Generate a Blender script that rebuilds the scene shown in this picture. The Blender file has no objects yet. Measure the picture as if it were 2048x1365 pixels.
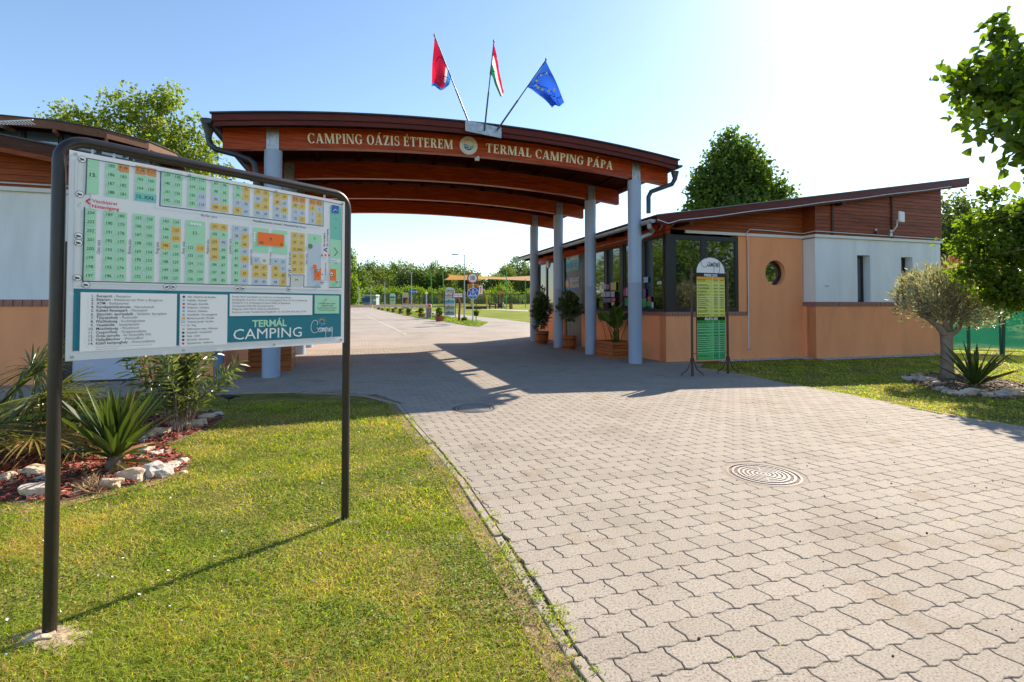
import bpy, bmesh, math, random
import numpy as np
from mathutils import Vector, Matrix, noise
random.seed(7); rng = np.random.default_rng(7)
SC = bpy.context.scene
COL = SC.collection
# ---------------------------------------------------------------- camera, sky, sun, exposure
FPX, HOR, CX, PITCH, HCAM = 1000.0, 613.0, 1024.0, math.radians(1.3), 1.25
CYP = HOR - FPX * math.tan(PITCH)
cam_d = bpy.data.cameras.new('camera'); cam = bpy.data.objects.new('camera', cam_d); COL.objects.link(cam)
cam.location = (0, 0, HCAM); cam.rotation_euler = (math.pi / 2 + PITCH, 0, 0)
cam_d.sensor_width = 36; cam_d.lens = 36 * FPX / 2048; cam_d.shift_y = -(682.5 - CYP) / 2048
cam_d.clip_start = 0.05; cam_d.clip_end = 3000
SC.camera = cam
SUN_AZ, SUN_EL = math.radians(40.5), math.radians(36.4)
SDIR = Vector((math.sin(SUN_AZ) * math.cos(SUN_EL), math.cos(SUN_AZ) * math.cos(SUN_EL), math.sin(SUN_EL)))
world = bpy.data.worlds.new('World'); SC.world = world; world.use_nodes = True
wn = world.node_tree
sky = wn.nodes.new('ShaderNodeTexSky'); sky.sky_type = 'NISHITA'; sky.sun_disc = False
sky.sun_elevation = SUN_EL; sky.sun_rotation = SUN_AZ; sky.altitude = 150
sky.air_density = 1.1; sky.dust_density = 0.32; sky.ozone_density = 2.6
wn.nodes['Background'].inputs[1].default_value = 0.114
wn.links.new(sky.outputs[0], wn.nodes['Background'].inputs[0])
sun_d = bpy.data.lights.new('sun', 'SUN'); sun_d.energy = 4.9; sun_d.angle = math.radians(0.53); sun_d.color = (1, 0.86, 0.69)
sun = bpy.data.objects.new('sun', sun_d); COL.objects.link(sun)
sun.rotation_euler = SDIR.to_track_quat('Z', 'Y').to_euler(); sun.location = (20, 25, 30)
SC.view_settings.view_transform = 'Standard'; SC.view_settings.look = 'None'
SC.view_settings.exposure = 1.0; SC.view_settings.gamma = 1; SC.view_settings.use_curve_mapping = False
SC.cycles.max_bounces = 8; SC.cycles.transparent_max_bounces = 24
# ---------------------------------------------------------------- projection helpers (photo pixels -> place)
def gz(y):
    if y < 14: return 0.0
    if y < 18: return 0.027 * (y - 14) ** 2 / 8
    if y < 92: return 0.027 * (y - 16)
    return 0.027 * 76
def ray(px, py):
    x = (px - CX) / FPX; v = (CYP - py) / FPX
    return Vector((x, math.cos(PITCH) - v * math.sin(PITCH), math.sin(PITCH) + v * math.cos(PITCH)))
def at(px, py, Y):
    r = ray(px, py); k = Y / r.y
    return Vector((r.x * k, Y, HCAM + r.z * k))
def G(px, py, dz=0.0):
    r = ray(px, py); r = r / r.y
    lo, hi = 0.8, 91.0
    for _ in range(50):
        m = (lo + hi) / 2
        if HCAM + r.z * m > gz(m) : lo = m
        else: hi = m
    return Vector((r.x * lo, lo, gz(lo) + dz))
TH = math.radians(17.0)
P = Vector((math.cos(TH), math.sin(TH), 0)); D = Vector((-math.sin(TH), math.cos(TH), 0)); Z = Vector((0, 0, 1))
R0 = Vector((2.674, 10.87, 0))
def F(s, t, z=0.0): return R0 + P * s + D * t + Z * z
def s_of(px, t):
    x = (px - CX) / FPX
    return (x * (R0.y + D.y * t) - R0.x - D.x * t) / (P.x - P.y * x)
def z_of(py, Y): return HCAM + (HOR - py) / FPX * Y
# ---------------------------------------------------------------- materials
def newmat(name):
    m = bpy.data.materials.new(name); m.use_nodes = True
    nt = m.node_tree; b = nt.nodes['Principled BSDF']
    return m, nt, b
def N(nt, t, **k):
    n = nt.nodes.new(t)
    for a, v in k.items(): setattr(n, a, v)
    return n
def L(nt, a, b): nt.links.new(a, b)
def ramp(nt, fac, stops):
    r = N(nt, 'ShaderNodeValToRGB'); e = r.color_ramp.elements
    e[0].position, e[0].color = stops[0][0], (*stops[0][1], 1)
    e[1].position, e[1].color = stops[-1][0], (*stops[-1][1], 1)
    for p, c in stops[1:-1]:
        x = e.new(p); x.color = (*c, 1)
    L(nt, fac, r.inputs[0]); return r.outputs[0]
def mul(c, k): return tuple(min(1, x * k) for x in c)
def M(name, col, rough=0.6, var=0.0, scale=6.0, bump=0.0, bscale=60.0, metal=0.0, stretch=None, emit=None, spec=0.5, col2=None, bdist=0.004):
    m, nt, b = newmat(name)
    b.inputs['Base Color'].default_value = (*col, 1); b.inputs['Roughness'].default_value = rough
    b.inputs['Metallic'].default_value = metal; b.inputs['Specular IOR Level'].default_value = spec
    tc = None
    if var or bump:
        tc = N(nt, 'ShaderNodeTexCoord'); src = tc.outputs['Object']
        if stretch:
            mp = N(nt, 'ShaderNodeMapping'); mp.inputs['Scale'].default_value = stretch
            if len(stretch) == 3: mp.inputs['Rotation'].default_value = (0, 0, 0)
            L(nt, src, mp.inputs[0]); src = mp.outputs[0]
    if var:
        n = N(nt, 'ShaderNodeTexNoise'); n.inputs['Scale'].default_value = scale; n.inputs['Detail'].default_value = 5; n.inputs['Roughness'].default_value = 0.65
        L(nt, src, n.inputs['Vector'])
        c2 = col2 or mul(col, 1 + var)
        c = ramp(nt, n.outputs[0], [(0.3, mul(col, 1 - var)), (0.5, col), (0.72, c2)])
        L(nt, c, b.inputs['Base Color'])
    if bump:
        n2 = N(nt, 'ShaderNodeTexNoise'); n2.inputs['Scale'].default_value = bscale; n2.inputs['Detail'].default_value = 3
        L(nt, src, n2.inputs['Vector'])
        bp = N(nt, 'ShaderNodeBump'); bp.inputs['Strength'].default_value = bump; bp.inputs['Distance'].default_value = bdist
        L(nt, n2.outputs[0], bp.inputs['Height']); L(nt, bp.outputs[0], b.inputs['Normal'])
    return m
def M_wood(name, c1, c2, rough=0.45, along='p', bump=0.3, scale=1.0, spec=.22):
    m, nt, b = newmat(name); b.inputs['Specular IOR Level'].default_value = spec
    tc = N(nt, 'ShaderNodeTexCoord'); mp = N(nt, 'ShaderNodeMapping'); mp.inputs['Rotation'].default_value = (0, 0, -TH)
    L(nt, tc.outputs['Object'], mp.inputs[0])
    mp2 = N(nt, 'ShaderNodeMapping')
    mp2.inputs['Scale'].default_value = {'p': (0.9, 14, 14), 'd': (14, .9, 14), 'z': (14, 14, .9)}[along]
    L(nt, mp.outputs[0], mp2.inputs[0])
    n = N(nt, 'ShaderNodeTexNoise'); n.inputs['Scale'].default_value = 2.2 * scale; n.inputs['Detail'].default_value = 7; n.inputs['Roughness'].default_value = 0.7
    n.inputs['Distortion'].default_value = 0.6
    L(nt, mp2.outputs[0], n.inputs['Vector'])
    oi = N(nt, 'ShaderNodeObjectInfo')
    at_ = N(nt, 'ShaderNodeAttribute', attribute_name='rnd')
    ad = N(nt, 'ShaderNodeMath', operation='ADD'); L(nt, oi.outputs['Random'], ad.inputs[0]); L(nt, at_.outputs['Fac'], ad.inputs[1])
    ma = N(nt, 'ShaderNodeMath', operation='MULTIPLY_ADD'); L(nt, ad.outputs[0], ma.inputs[0]); ma.inputs[1].default_value = 0.14; 
    sb = N(nt, 'ShaderNodeMath', operation='SUBTRACT'); L(nt, n.outputs[0], sb.inputs[0]); sb.inputs[1].default_value = 0.09
    L(nt, sb.outputs[0], ma.inputs[2])
    c = ramp(nt, ma.outputs[0], [(0.3, c1), (0.68, c2)])
    L(nt, c, b.inputs['Base Color']); b.inputs['Roughness'].default_value = rough
    bp = N(nt, 'ShaderNodeBump'); bp.inputs['Strength'].default_value = bump; bp.inputs['Distance'].default_value = 0.003
    L(nt, n.outputs[0], bp.inputs['Height']); L(nt, bp.outputs[0], b.inputs['Normal'])
    return m
def M_leaf(name, dark, light, trans=0.45, rough=0.45, tcol=None, clump=0.9, spec=0.4, dead=None):
    m, nt, b = newmat(name)
    at_ = N(nt, 'ShaderNodeAttribute', attribute_name='rnd')
    tc = N(nt, 'ShaderNodeTexCoord'); n = N(nt, 'ShaderNodeTexNoise'); n.inputs['Scale'].default_value = clump
    L(nt, tc.outputs['Object'], n.inputs['Vector'])
    mx = N(nt, 'ShaderNodeMath', operation='MULTIPLY_ADD'); L(nt, n.outputs[0], mx.inputs[0]); mx.inputs[1].default_value = 0.8
    sb = N(nt, 'ShaderNodeMath', operation='MULTIPLY_ADD'); L(nt, at_.outputs['Fac'], sb.inputs[0]); sb.inputs[1].default_value = 0.6; sb.inputs[2].default_value = -0.2
    L(nt, sb.outputs[0], mx.inputs[2])
    st = [(0.12, dark), (0.78, light)]
    if dead: st = [(0.12, dark), (0.62, light), (0.86, dead)]
    c = ramp(nt, mx.outputs[0], st)
    L(nt, c, b.inputs['Base Color']); b.inputs['Roughness'].default_value = rough; b.inputs['Specular IOR Level'].default_value = spec
    tr = N(nt, 'ShaderNodeBsdfTranslucent')
    mc = N(nt, 'ShaderNodeMix', data_type='RGBA', blend_type='MULTIPLY'); mc.inputs['Factor'].default_value = 1
    L(nt, c, mc.inputs['A']); mc.inputs['B'].default_value = (*(tcol or (2.6, 2.4, 0.9)), 1)
    L(nt, mc.outputs['Result'], tr.inputs[0])
    ms = N(nt, 'ShaderNodeMixShader'); ms.inputs[0].default_value = trans
    L(nt, b.outputs[0], ms.inputs[1]); L(nt, tr.outputs[0], ms.inputs[2])
    L(nt, ms.outputs[0], nt.nodes['Material Output'].inputs[0])
    return m
def M_net(name, col, alpha):
    m, nt, b = newmat(name)
    b.inputs['Base Color'].default_value = (*col, 1); b.inputs['Roughness'].default_value = .8
    t = N(nt, 'ShaderNodeBsdfTransparent'); tl = N(nt, 'ShaderNodeBsdfTranslucent'); tl.inputs[0].default_value = (*col, 1)
    m1 = N(nt, 'ShaderNodeMixShader'); m1.inputs[0].default_value = .4
    L(nt, b.outputs[0], m1.inputs[1]); L(nt, tl.outputs[0], m1.inputs[2])
    ms = N(nt, 'ShaderNodeMixShader'); ms.inputs[0].default_value = alpha
    L(nt, t.outputs[0], ms.inputs[1]); L(nt, m1.outputs[0], ms.inputs[2]); L(nt, ms.outputs[0], nt.nodes['Material Output'].inputs[0])
    return m
PM = {}
def PC(col, rough=0.45):
    k = tuple(round(c, 3) for c in col)
    if k not in PM: PM[k] = M('print_ink_%d' % len(PM), col, rough)
    return PM[k]
# ---------------------------------------------------------------- objects
def woff(o):
    v = Vector((0, 0, 0))
    while o: v += o.location; o = o.parent
    return v
def tag(o, label=None, cat=None, group=None, kind=None):
    if label: o['label'] = label
    if cat: o['category'] = cat
    if group: o['group'] = group
    if kind: o['kind'] = kind
    return o
def thing(name, label, cat, loc, group=None):
    o = bpy.data.objects.new(name, None); COL.objects.link(o); o.location = loc; o.empty_display_size = .2
    return tag(o, label, cat, group)
def link(name, me, parent=None, loc=(0, 0, 0)):
    o = bpy.data.objects.new(name, me); COL.objects.link(o); o.location = loc
    if parent: o.parent = parent
    return o
class MB:
    def __init__(s): s.v = []; s.f = []; s.r = []; s.cur = 0.0
    def add(s, vs, fs):
        b = len(s.v); s.v += [tuple(x) for x in vs]; s.f += [tuple(i + b for i in f) for f in fs]; s.r += [s.cur] * len(vs); return s
    def hexa(s, c):   # 8 corners: bottom 4 ccw, top 4
        return s.add(c, [(3, 2, 1, 0), (4, 5, 6, 7), (0, 1, 5, 4), (1, 2, 6, 5), (2, 3, 7, 6), (3, 0, 4, 7)])
    def box(s, c, sx, sy, sz, ax=P, ay=D, az=Z):
        c = Vector(c); h = [ax * sx / 2, ay * sy / 2, az * sz / 2]
        q = [(-1, -1), (1, -1), (1, 1), (-1, 1)]
        return s.hexa([c + h[0] * a + h[1] * b - h[2] for a, b in q] + [c + h[0] * a + h[1] * b + h[2] for a, b in q])
    def fb(s, s0, s1, t0, t1, z0, z1):     # box in the portal frame
        q = [(s0, t0), (s1, t0), (s1, t1), (s0, t1)]
        return s.hexa([F(a, b, z0) for a, b in q] + [F(a, b, z1) for a, b in q])
    def tube(s, pts, r, n=10, cap=True):
        pts = [Vector(p) for p in pts]; rr = r if isinstance(r, (list, tuple)) else [r] * len(pts)
        ring = []; prev = None
        for i, p in enumerate(pts):
            t = (pts[min(i + 1, len(pts) - 1)] - pts[max(i - 1, 0)]).normalized()
            if prev is None:
                a = t.cross(Vector((0, 0, 1)) if abs(t.z) < .9 else Vector((1, 0, 0))).normalized()
            else:
                a = (prev - t * prev.dot(t)).normalized()
            prev = a; b = t.cross(a)
            ring.append([p + (a * math.cos(2 * math.pi * k / n) + b * math.sin(2 * math.pi * k / n)) * rr[i] for k in range(n)])
        vs = [v for R in ring for v in R]; fs = []
        for i in range(len(pts) - 1):
            for k in range(n):
                fs.append((i * n + k, i * n + (k + 1) % n, (i + 1) * n + (k + 1) % n, (i + 1) * n + k))
        if cap: fs += [tuple(range(n))[::-1], tuple((len(pts) - 1) * n + k for k in range(n))]
        return s.add(vs, fs)
    def lathe(s, c, prof, n=20, cap=True):
        c = Vector(c); vs = []; fs = []
        for r, z in prof:
            vs += [c + Vector((r * math.cos(2 * math.pi * k / n), r * math.sin(2 * math.pi * k / n), z)) for k in range(n)]
        m = len(prof)
        for i in range(m - 1):
            for k in range(n): fs.append((i * n + k, i * n + (k + 1) % n, (i + 1) * n + (k + 1) % n, (i + 1) * n + k))
        if cap: fs += [tuple(range(n))[::-1], tuple((m - 1) * n + k for k in range(n))]
        return s.add(vs, fs)
    def prism(s, poly, off):      # planar polygon (3D points) extruded by vector off
        n = len(poly); off = Vector(off); poly = [Vector(p) for p in poly]
        return s.add(poly + [p + off for p in poly], [tuple(range(n))[::-1], tuple(range(n, 2 * n))] + [(i, (i + 1) % n, n + (i + 1) % n, n + i) for i in range(n)])
    def blob(s, c, rx, ry, rz, seed=0, sub=2, amp=.25, rot=0.0, fr=1.6, sq=1.0):
        bm = bmesh.new(); bmesh.ops.create_icosphere(bm, subdivisions=sub, radius=1)
        vs = []
        ca, sa = math.cos(rot), math.sin(rot)
        for v in bm.verts:
            k = 1 + amp * noise.noise(v.co * fr + Vector((seed * 3.1, seed * 1.7, seed)))* 1.6
            q = [math.copysign(abs(u) ** sq, u) for u in v.co] if sq != 1 else v.co; x, y, z = q[0] * k * rx, q[1] * k * ry, q[2] * k * rz
            vs.append(Vector(c) + Vector((x * ca - y * sa, x * sa + y * ca, z)))
        fs = [tuple(v.index for v in f.verts) for f in bm.faces]; bm.free()
        return s.add(vs, fs)
    def build(s, name, mat, parent=None, smooth=False, kind=None, loc=None, label=None, bevel=0.0):
        off = woff(parent) if parent else Vector(loc or (0, 0, 0))
        me = bpy.data.meshes.new(name)
        me.from_pydata([(x - off.x, y - off.y, z - off.z) for x, y, z in s.v], [], s.f)
        if any(s.r):
            a = me.attributes.new('rnd', 'FLOAT', 'POINT'); a.data.foreach_set('value', s.r)
        me.materials.append(mat)
        bm = bmesh.new(); bm.from_mesh(me); bmesh.ops.recalc_face_normals(bm, faces=bm.faces); bm.to_mesh(me); bm.free()
        if smooth: me.shade_smooth() if hasattr(me, 'shade_smooth') else None
        o = link(name, me, parent, loc or (0, 0, 0) if not parent else (0, 0, 0))
        if smooth:
            me.set_sharp_from_angle(angle=math.radians(40))
        if bevel:
            md = o.modifiers.new('bevel', 'BEVEL'); md.width = bevel; md.segments = 2; md.limit_method = 'ANGLE'
        if kind: o['kind'] = kind
        if label: o['label'] = label
        return o
def fast(name, V, Fc, mat, parent=None, rnd=None, smooth=False, kind=None, loc=(0, 0, 0)):
    V = np.asarray(V, dtype=np.float32).reshape(-1, 3); Fc = np.asarray(Fc, dtype=np.int32); k = Fc.shape[1]
    off = woff(parent) if parent else Vector(loc)
    V = V - np.array([off.x, off.y, off.z], dtype=np.float32)
    me = bpy.data.meshes.new(name)
    me.vertices.add(len(V)); me.vertices.foreach_set('co', V.ravel())
    me.loops.add(Fc.size); me.loops.foreach_set('vertex_index', Fc.ravel())
    me.polygons.add(len(Fc)); me.polygons.foreach_set('loop_start', np.arange(0, Fc.size, k, dtype=np.int32))
    me.update(calc_edges=True)
    if rnd is not None:
        a = me.attributes.new('rnd', 'FLOAT', 'POINT'); a.data.foreach_set('value', np.asarray(rnd, dtype=np.float32))
    me.materials.append(mat)
    if not smooth: me.shade_flat()
    o = link(name, me, parent, loc if not parent else (0, 0, 0))
    if kind: o['kind'] = kind
    return o
def dup(root, loc, rz=0.0):
    def cp(o, par):
        c = o.copy(); COL.objects.link(c)
        if par: c.parent = par
        for ch in o.children: cp(ch, c)
        return c
    r = cp(root, None); r.location = loc; r.rotation_euler = (0, 0, rz); return r
def rand_unit(n):
    v = rng.normal(size=(n, 3)); return v / np.linalg.norm(v, axis=1, keepdims=True)
def leafmesh(name, C, size, mat, parent, up=0.5, w=0.33, kind='stuff', dirs=None, fold=.18, asp_rand=.3, six=False):
    """C (n,3) leaf base points; folded pointed leaves; one mesh"""
    n = len(C); size = np.broadcast_to(size, (n,)) * (1 + asp_rand * (rng.random(n) - .5))
    A = rand_unit(n) if dirs is None else dirs / np.linalg.norm(dirs, axis=1, keepdims=True)
    Nn = rand_unit(n) + np.array([0, 0, up]); Nn -= A * (Nn * A).sum(1, keepdims=True); Nn /= np.linalg.norm(Nn, axis=1, keepdims=True)
    B = np.cross(Nn, A); s = size[:, None]
    if not six:
        V = np.stack([C, C + A * s * .5 - B * s * w + Nn * s * fold, C + A * s, C + A * s * .5 + B * s * w + Nn * s * fold], 1)
        Fb = np.array([[0, 1, 2], [0, 2, 3]]); k = 4
    else:
        V = np.stack([C, C + A * s * .3 - B * s * w + Nn * s * fold, C + A * s * .68 - B * s * w * .75 + Nn * s * fold * .6, C + A * s - Nn * s * .12,
                      C + A * s * .68 + B * s * w * .75 + Nn * s * fold * .6, C + A * s * .3 + B * s * w + Nn * s * fold], 1)
        Fb = np.array([[0, 1, 2], [0, 2, 3], [0, 3, 4], [0, 4, 5]]); k = 6
    Fc = (np.arange(n)[:, None, None] * k + Fb[None]).reshape(-1, 3)
    return fast(name, V.reshape(-1, 3), Fc, mat, parent, np.repeat(rng.random(n), k), kind=kind)
def lobes_pts(lobes, nclus, nleaf, cr, hollow=.35):
    """lobes: (x,y,z,rx,ry,rz). cluster centres in the lobes, leaves around every cluster"""
    lob = np.array(lobes, float); wgt = lob[:, 3] * lob[:, 4] * lob[:, 5]; wgt = wgt ** .75; wgt /= wgt.sum()
    idx = rng.choice(len(lob), nclus, p=wgt); u = rand_unit(nclus) * (hollow + (1 - hollow) * rng.random(nclus)[:, None] ** .5)
    cc = lob[idx, :3] + u * lob[idx, 3:6]
    pts = cc.repeat(nleaf, 0) + rand_unit(nclus * nleaf) * (rng.random((nclus * nleaf, 1)) ** .45) * cr * 1.75 * (.5 + rng.random((nclus, 1)).repeat(nleaf, 0).reshape(-1, 1))
    return pts, cc
def inpoly(x, y, poly):
    x = np.asarray(x); y = np.asarray(y); r = np.zeros(x.shape, bool); n = len(poly)
    for i in range(n):
        x0, y0 = poly[i]; x1, y1 = poly[(i + 1) % n]
        c = ((y0 > y) != (y1 > y)) & (x < (x1 - x0) * (y - y0) / ((y1 - y0) or 1e-9) + x0); r ^= c
    return r
# ---------------------------------------------------------------- flat print on a plane
GL = {}
def glyphs(txt, bold=0.0):
    k = (txt, bold)
    if k in GL: return GL[k]
    cu = bpy.data.curves.new('t', 'FONT'); cu.body = txt; cu.size = 1; cu.resolution_u = 2; cu.offset = bold
    ob = bpy.data.objects.new('t', cu); COL.objects.link(ob)
    me = bpy.data.meshes.new_from_object(ob)
    v = [(p.co.x, p.co.y) for p in me.vertices]; f = [tuple(p.vertices) for p in me.polygons]
    bpy.data.objects.remove(ob); bpy.data.curves.remove(cu); bpy.data.meshes.remove(me)
    x0 = min([a[0] for a in v], default=0); x1 = max([a[0] for a in v], default=0)
    GL[k] = (v, f, x0, x1); return GL[k]
class Print:
    dim = 1.0
    """coordinates x right, y up, metres, on the plane o + u x + v y; layers step outwards along n"""
    def __init__(s, o, u, v, n, parent, step=.0007): s.o, s.u, s.v, s.n, s.par, s.st = Vector(o), Vector(u), Vector(v), Vector(n), parent, step; s.b = {}
    def p(s, x, y, l): return s.o + s.u * x + s.v * y + s.n * (s.st * l)
    def mb(s, part, col): return s.b.setdefault((part, tuple(round(c, 3) for c in col)), MB())
    def poly(s, pts, col, l=1, part='print'):
        s.mb(part, col).add([s.p(x, y, l) for x, y in pts], [tuple(range(len(pts)))])
    def rect(s, x0, y0, x1, y1, col, l=1, part='print'): s.poly([(x0, y0), (x1, y0), (x1, y1), (x0, y1)], col, l, part)
    def frame(s, x0, y0, x1, y1, w, col, l=1, part='print'):
        s.rect(x0, y0, x1, y0 + w, col, l, part); s.rect(x0, y1 - w, x1, y1, col, l, part)
        s.rect(x0, y0 + w, x0 + w, y1 - w, col, l, part); s.rect(x1 - w, y0 + w, x1, y1 - w, col, l, part)
    def line(s, pts, w, col, l=1, part='print'):
        for i in range(len(pts) - 1):
            a, b = Vector(pts[i]), Vector(pts[i + 1]); d = b - a
            if d.length < 1e-6: continue
            d.normalize(); q = Vector((-d.y, d.x)) * w / 2; e = d * w * .25
            s.poly([a - q - e, b - q + e, b + q + e, a + q - e], col, l + .12 * (i % 3), part)
    def disc(s, x, y, r, col, l=1, part='print', ry=None, n=20, a0=0, a1=360):
        ry = ry or r
        s.poly([(x + r * math.cos(math.radians(a0 + (a1 - a0) * k / n)), y + ry * math.sin(math.radians(a0 + (a1 - a0) * k / n))) for k in range(n + (a1 - a0 < 360))], col, l, part)
    def arc(s, x, y, r, w, a0, a1, col, l=1, part='print', n=14):
        for k in range(n):
            b0, b1 = [math.radians(a0 + (a1 - a0) * q / n) for q in (k, k + 1)]
            s.poly([(x + r * math.cos(b0), y + r * math.sin(b0)), (x + r * math.cos(b1), y + r * math.sin(b1)), (x + (r - w) * math.cos(b1), y + (r - w) * math.sin(b1)), (x + (r - w) * math.cos(b0), y + (r - w) * math.sin(b0))], col, l, part)
    def text(s, txt, x, y, size, col, l=2, al='l', bold=0.0, sx=1.0, rot=0, width=None, part='lettering'):
        v, f, x0, x1 = glyphs(txt, bold)
        if width: sx = width / max(1e-6, (x1 - x0) * size)
        ox = {'l': -x0, 'c': -(x0 + x1) / 2, 'r': -x1}[al]; c, q = math.cos(math.radians(rot)), math.sin(math.radians(rot))
        pts = []
        for a, b in v:
            xx, yy = (a + ox) * size * sx, b * size
            pts.append(s.p(x + xx * c - yy * q, y + xx * q + yy * c, l))
        s.mb(part, col).add(pts, f)
    def done(s):
        for (part, col), mb in s.b.items(): mb.build(part, PC(tuple(c * s.dim for c in col)), s.par, kind='stuff' if len(mb.f) > 40 or part in ('plot_print', 'plot_numbers', 'camera_symbols', 'zone_outline', 'legend_icons', 'legend_panels', 'map_field', 'lettering', 'table_lines', 'sticker', 'emblem') else None)
def logo(pr, x, y, r, l=2, full=True, ring=True):
    """sun over waves emblem of the site"""
    OR, RD, TE, BL, GR = (.85, .38, .04), (.7, .12, .04), (.02, .42, .5), (.02, .06, .3), (.2, .55, .12)
    pr.arc(x, y + r * .08, r * .62, r * .1, 12, 168, OR, l, 'emblem')
    if full:
        for a in range(15, 180, 25): 
            c, s_ = math.cos(math.radians(a)), math.sin(math.radians(a))
            pr.line([(x + c * r * .74, y + r * .08 + s_ * r * .74), (x + c * r * .95, y + r * .08 + s_ * r * .95)], r * .05, OR if 30 < a < 150 else RD, l, 'emblem')
    pr.poly([(x - r * .62, y + r * .1), (x - r * .2, y + r * .02), (x + r * .25, y - r * .22), (x + r * .6, y - r * .3), (x + r * .45, y - r * .42), (x, y - r * .2), (x - r * .6, y - r * .12)], TE, l + .3, 'emblem')
    pr.poly([(x + r * .2, y - r * .16), (x + r * .45, y - r * .02), (x + r * .66, y - r * .05), (x + r * .6, y - r * .26), (x + r * .3, y - r * .22)], GR, l + .6, 'emblem')
    pr.poly([(x - r * .58, y - r * .2), (x - r * .1, y - r * .26), (x + r * .42, y - r * .46), (x + r * .22, y - r * .62), (x, y - r * .66), (x - r * .3, y - r * .58), (x - r * .48, y - r * .42)], BL, l, 'emblem')
    if full: pr.text('PÁPA', x - r * .05, y - r * .52, r * .2, (.9, .9, .9), l + 1.2, 'c', .01, part='emblem')
CAMP = [[(.30, .52), (.33, .62), (.27, .70), (.16, .70), (.06, .58), (.03, .42), (.08, .26), (.2, .2), (.32, .24), (.38, .30)],
        [(.48, .4), (.42, .4), (.37, .32), (.4, .23), (.46, .26), (.49, .4), (.48, .26), (.52, .22)],
        [(.52, .22), (.55, .38), (.56, .24), (.6, .38), (.62, .24), (.66, .38), (.67, .22)],
        [(.71, .42), (.69, -.08)], [(.70, .3), (.73, .4), (.77, .36), (.75, .26), (.70, .26)],
        [(.80, .38), (.805, .22)], [(.84, .38), (.845, .22), (.88, .38), (.9, .22)],
        [(1.0, .4), (.94, .4), (.92, .3), (.96, .24), (1.0, .38), (.99, .05), (.93, 0.0)]]
def script_camping(pr, x, y, w, col, l=2, lw=.02):
    for st in CAMP:
        pts = []
        for i in range(len(st) - 1):
            p0, p1, p2, p3 = [Vector(st[max(0, min(len(st) - 1, j))]) for j in (i - 1, i, i + 1, i + 2)]
            for k in range(4):
                t = k / 4
                pts.append(.5 * ((2 * p1) + (p2 - p0) * t + (2 * p0 - 5 * p1 + 4 * p2 - p3) * t * t + (3 * p1 - p0 - 3 * p2 + p3) * t ** 3))
        pts.append(Vector(st[-1]))
        pr.line([(x + p.x * w, y + p.y * w) for p in pts], lw * w, col, l, 'lettering')
# ---------------------------------------------------------------- shared materials
m_soil = M('soil', (.13, .09, .055), .95, .35, 9, .6, 40, bdist=.02)
m_plaster_o = M('peach_plaster', (.92, .375, .17), .9, .10, 1.3, .25, 180, stretch=(1.6, 1.6, .55))
m_plaster_w = M('white_plaster', (.78, .81, .83), .85, .09, 1.5, .2, 160, stretch=(2.2, 2.2, .4))
m_white = M('white_paint', (.72, .74, .74), .5, .04, 5)
m_wood = M_wood('glulam_wood', (.21, .022, .003), (.60, .10, .014), .38, 'p')
m_woodd = M_wood('dark_boards', (.035, .011, .006), (.10, .030, .014), .5, 'p')
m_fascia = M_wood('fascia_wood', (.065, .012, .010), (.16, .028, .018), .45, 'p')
m_fascb = M_wood('lantern_fascia_wood', (.10, .045, .025), (.22, .10, .055), .55, 'p')  # paler, browner wood tone for the roof lantern eaves
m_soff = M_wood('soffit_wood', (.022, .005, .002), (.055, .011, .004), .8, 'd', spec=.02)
m_plant = M_wood('planter_wood', (.22, .055, .012), (.50, .16, .04), .45, 'p')
m_clad = M_wood('gable_cladding', (.13, .026, .007), (.36, .085, .022), .5, 'p')
m_frame = M('anthracite_frame', (.022, .022, .026), .4, .1, 8)
m_col = M('column_paint', (.33, .42, .56), .42, .05, 1.6, .05, 30)
m_steel = M('galvanised_steel', (.42, .44, .46), .38, .3, 14, .1, 40, metal=.75)
m_gutter = M('gutter_metal', (.045, .055, .065), .4, .12, 6, metal=.3)
m_zinc = M('zinc_sheet', (.36, .42, .49), .45, .15, 5, metal=.5)
m_zinc2 = M('grey_roof_edge', (.16, .17, .17), .5, .15, 5, metal=.4)
m_black = M('black_tube_paint', (.022, .017, .015), .34, .2, 30, .08, 120)
m_brown = M('dark_brown_metal', (.045, .026, .018), .4, .15, 20)
m_glass = M('window_glass', (.012, .017, .016), .03, spec=.5); 
m_glass.node_tree.nodes['Principled BSDF'].inputs['IOR'].default_value = 2.7
m_lglass = M('sky_glass', (.10, .14, .17), .05); m_lglass.node_tree.nodes['Principled BSDF'].inputs['IOR'].default_value = 2.4
m_brick = M('sill_brick', (.32, .16, .13), .85, .25, 9, .3, 90)
m_terra = M('pot_brown', (.25, .09, .045), .7, .25, 9)
m_bark = M('bark', (.16, .12, .09), .95, .35, 12, .8, 30, bdist=.02)
m_bark2 = M('smooth_bark', (.26, .20, .16), .9, .3, 9, .8, 34, bdist=.015)
m_stone = M('white_stone', (.56, .44, .31), .85, .3, 7, .9, 22, bdist=.02, col2=(.66, .62, .56))
m_conc = M('kerb_concrete', (.33, .28, .225), .9, .15, 8, .4, 60)
m_conc2 = M('mortar', (.27, .225, .185), .9, .25, 20, .5, 60)
m_dirt = M('pale_dirt', (.36, .27, .19), .95, .3, 14, .9, 50, bdist=.015)
m_cable = M('cable_white', (.62, .66, .70), .5)
m_greenm = M('green_steel', (.05, .30, .04), .4)
m_yellow = M('yellow_paint', (.75, .45, .02), .45)
m_orange = M('orange_paint', (.75, .20, .03), .45)
m_interior = M('interior_dark', (.05, .048, .045), .9)
m_tree = M_leaf('linden_leaf', (.035, .065, .008), (.14, .21, .02), .5, .4, (2.2, 2.3, .5))
m_plane = M_leaf('plane_leaf', (.05, .085, .012), (.19, .26, .03), .5, .5, (2.4, 2.2, .7))
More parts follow.
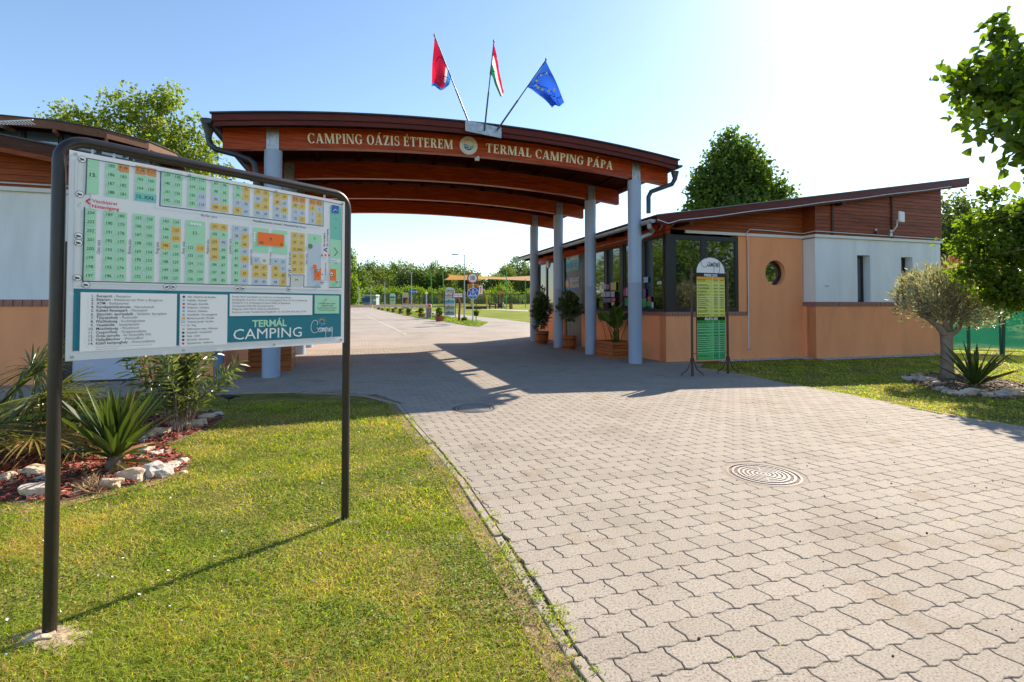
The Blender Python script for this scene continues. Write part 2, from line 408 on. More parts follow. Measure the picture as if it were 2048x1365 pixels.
m_dark = M_leaf('dark_leaf', (.025, .055, .010), (.11, .175, .022), .4, .5, (2.2, 2.3, .6), clump=.6)
m_far = M_leaf('far_leaf', (.050, .080, .028), (.17, .225, .055), .35, .6, (2.2, 2.2, .8), clump=.35)
m_bushl = M_leaf('lime_bush_leaf', (.07, .12, .015), (.22, .32, .035), .4, .6, (2, 2, .7))
m_olive = M_leaf('silver_leaf', (.11, .125, .06), (.40, .40, .27), .35, .32, (1.8, 1.7, 1.0), clump=2, spec=.7)
m_ole = M_leaf('oleander_leaf', (.05, .075, .022), (.20, .24, .10), .35, .3, (2, 2, .8), clump=3, spec=.7)
m_yucca = M_leaf('yucca_leaf', (.022, .045, .010), (.075, .115, .022), .25, .35, (2.4, 2.4, .8), clump=4, dead=(.30, .17, .08), spec=.6)
m_palm = M_leaf('palm_leaf', (.035, .055, .010), (.15, .17, .035), .35, .3, (2.2, 2, .7), clump=3, dead=(.34, .22, .07), spec=.7)
m_bay = M_leaf('bay_leaf', (.016, .038, .010), (.085, .13, .03), .3, .3, (2, 2, .7), clump=4, spec=.6)
m_brownl = M_leaf('brown_leaf', (.12, .05, .025), (.30, .16, .07), .35, .6, (2, 1.6, 1), clump=1.5)
m_grass = M_leaf('grass_blade', (.085, .115, .008), (.32, .385, .038), .48, .5, (1.9, 2.15, .5), clump=2.6, dead=(.54, .33, .16))
def grass_ground(name, c1, c2, c3, sc=1.4):
    m, nt, b = newmat(name); tc = N(nt, 'ShaderNodeTexCoord')
    n = N(nt, 'ShaderNodeTexNoise'); n.inputs['Scale'].default_value = sc; n.inputs['Detail'].default_value = 8; n.inputs['Roughness'].default_value = .72
    L(nt, tc.outputs['Object'], n.inputs['Vector'])
    L(nt, ramp(nt, n.outputs[0], [(.32, c1), (.5, c2), (.68, c3)]), b.inputs['Base Color']); b.inputs['Roughness'].default_value = .95; b.inputs['Specular IOR Level'].default_value = .1
    n2 = N(nt, 'ShaderNodeTexNoise'); n2.inputs['Scale'].default_value = 55; n2.inputs['Detail'].default_value = 4; L(nt, tc.outputs['Object'], n2.inputs['Vector'])
    bp = N(nt, 'ShaderNodeBump'); bp.inputs['Strength'].default_value = .9; bp.inputs['Distance'].default_value = .03
    L(nt, n2.outputs[0], bp.inputs['Height']); L(nt, bp.outputs[0], b.inputs['Normal']); return m
m_lawn = grass_ground('lawn_ground', (.075, .085, .016), (.17, .16, .035), (.30, .22, .10), 2.2)
m_farl = grass_ground('far_lawn_ground', (.12, .16, .02), (.19, .23, .03), (.27, .27, .06), .5)
def paver_mat():
    m, nt, b = newmat('paver_concrete'); tc = N(nt, 'ShaderNodeTexCoord')
    oi = N(nt, 'ShaderNodeObjectInfo'); at_ = N(nt, 'ShaderNodeAttribute', attribute_name='rnd')
    ad = N(nt, 'ShaderNodeMath', operation='ADD'); L(nt, oi.outputs['Random'], ad.inputs[0]); L(nt, at_.outputs['Fac'], ad.inputs[1])
    fr = N(nt, 'ShaderNodeMath', operation='FRACT'); L(nt, ad.outputs[0], fr.inputs[0])
    base = ramp(nt, fr.outputs[0], [(0, (.296, .264, .222)), (.5, (.316, .282, .238)), (1, (.336, .300, .254))])
    geo = N(nt, 'ShaderNodeNewGeometry')
    n = N(nt, 'ShaderNodeTexNoise'); n.inputs['Scale'].default_value = 120; n.inputs['Detail'].default_value = 3.5; L(nt, geo.outputs['Position'], n.inputs['Vector'])
    sp = ramp(nt, n.outputs[0], [(.30, (.42, .36, .32)), (.43, (.90, .88, .86)), (.55, (1.02, 1.02, 1.02)), (.70, (1.26, 1.25, 1.23))])
    n3 = N(nt, 'ShaderNodeTexNoise'); n3.inputs['Scale'].default_value = 1.3; n3.inputs['Detail'].default_value = 6; L(nt, geo.outputs['Position'], n3.inputs['Vector'])
    st = ramp(nt, n3.outputs[0], [(.28, (.86, .84, .81)), (.46, (1, 1, 1)), (.7, (1.05, 1.05, 1.05))])
    m1 = N(nt, 'ShaderNodeMix', data_type='RGBA', blend_type='MULTIPLY'); m1.inputs['Factor'].default_value = 1; L(nt, base, m1.inputs['A']); L(nt, sp, m1.inputs['B'])
    m2 = N(nt, 'ShaderNodeMix', data_type='RGBA', blend_type='MULTIPLY'); m2.inputs['Factor'].default_value = 1; L(nt, m1.outputs['Result'], m2.inputs['A']); L(nt, st, m2.inputs['B'])
    n4 = N(nt, 'ShaderNodeTexNoise'); n4.inputs['Scale'].default_value = 2.1; n4.inputs['Detail'].default_value = 3; L(nt, geo.outputs['Position'], n4.inputs['Vector'])
    s4 = ramp(nt, n4.outputs[0], [(.62, (1, 1, 1)), (.74, (.80, .71, .58))]); m3 = N(nt, 'ShaderNodeMix', data_type='RGBA', blend_type='MULTIPLY'); m3.inputs['Factor'].default_value = 1; L(nt, m2.outputs['Result'], m3.inputs['A']); L(nt, s4, m3.inputs['B']); m2 = m3
    L(nt, m2.outputs['Result'], b.inputs['Base Color']); b.inputs['Roughness'].default_value = .85; b.inputs['Specular IOR Level'].default_value = .3
    bp = N(nt, 'ShaderNodeBump'); bp.inputs['Strength'].default_value = .35; bp.inputs['Distance'].default_value = .0015
    L(nt, n.outputs[0], bp.inputs['Height']); L(nt, bp.outputs[0], b.inputs['Normal']); return m
m_paver = paver_mat()
def far_paving():
    m, nt, b = newmat('far_paving'); geo = N(nt, 'ShaderNodeNewGeometry'); mp = N(nt, 'ShaderNodeMapping'); mp.inputs['Rotation'].default_value = (0, 0, -TH)
    L(nt, geo.outputs['Position'], mp.inputs[0])
    br = N(nt, 'ShaderNodeTexBrick'); br.inputs['Scale'].default_value = 1; br.inputs['Brick Width'].default_value = .2030; br.inputs['Row Height'].default_value = .117; br.inputs['Mortar Size'].default_value = .004
    br.inputs['Color1'].default_value = (.300, .265, .230, 1); br.inputs['Color2'].default_value = (.345, .305, .266, 1); br.inputs['Mortar'].default_value = (.16, .125, .09, 1)
    L(nt, mp.outputs[0], br.inputs['Vector'])
    n3 = N(nt, 'ShaderNodeTexNoise'); n3.inputs['Scale'].default_value = .7; n3.inputs['Detail'].default_value = 6; L(nt, geo.outputs['Position'], n3.inputs['Vector'])
    st = ramp(nt, n3.outputs[0], [(.30, (.82, .80, .77)), (.5, (1, 1, 1)), (.7, (1.06, 1.06, 1.06))])
    m2 = N(nt, 'ShaderNodeMix', data_type='RGBA', blend_type='MULTIPLY'); m2.inputs['Factor'].default_value = 1; L(nt, br.outputs['Color'], m2.inputs['A']); L(nt, st, m2.inputs['B'])
    L(nt, m2.outputs['Result'], b.inputs['Base Color']); b.inputs['Roughness'].default_value = .9; return m
m_farp = far_paving()
m_joint = M('joint_sand', (.14, .085, .045), .95, .4, 30, .5, 80, col2=(.16, .17, .05))
# ---------------------------------------------------------------- ground sheets
def sheet(name, poly, off, mat, kind='structure', parent=None):
    bm = bmesh.new(); vs = [bm.verts.new((x, y, 0)) for x, y in poly]; f = bm.faces.new(vs)
    bmesh.ops.triangulate(bm, faces=[f])
    for y in (14, 14.7, 15.5, 16.2, 17, 18, 92):
        bmesh.ops.bisect_plane(bm, geom=bm.verts[:] + bm.edges[:] + bm.faces[:], plane_co=(0, y, 0), plane_no=(0, 1, 0))
    for v in bm.verts: v.co.z = gz(v.co.y) + off
    bmesh.ops.recalc_face_normals(bm, faces=bm.faces)
    me = bpy.data.meshes.new(name); bm.to_mesh(me); bm.free(); me.materials.append(mat)
    if sum(p.normal.z for p in me.polygons) < 0: me.flip_normals()
    o = link(name, me, parent)
    if kind: o['kind'] = kind
    return o
def g2(px, py): v = G(px, py); return (v.x, v.y)
def f2(s, t): v = F(s, t); return (v.x, v.y)
sheet('ground', [(-220, -60), (220, -60), (220, 500), (-220, 500)], 0, m_lawn)
KERB = [(1.55, -1.2), (1.0, 0.0)] + [g2(*q) for q in ((1150, 1300), (1085, 1190), (1002, 1070), (935, 970), (882, 905), (836, 855), (816, 830), (797, 806), (762, 794), (700, 788), (600, 785), (450, 788), (300, 791), (125, 797))]
RIGHT = [g2(*q) for q in ((1392, 737), (1480, 750), (1560, 768), (1700, 792), (1850, 825), (2048, 858))] + [(5.9, 3.5), (8.2, -1.2)]
PATHTOP = [g2(*q) for q in ((800, 618.5), (866, 624), (930, 631), (1010, 640), (1058, 646))]
DRIVE = KERB + [(-8.5, 6.3), (-16, 4.6), (-16, 12), f2(-8.2, 3.5), f2(-8.2, 30), g2(560, 617), g2(745, 616)] + PATHTOP + [f2(.9, 8.0), f2(2, 3.0), f2(2.0, .5)] + RIGHT
drive = sheet('driveway', DRIVE, .004, m_joint)
NEAR_T = 5.6
fp = sheet('far_paving_surface', [f2(-8.2, NEAR_T), f2(-8.2, 30), g2(560, 617), g2(745, 616)] + PATHTOP + [f2(.78, 8.0), f2(.78, NEAR_T)], .014, m_farp)
ISLAND = [g2(*q) for q in ((747, 616.5), (765, 621.5), (790, 627), (815, 632.5), (845, 637.5), (868, 641), (884, 643), (911, 648), (940, 653.3), (959, 654.3), (967, 651), (976, 646.5), (941, 641), (911, 637), (891.5, 634), (864, 630), (830, 624), (790, 619))]
sheet('grass_island', ISLAND, .03, m_farl)
sheet('far_lawn', PATHTOP + [f2(.8, 8.7), f2(9.5, 8.7), (60, 20), (60, 91), (-40, 91), g2(560, 616.4), g2(745, 615.6)], .008, m_farl)
sheet('far_path', [g2(*q) for q in ((962, 618.2), (1010, 619.6), (1060, 621.5), (1060, 624), (1010, 621.6), (962, 619.6))], .02, M('path_gravel', (.42, .36, .29), .9, .1, 5))
# lane marking on the drive
mk = MB()
for a, b, w in (((700, 623), (722, 630), .10), ((735, 634), (803, 665), .12), ((806, 667), (812, 670), .10)):
    A, B = G(*a), G(*b); q = (B - A).normalized().cross(Z) * w / 2; q.z = 0
    n = 6
    for i in range(n):
        p0, p1 = A.lerp(B, i / n), A.lerp(B, (i + 1) / n)
        mk.add([Vector((v.x, v.y, gz(v.y) + .019)) for v in (p0 - q, p1 - q, p1 + q, p0 + q)], [(0, 1, 2, 3)])
tag(mk.build('lane_marking', M('worn_white_line', (.42, .39, .355), .8, .2, 6)), kind='structure')
# ---------------------------------------------------------------- wavy interlocking pavers, each a real block
PA, PB = .2030, .1170
def paver_outline():
    pts = []; nx, ny = 9, 4
    bx = lambda x: .0068 * math.sin(4 * math.pi * x / PA + 2.8)
    ex = lambda y: .0055 * math.sin(2 * math.pi * y / PB) + .10 * (y - PB / 2) * -1
    g = .0022
    for i in range(nx): x = PA * i / (nx - 1); pts.append((x, bx(x)))
    for j in range(1, ny): y = PB * j / ny; pts.append((PA + ex(y) - ex(0) * 0, y + bx(PA) * 1))
    top = [(PA * i / (nx - 1), PB + bx(PA * i / (nx - 1))) for i in range(nx)][::-1]; pts += top
    for j in range(1, ny)[::-1]: y = PB * j / ny; pts.append((ex(y), y + bx(0)))
    sh = lambda p: (p[0] - .07 * (p[1] - PB / 2), p[1])
    pts = [sh(p) for p in pts]; cx, cy = PA / 2, PB / 2
    return [((x - cx) * .987, y - cy) for x, y in pts]
OUT = paver_outline()
def inset(poly, d):
    n = len(poly); r = []
    for i in range(n):
        a, b, c = Vector(poly[i - 1]), Vector(poly[i]), Vector(poly[(i + 1) % n])
        e1, e2 = (b - a), (c - b)
        if e1.length < 1e-6 or e2.length < 1e-6: r.append(tuple(b)); continue
        n1, n2 = Vector((-e1.y, e1.x)).normalized(), Vector((-e2.y, e2.x)).normalized(); m_ = (n1 + n2)
        m_ = m_.normalized() if m_.length > .1 else n1
        r.append(tuple(b + m_ * d / max(.5, m_.dot(n1))))
    return r
def paver_geo(poly, h=.012):
    o, i = inset(poly, .0013), inset(poly, .0040); n = len(poly)
    v = [(x, y, 0) for x, y in o] + [(x, y, h - .0017) for x, y in o] + [(x, y, h) for x, y in i]
    f = [tuple(range(2 * n, 3 * n))]
    for k in range(n):
        q = (k + 1) % n; f += [(k, q, n + q, n + k), (n + k, n + q, 2 * n + q, 2 * n + k)]
    return v, f
def clip(poly, a, b):      # keep the left side of a->b
    out = []; n = len(poly); sd = lambda p: (b[0] - a[0]) * (p[1] - a[1]) - (b[1] - a[1]) * (p[0] - a[0])
    for i in range(n):
        p, q = poly[i], poly[(i + 1) % n]; sp, sq = sd(p), sd(q)
        if sp >= 0: out.append(p)
        if (sp >= 0) != (sq >= 0):
            t = sp / (sp - sq); out.append((p[0] + (q[0] - p[0]) * t, p[1] + (q[1] - p[1]) * t))
    return out
pv, pf = paver_geo(OUT)
pme = bpy.data.meshes.new('paver'); pme.from_pydata(pv, [], pf); pme.materials.append(m_paver)
COVERS = [(G(1527, 952), .262), (G(948, 819.5), .272)]
EDGE = KERB + RIGHT[::-1]
cells = []
for r in range(-120, 60):
    t = r * PB
    if t > NEAR_T - .05: continue
    for c in range(-80, 58):
        s = (c + .5 * (r % 2)) * PA
        w = F(s, t); 
        if w.y < -.6 or w.y > 16.6 or abs(w.x) > 1.07 * w.y + .8: continue
        if s > .82 and t > .02 and s > 1: continue
        if s < -8.15 and t > .15: continue
        if any((w - c0).length < r0 - .09 for c0, r0 in COVERS): continue
        cells.append((w, s, t))
W = np.array([(w.x, w.y) for w, s, t in cells]); DP = DRIVE
ins = inpoly(W[:, 0], W[:, 1], DP)
segs = [(KERB[i], KERB[i + 1]) for i in range(len(KERB) - 1)] + [(RIGHT[i], RIGHT[i + 1]) for i in range(len(RIGHT) - 1)]
def segdist(p, a, b):
    a, b, p = Vector(a), Vector(b), Vector(p); d = b - a; k = max(0, min(1, (p - a).dot(d) / d.length_squared)); return (p - (a + d * k)).length
singles = []; joined = []
for (w, s, t), inside in zip(cells, ins):
    p2 = (w.x, w.y); near = [sg for sg in segs if segdist(p2, *sg) < .15]
    if not inside and not near: continue
    hc = [c0 for c0, r0 in COVERS if (w - c0).length < r0 + .13]
    poly = None
    if near or hc:
        poly = [(w.x + P.x * x + D.x * y, w.y + P.y * x + D.y * y) for x, y in OUT]
        for a, b in near:
            # the drive lies right of KERB going away and right of RIGHT going towards the camera
            poly = clip(poly, b, a) if (a, b) in segs[:len(KERB) - 1] else clip(poly, b, a)
            if len(poly) < 3: break
        if len(poly) < 3: continue
        for c0 in hc:
            d = Vector((w.x - c0.x, w.y - c0.y)); 
            if d.length < 1e-4: continue
            d.normalize(); q = Vector((c0.x, c0.y)) + d * .284; e = Vector((-d.y, d.x))
            poly = clip(poly, tuple(q + e), tuple(q - e))
            if len(poly) < 3: break
        if len(poly) < 3: continue
        ar = abs(sum(poly[i][0] * poly[(i + 1) % len(poly)][1] - poly[(i + 1) % len(poly)][0] * poly[i][1] for i in range(len(poly)))) / 2
        if ar < .0015: continue
        # drop duplicate points
        q = []
        for p_ in poly:
            if not q or (Vector(p_) - Vector(q[-1])).length > .002: q.append(p_)
        poly = q
        if len(poly) < 3: continue
    (joined if poly is not None else singles).append((w, poly))
singles.sort(key=lambda k: k[0].y * (1 + .15 * abs(k[0].x) / max(.3, k[0].y)) if k[0].y > 1.55 and abs(k[0].x) < k[0].y * 1.03 + .1 else 99)
Rz = Matrix.Rotation(TH, 4, 'Z')
for w, _ in singles[:298]:
    o = link('paver', pme, drive)
    o.matrix_local = Matrix.Translation((w.x, w.y, .004 + random.uniform(-.0012, .0008))) @ Rz @ Matrix.Rotation(random.gauss(0, .0035), 4, 'X') @ Matrix.Rotation(random.gauss(0, .003), 4, 'Y')
jm = MB()
for w, poly in [(w, None) for w, _ in singles[298:]] + joined:
    jm.cur = random.random() + .001; dz = random.uniform(-.0012, .0008); ta, tb = random.gauss(0, .0035), random.gauss(0, .003)
    if poly is None: v, f = pv, pf
    else:
        pl = [((x - w.x) * P.x + (y - w.y) * P.y, (x - w.x) * D.x + (y - w.y) * D.y) for x, y in poly]; v, f = paver_geo(pl)
    jm.add([(w.x + P.x * x + D.x * y, w.y + P.y * x + D.y * y, gz(w.y + P.y * x + D.y * y) + .004 + dz + z + x * tb + y * ta) for x, y, z in v], f)
me = bpy.data.meshes.new('paving_blocks'); me.from_pydata(jm.v, [], jm.f); a = me.attributes.new('rnd', 'FLOAT', 'POINT'); a.data.foreach_set('value', jm.r); me.materials.append(m_paver)
tag(link('paving_blocks', me, drive), kind='stuff')
# concrete kerb stones along the lawns
def kerb_line(pts, w, z, step=.98, side=1, wob=.012):
    pts = [Vector(p) for p in pts]; Lg = [0]
    for i in range(1, len(pts)): Lg.append(Lg[-1] + (pts[i] - pts[i - 1]).length)
    def pos(l):
        for i in range(1, len(pts)):
            if l <= Lg[i] + 1e-6: return pts[i - 1].lerp(pts[i], (l - Lg[i - 1]) / (Lg[i] - Lg[i - 1]))
        return pts[-1]
    l = 0
    while l < Lg[-1] - .1:
        a, b = pos(l + .006), pos(min(Lg[-1], l + step - .006)); d = (b - a).normalized(); q = Vector((-d.y, d.x)) * side
        zz = z + random.uniform(-.006, .004); jit = q * random.uniform(0, wob)
        c = [a + jit, b + jit, b + jit + q * w, a + jit + q * w]
        m = MB().hexa([Vector((p.x, p.y, gz(p.y) - .05)) for p in c] + [Vector((p.x, p.y, gz(p.y) + zz)) for p in c])
        m.build('kerb_stone', m_conc, drive, bevel=.006); l += step
kerb_line(KERB[1:], .046, .012, side=1, wob=.006)
kerb_line(RIGHT[:-1], .05, .016, side=1)
def offpl(pts, w):
    r = []
    for i, p in enumerate(pts):
        a_, b_ = Vector(pts[max(0, i - 1)]), Vector(pts[min(len(pts) - 1, i + 1)]); d_ = (b_ - a_).normalized(); r.append((p[0] - d_.y * w, p[1] + d_.x * w))
    return r
sheet('kerb_earth', KERB[:13] + offpl(KERB[:13], .15)[::-1], .0022, M('kerb_dirt', (.24, .16, .09), .95, .35, 14, .8, 60, bdist=.012))
# ---------------------------------------------------------------- manhole covers
def manhole(c, r, label):
    t = thing('manhole_cover', label, 'manhole cover', (c.x, c.y, .004)); MB().lathe((c.x, c.y, 0), [(r, 0), (.315, 0), (.312, .0125), (r, .0125)], 40, False).build('mortar_ring', m_conc2, t)
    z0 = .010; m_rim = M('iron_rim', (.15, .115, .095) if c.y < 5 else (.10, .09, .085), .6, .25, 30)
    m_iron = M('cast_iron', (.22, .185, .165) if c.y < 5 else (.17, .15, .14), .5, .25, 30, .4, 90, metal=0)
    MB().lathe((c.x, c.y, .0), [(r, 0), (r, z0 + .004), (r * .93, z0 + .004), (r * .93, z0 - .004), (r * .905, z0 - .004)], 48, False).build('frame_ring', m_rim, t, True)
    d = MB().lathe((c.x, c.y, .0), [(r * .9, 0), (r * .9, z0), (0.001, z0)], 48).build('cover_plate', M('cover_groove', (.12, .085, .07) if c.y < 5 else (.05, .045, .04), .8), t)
    rb = MB()
    for rr in (.86, .70, .58, .46, .34, .22, .12):
        n = 48; wv = .019 * r / .25; a = [(rr * r, z0), (rr * r - .003, z0 + .005), (rr * r - wv, z0 + .005), (rr * r - wv - .003, z0)]
        vs = []; fs = []
        for q, z in a: vs += [(c.x + q * math.cos(2 * math.pi * k / n), c.y + q * math.sin(2 * math.pi * k / n), z) for k in range(n)]
        for i in range(3):
            for k in range(n): fs.append((i * n + k, i * n + (k + 1) % n, (i + 1) * n + (k + 1) % n, (i + 1) * n + k))
        rb.add(vs, fs)
    for k in range(6):
        a = Vector((math.cos(k * math.pi / 3 + .3), math.sin(k * math.pi / 3 + .3), 0)); b = Z.cross(a)
        rb.box(Vector((c.x, c.y, z0 + .0022)) + a * r * .45, r * .30, .010, .004, a, b)
    for k in range(26):
        if k % 13 in (5, 6): continue
        an = 2 * math.pi * k / 26; a = Vector((math.cos(an), math.sin(an), 0)); rb.box(Vector((c.x, c.y, z0 + .002)) + a * r * .78, r * .055, .009, .005, a, Z.cross(a))
    rb.build('raised_ribs', m_iron, d)
manhole(COVERS[0][0], .255, 'round cast iron manhole cover in the sunlit paving at the right')
manhole(COVERS[1][0], .262, 'dark round manhole cover lying in the shade of the gate roof')
# ---------------------------------------------------------------- lawns: grass blades
BED = [g2(*q) for q in ((-60, 862), (100, 852), (250, 835), (420, 824), (447, 838), (425, 853), (380, 872), (330, 893), (378, 920), (372, 940), (320, 960), (270, 972), (210, 985), (140, 1003), (60, 1008), (-60, 1010))]
BED2 = [g2(*q) for q in ((1800, 756), (1830, 748), (1890, 748), (1960, 752), (2040, 768), (2080, 786), (2030, 800), (1950, 797), (1905, 795), (1870, 780), (1835, 770))]
LLAWN = KERB + [(-9, 6.4), (-9, -1.2)]
RLAWN = RIGHT + [(30, -1.2), (30, 16), f2(9.2, 1.0), f2(9.0, -.75), f2(4.6, -.75), f2(4.4, -.42), f2(2.0, -.42)]
def grass(name, poly, bands, excl=(), mat=m_grass, off=0.0, lo=.009, hi=.024):
    VV, FF, RR = [], [], []; nb = 0
    px = [p[0] for p in poly]
    for y0, y1, dens, wd in bands:
        x0, x1 = max(min(px), -1.07 * y1 - .3), min(max(px), 1.07 * y1 + .3)
        if x1 <= x0: continue
        n = int((x1 - x0) * (y1 - y0) * dens); x = rng.uniform(x0, x1, n); y = rng.uniform(y0, y1, n)
        k = inpoly(x, y, poly) & (np.abs(x) < 1.06 * y + .25)
        for e in excl: k &= ~inpoly(x, y, e)
        if poly is LLAWN:
            dk = np.full(n, 9.0)
            for (ax_, ay_), (bx_, by_) in zip(KERB[:-1], KERB[1:]):
                vx, vy = bx_ - ax_, by_ - ay_; tt = np.clip(((x - ax_) * vx + (y - ay_) * vy) / (vx * vx + vy * vy), 0, 1); dk = np.minimum(dk, np.hypot(x - ax_ - tt * vx, y - ay_ - tt * vy))
            k &= rng.random(n) < np.clip((dk - .035 - .035 * np.sin(y * 7 + x * 3) - .02 * np.sin(y * 17)) / .07, 0.06, 1)
        pat = np.sin(x * 3.1 + 1.3 * np.sin(y * 2.3)) * np.sin(y * 3.7 + 1.1 * np.sin(x * 4.1)) + .5 * np.sin(x * 9.3 + y * 4) * np.sin(y * 11 - x * 3)
        k &= rng.random(n) < np.clip(.72 + .35 * pat, .25, 1)
        x, y, pat = x[k], y[k], pat[k]; n = len(x)
        a = rng.uniform(0, 2 * np.pi, n); h = rng.uniform(lo, hi, n) * (1 + .25 * pat) * (1 + wd * 30); w = wd * rng.uniform(.6, 1.5, n)
        lean = rng.uniform(.3, 2.6, n) * h; la = rng.uniform(0, 2 * np.pi, n); z = np.array([gz(q) for q in y]) + off
        b = np.stack([x, y, z], 1); sd = np.stack([np.cos(a) * w / 2, np.sin(a) * w / 2, 0 * a], 1)
        mid = b + np.stack([np.cos(la) * lean * .35, np.sin(la) * lean * .35, h * .6], 1); tip = b + np.stack([np.cos(la) * lean, np.sin(la) * lean, h], 1)
        V = np.stack([b - sd, b + sd, mid + sd * .8, mid - sd * .8, tip], 1).reshape(-1, 3)
        f = np.array([[0, 1, 2], [0, 2, 3], [3, 2, 4]]); Fc = (np.arange(n)[:, None, None] * 5 + f[None]).reshape(-1, 3) + nb
        VV.append(V); FF.append(Fc); nb += n * 5
        big = np.sin(x * 1.25 + 2 * np.sin(y * .9)) * np.sin(y * 1.55 + 1.7 * np.sin(x * 1.3)) + .6 * np.sin(x * 4.7 + 2 * np.sin(y * 3.1)) * np.sin(y * 4.1 + 1); rr = np.clip(rng.beta(1.5, 2.0, n) + .06 * pat + (rng.random(n) < np.clip(.15 + .24 * big, .05, .55)) * .55, 0, 1.2); RR.append(rr.repeat(5))
    o = fast(name, np.concatenate(VV), np.concatenate(FF), mat, None, np.concatenate(RR)); return tag(o, kind='stuff')
tag(grass('lawn_grass', LLAWN, [(.9, 2, 24000, .0027), (2, 3, 15000, .0033), (3, 4.5, 7500, .0046), (4.5, 6.6, 3200, .006)], [BED]), 'short sunlit grass with dry patches left of the paved drive', 'grass')
tag(grass('lawn_grass', RLAWN, [(3.5, 6.6, 2600, .0065), (6.6, 9, 1500, .009), (9, 13.5, 900, .012), (13.5, 16, 500, .015)], [BED2]), 'short grass right of the drive below the white wall', 'grass')
tag(grass('lawn_grass', ISLAND, [(24, 60, 150, .035)], mat=m_bushl, off=.03, lo=.02, hi=.05), 'bright grass strip between the drive and the far path', 'grass')
# tufts along the kerb and in joints
V = []; n = 1500
KP = [Vector(p) for p in KERB[1:9]]
cs = []
for _ in range(150):
    i = random.randrange(len(KP) - 1); p = KP[i].lerp(KP[i + 1], random.random()); d = (KP[i + 1] - KP[i]).normalized(); q = Vector((-d.y, d.x)) * random.choice((random.gauss(.05, .03), random.gauss(.0, .02), random.gauss(.08, .03)))
    cs += [(p.x + q.x + random.gauss(0, .012), p.y + q.y + random.gauss(0, .012), .012) for _ in range(14)]
C = np.array(cs); dr = rng.normal(size=C.shape) * [1, 1, .4] + [0, 0, .8]
tag(leafmesh('kerb_weeds', C, .026, m_grass, None, dirs=dr, w=.07, fold=.03), 'small weeds and tufts growing along the left kerb', 'weeds')

# clover leaves, dry thatch and petals lying in the lawn
def scatter(n, y0, y1, poly, excl, thr, sx):
    x = rng.uniform(-3.6, 1.2, n); y = rng.uniform(y0, y1, n) ; k = inpoly(x, y, poly) & ~inpoly(x, y, excl) & (np.sin(x * sx + 1.7 * np.sin(y * 2.1)) * np.sin(y * sx * 1.1 + x) > thr); return x[k], y[k]
x, y = scatter(90000, .95, 5.2, LLAWN, BED, .05, 4.3); z = rng.uniform(.006, .020, len(x)); d = np.stack([rng.normal(size=len(x)), rng.normal(size=len(x)), rng.normal(size=len(x)) * .25], 1)
tag(leafmesh('clover_leaves', np.stack([x, y, z], 1), .012, M_leaf('clover_leaf', (.05, .10, .010), (.20, .30, .03), .4, .5, (2.2, 2.2, .6), clump=3), None, dirs=d, w=.48, fold=.05, up=2.5), 'small clover leaves in greener patches of the left lawn', 'clover')
x, y = scatter(60000, .95, 6, LLAWN, BED, .25, 2.3); z = rng.uniform(.004, .016, len(x)); d = np.stack([rng.normal(size=len(x)), rng.normal(size=len(x)), rng.normal(size=len(x)) * .3], 1)
tag(leafmesh('dry_thatch', np.stack([x, y, z], 1), .024, M_leaf('thatch', (.22, .12, .05), (.50, .34, .16), .35, .7, (1.5, 1.3, 1), clump=3), None, dirs=d, w=.07, fold=.0, up=1), 'dry brown clippings in worn patches of the left lawn', 'dry grass')
x, y = scatter(190, 1.1, 5, LLAWN, BED, -.6, 1.3); d = rng.normal(size=(len(x), 3))
tag(leafmesh('fallen_petals', np.stack([x, y, x * 0 + .024], 1), .014, m_white, None, dirs=d, w=.4, fold=.1), 'tiny white petals scattered over the left lawn', 'petals')
# crumbs and moss in the joints, dark specks on the paving
C = []
for _ in range(260):
    w, _p = random.choice(singles[:900]); i = random.randrange(len(OUT)); q = OUT[i]; C.append((w.x + P.x * q[0] + D.x * q[1], w.y + P.y * q[0] + D.y * q[1]))
cs = np.array([(cx_ + random.gauss(0, .006), cy_ + random.gauss(0, .006), .009) for cx_, cy_ in C for _ in range(9)]); d = rng.normal(size=cs.shape) * [1, 1, .3] + [0, 0, .5]
tag(leafmesh('joint_moss', cs, .013, m_grass, None, dirs=d, w=.2, fold=.03), 'bits of moss and weed in the joints of the paving', 'moss')

cr = MB(); random.seed(5)
for k in range(110):
    y = random.uniform(1.7, 8); x = random.uniform(-.2, 1.02) * y; 
    if inpoly(x, y, DRIVE): s_ = random.uniform(.0025, .006); cr.cur = random.random(); cr.blob((x, y, .0165 + s_ * .4), s_ * random.uniform(.8, 2), s_, s_ * .7, k, 1, .4, random.random() * 6)
tag(cr.build('paving_crumbs', M('dark_crumb', (.035, .025, .02), .9)), 'tiny dark crumbs and seeds scattered over the paving', 'debris', kind='stuff')
# ================================================================ big site map sign
SA, SB = G(99, 1271), G(690, 1041)
SE = (SB - SA).normalized(); SN = Vector((SE.y, -SE.x, 0)); SLEN = (SB - SA).length
t = thing('map_sign', 'large campsite map board in a bent dark tube frame on the lawn', 'sign', SA)
TOPZ, rr_ = 1.905, .085
pts = [SA + Z * -.05, SA + Z * (TOPZ - rr_)]
pts += [SA + SE * (rr_ - rr_ * math.cos(a)) + Z * (TOPZ - rr_ + rr_ * math.sin(a)) for a in [math.pi / 2 * k / 6 for k in range(1, 7)]]
pts += [SA + SE * (SLEN * f) + Z * TOPZ for f in (.25, .5, .75)]
pts += [SB - SE * rr_ + Z * TOPZ] + [SB - SE * (rr_ - rr_ * math.sin(a)) + Z * (TOPZ - rr_ + rr_ * math.cos(a)) for a in [math.pi / 2 * k / 6 for k in range(1, 7)]] + [SB + Z * -.05]
MB().tube(pts, .0222, 20).build('tube_frame', m_black, t, True)
BO = .026      # board plane offset in front of the tube centre
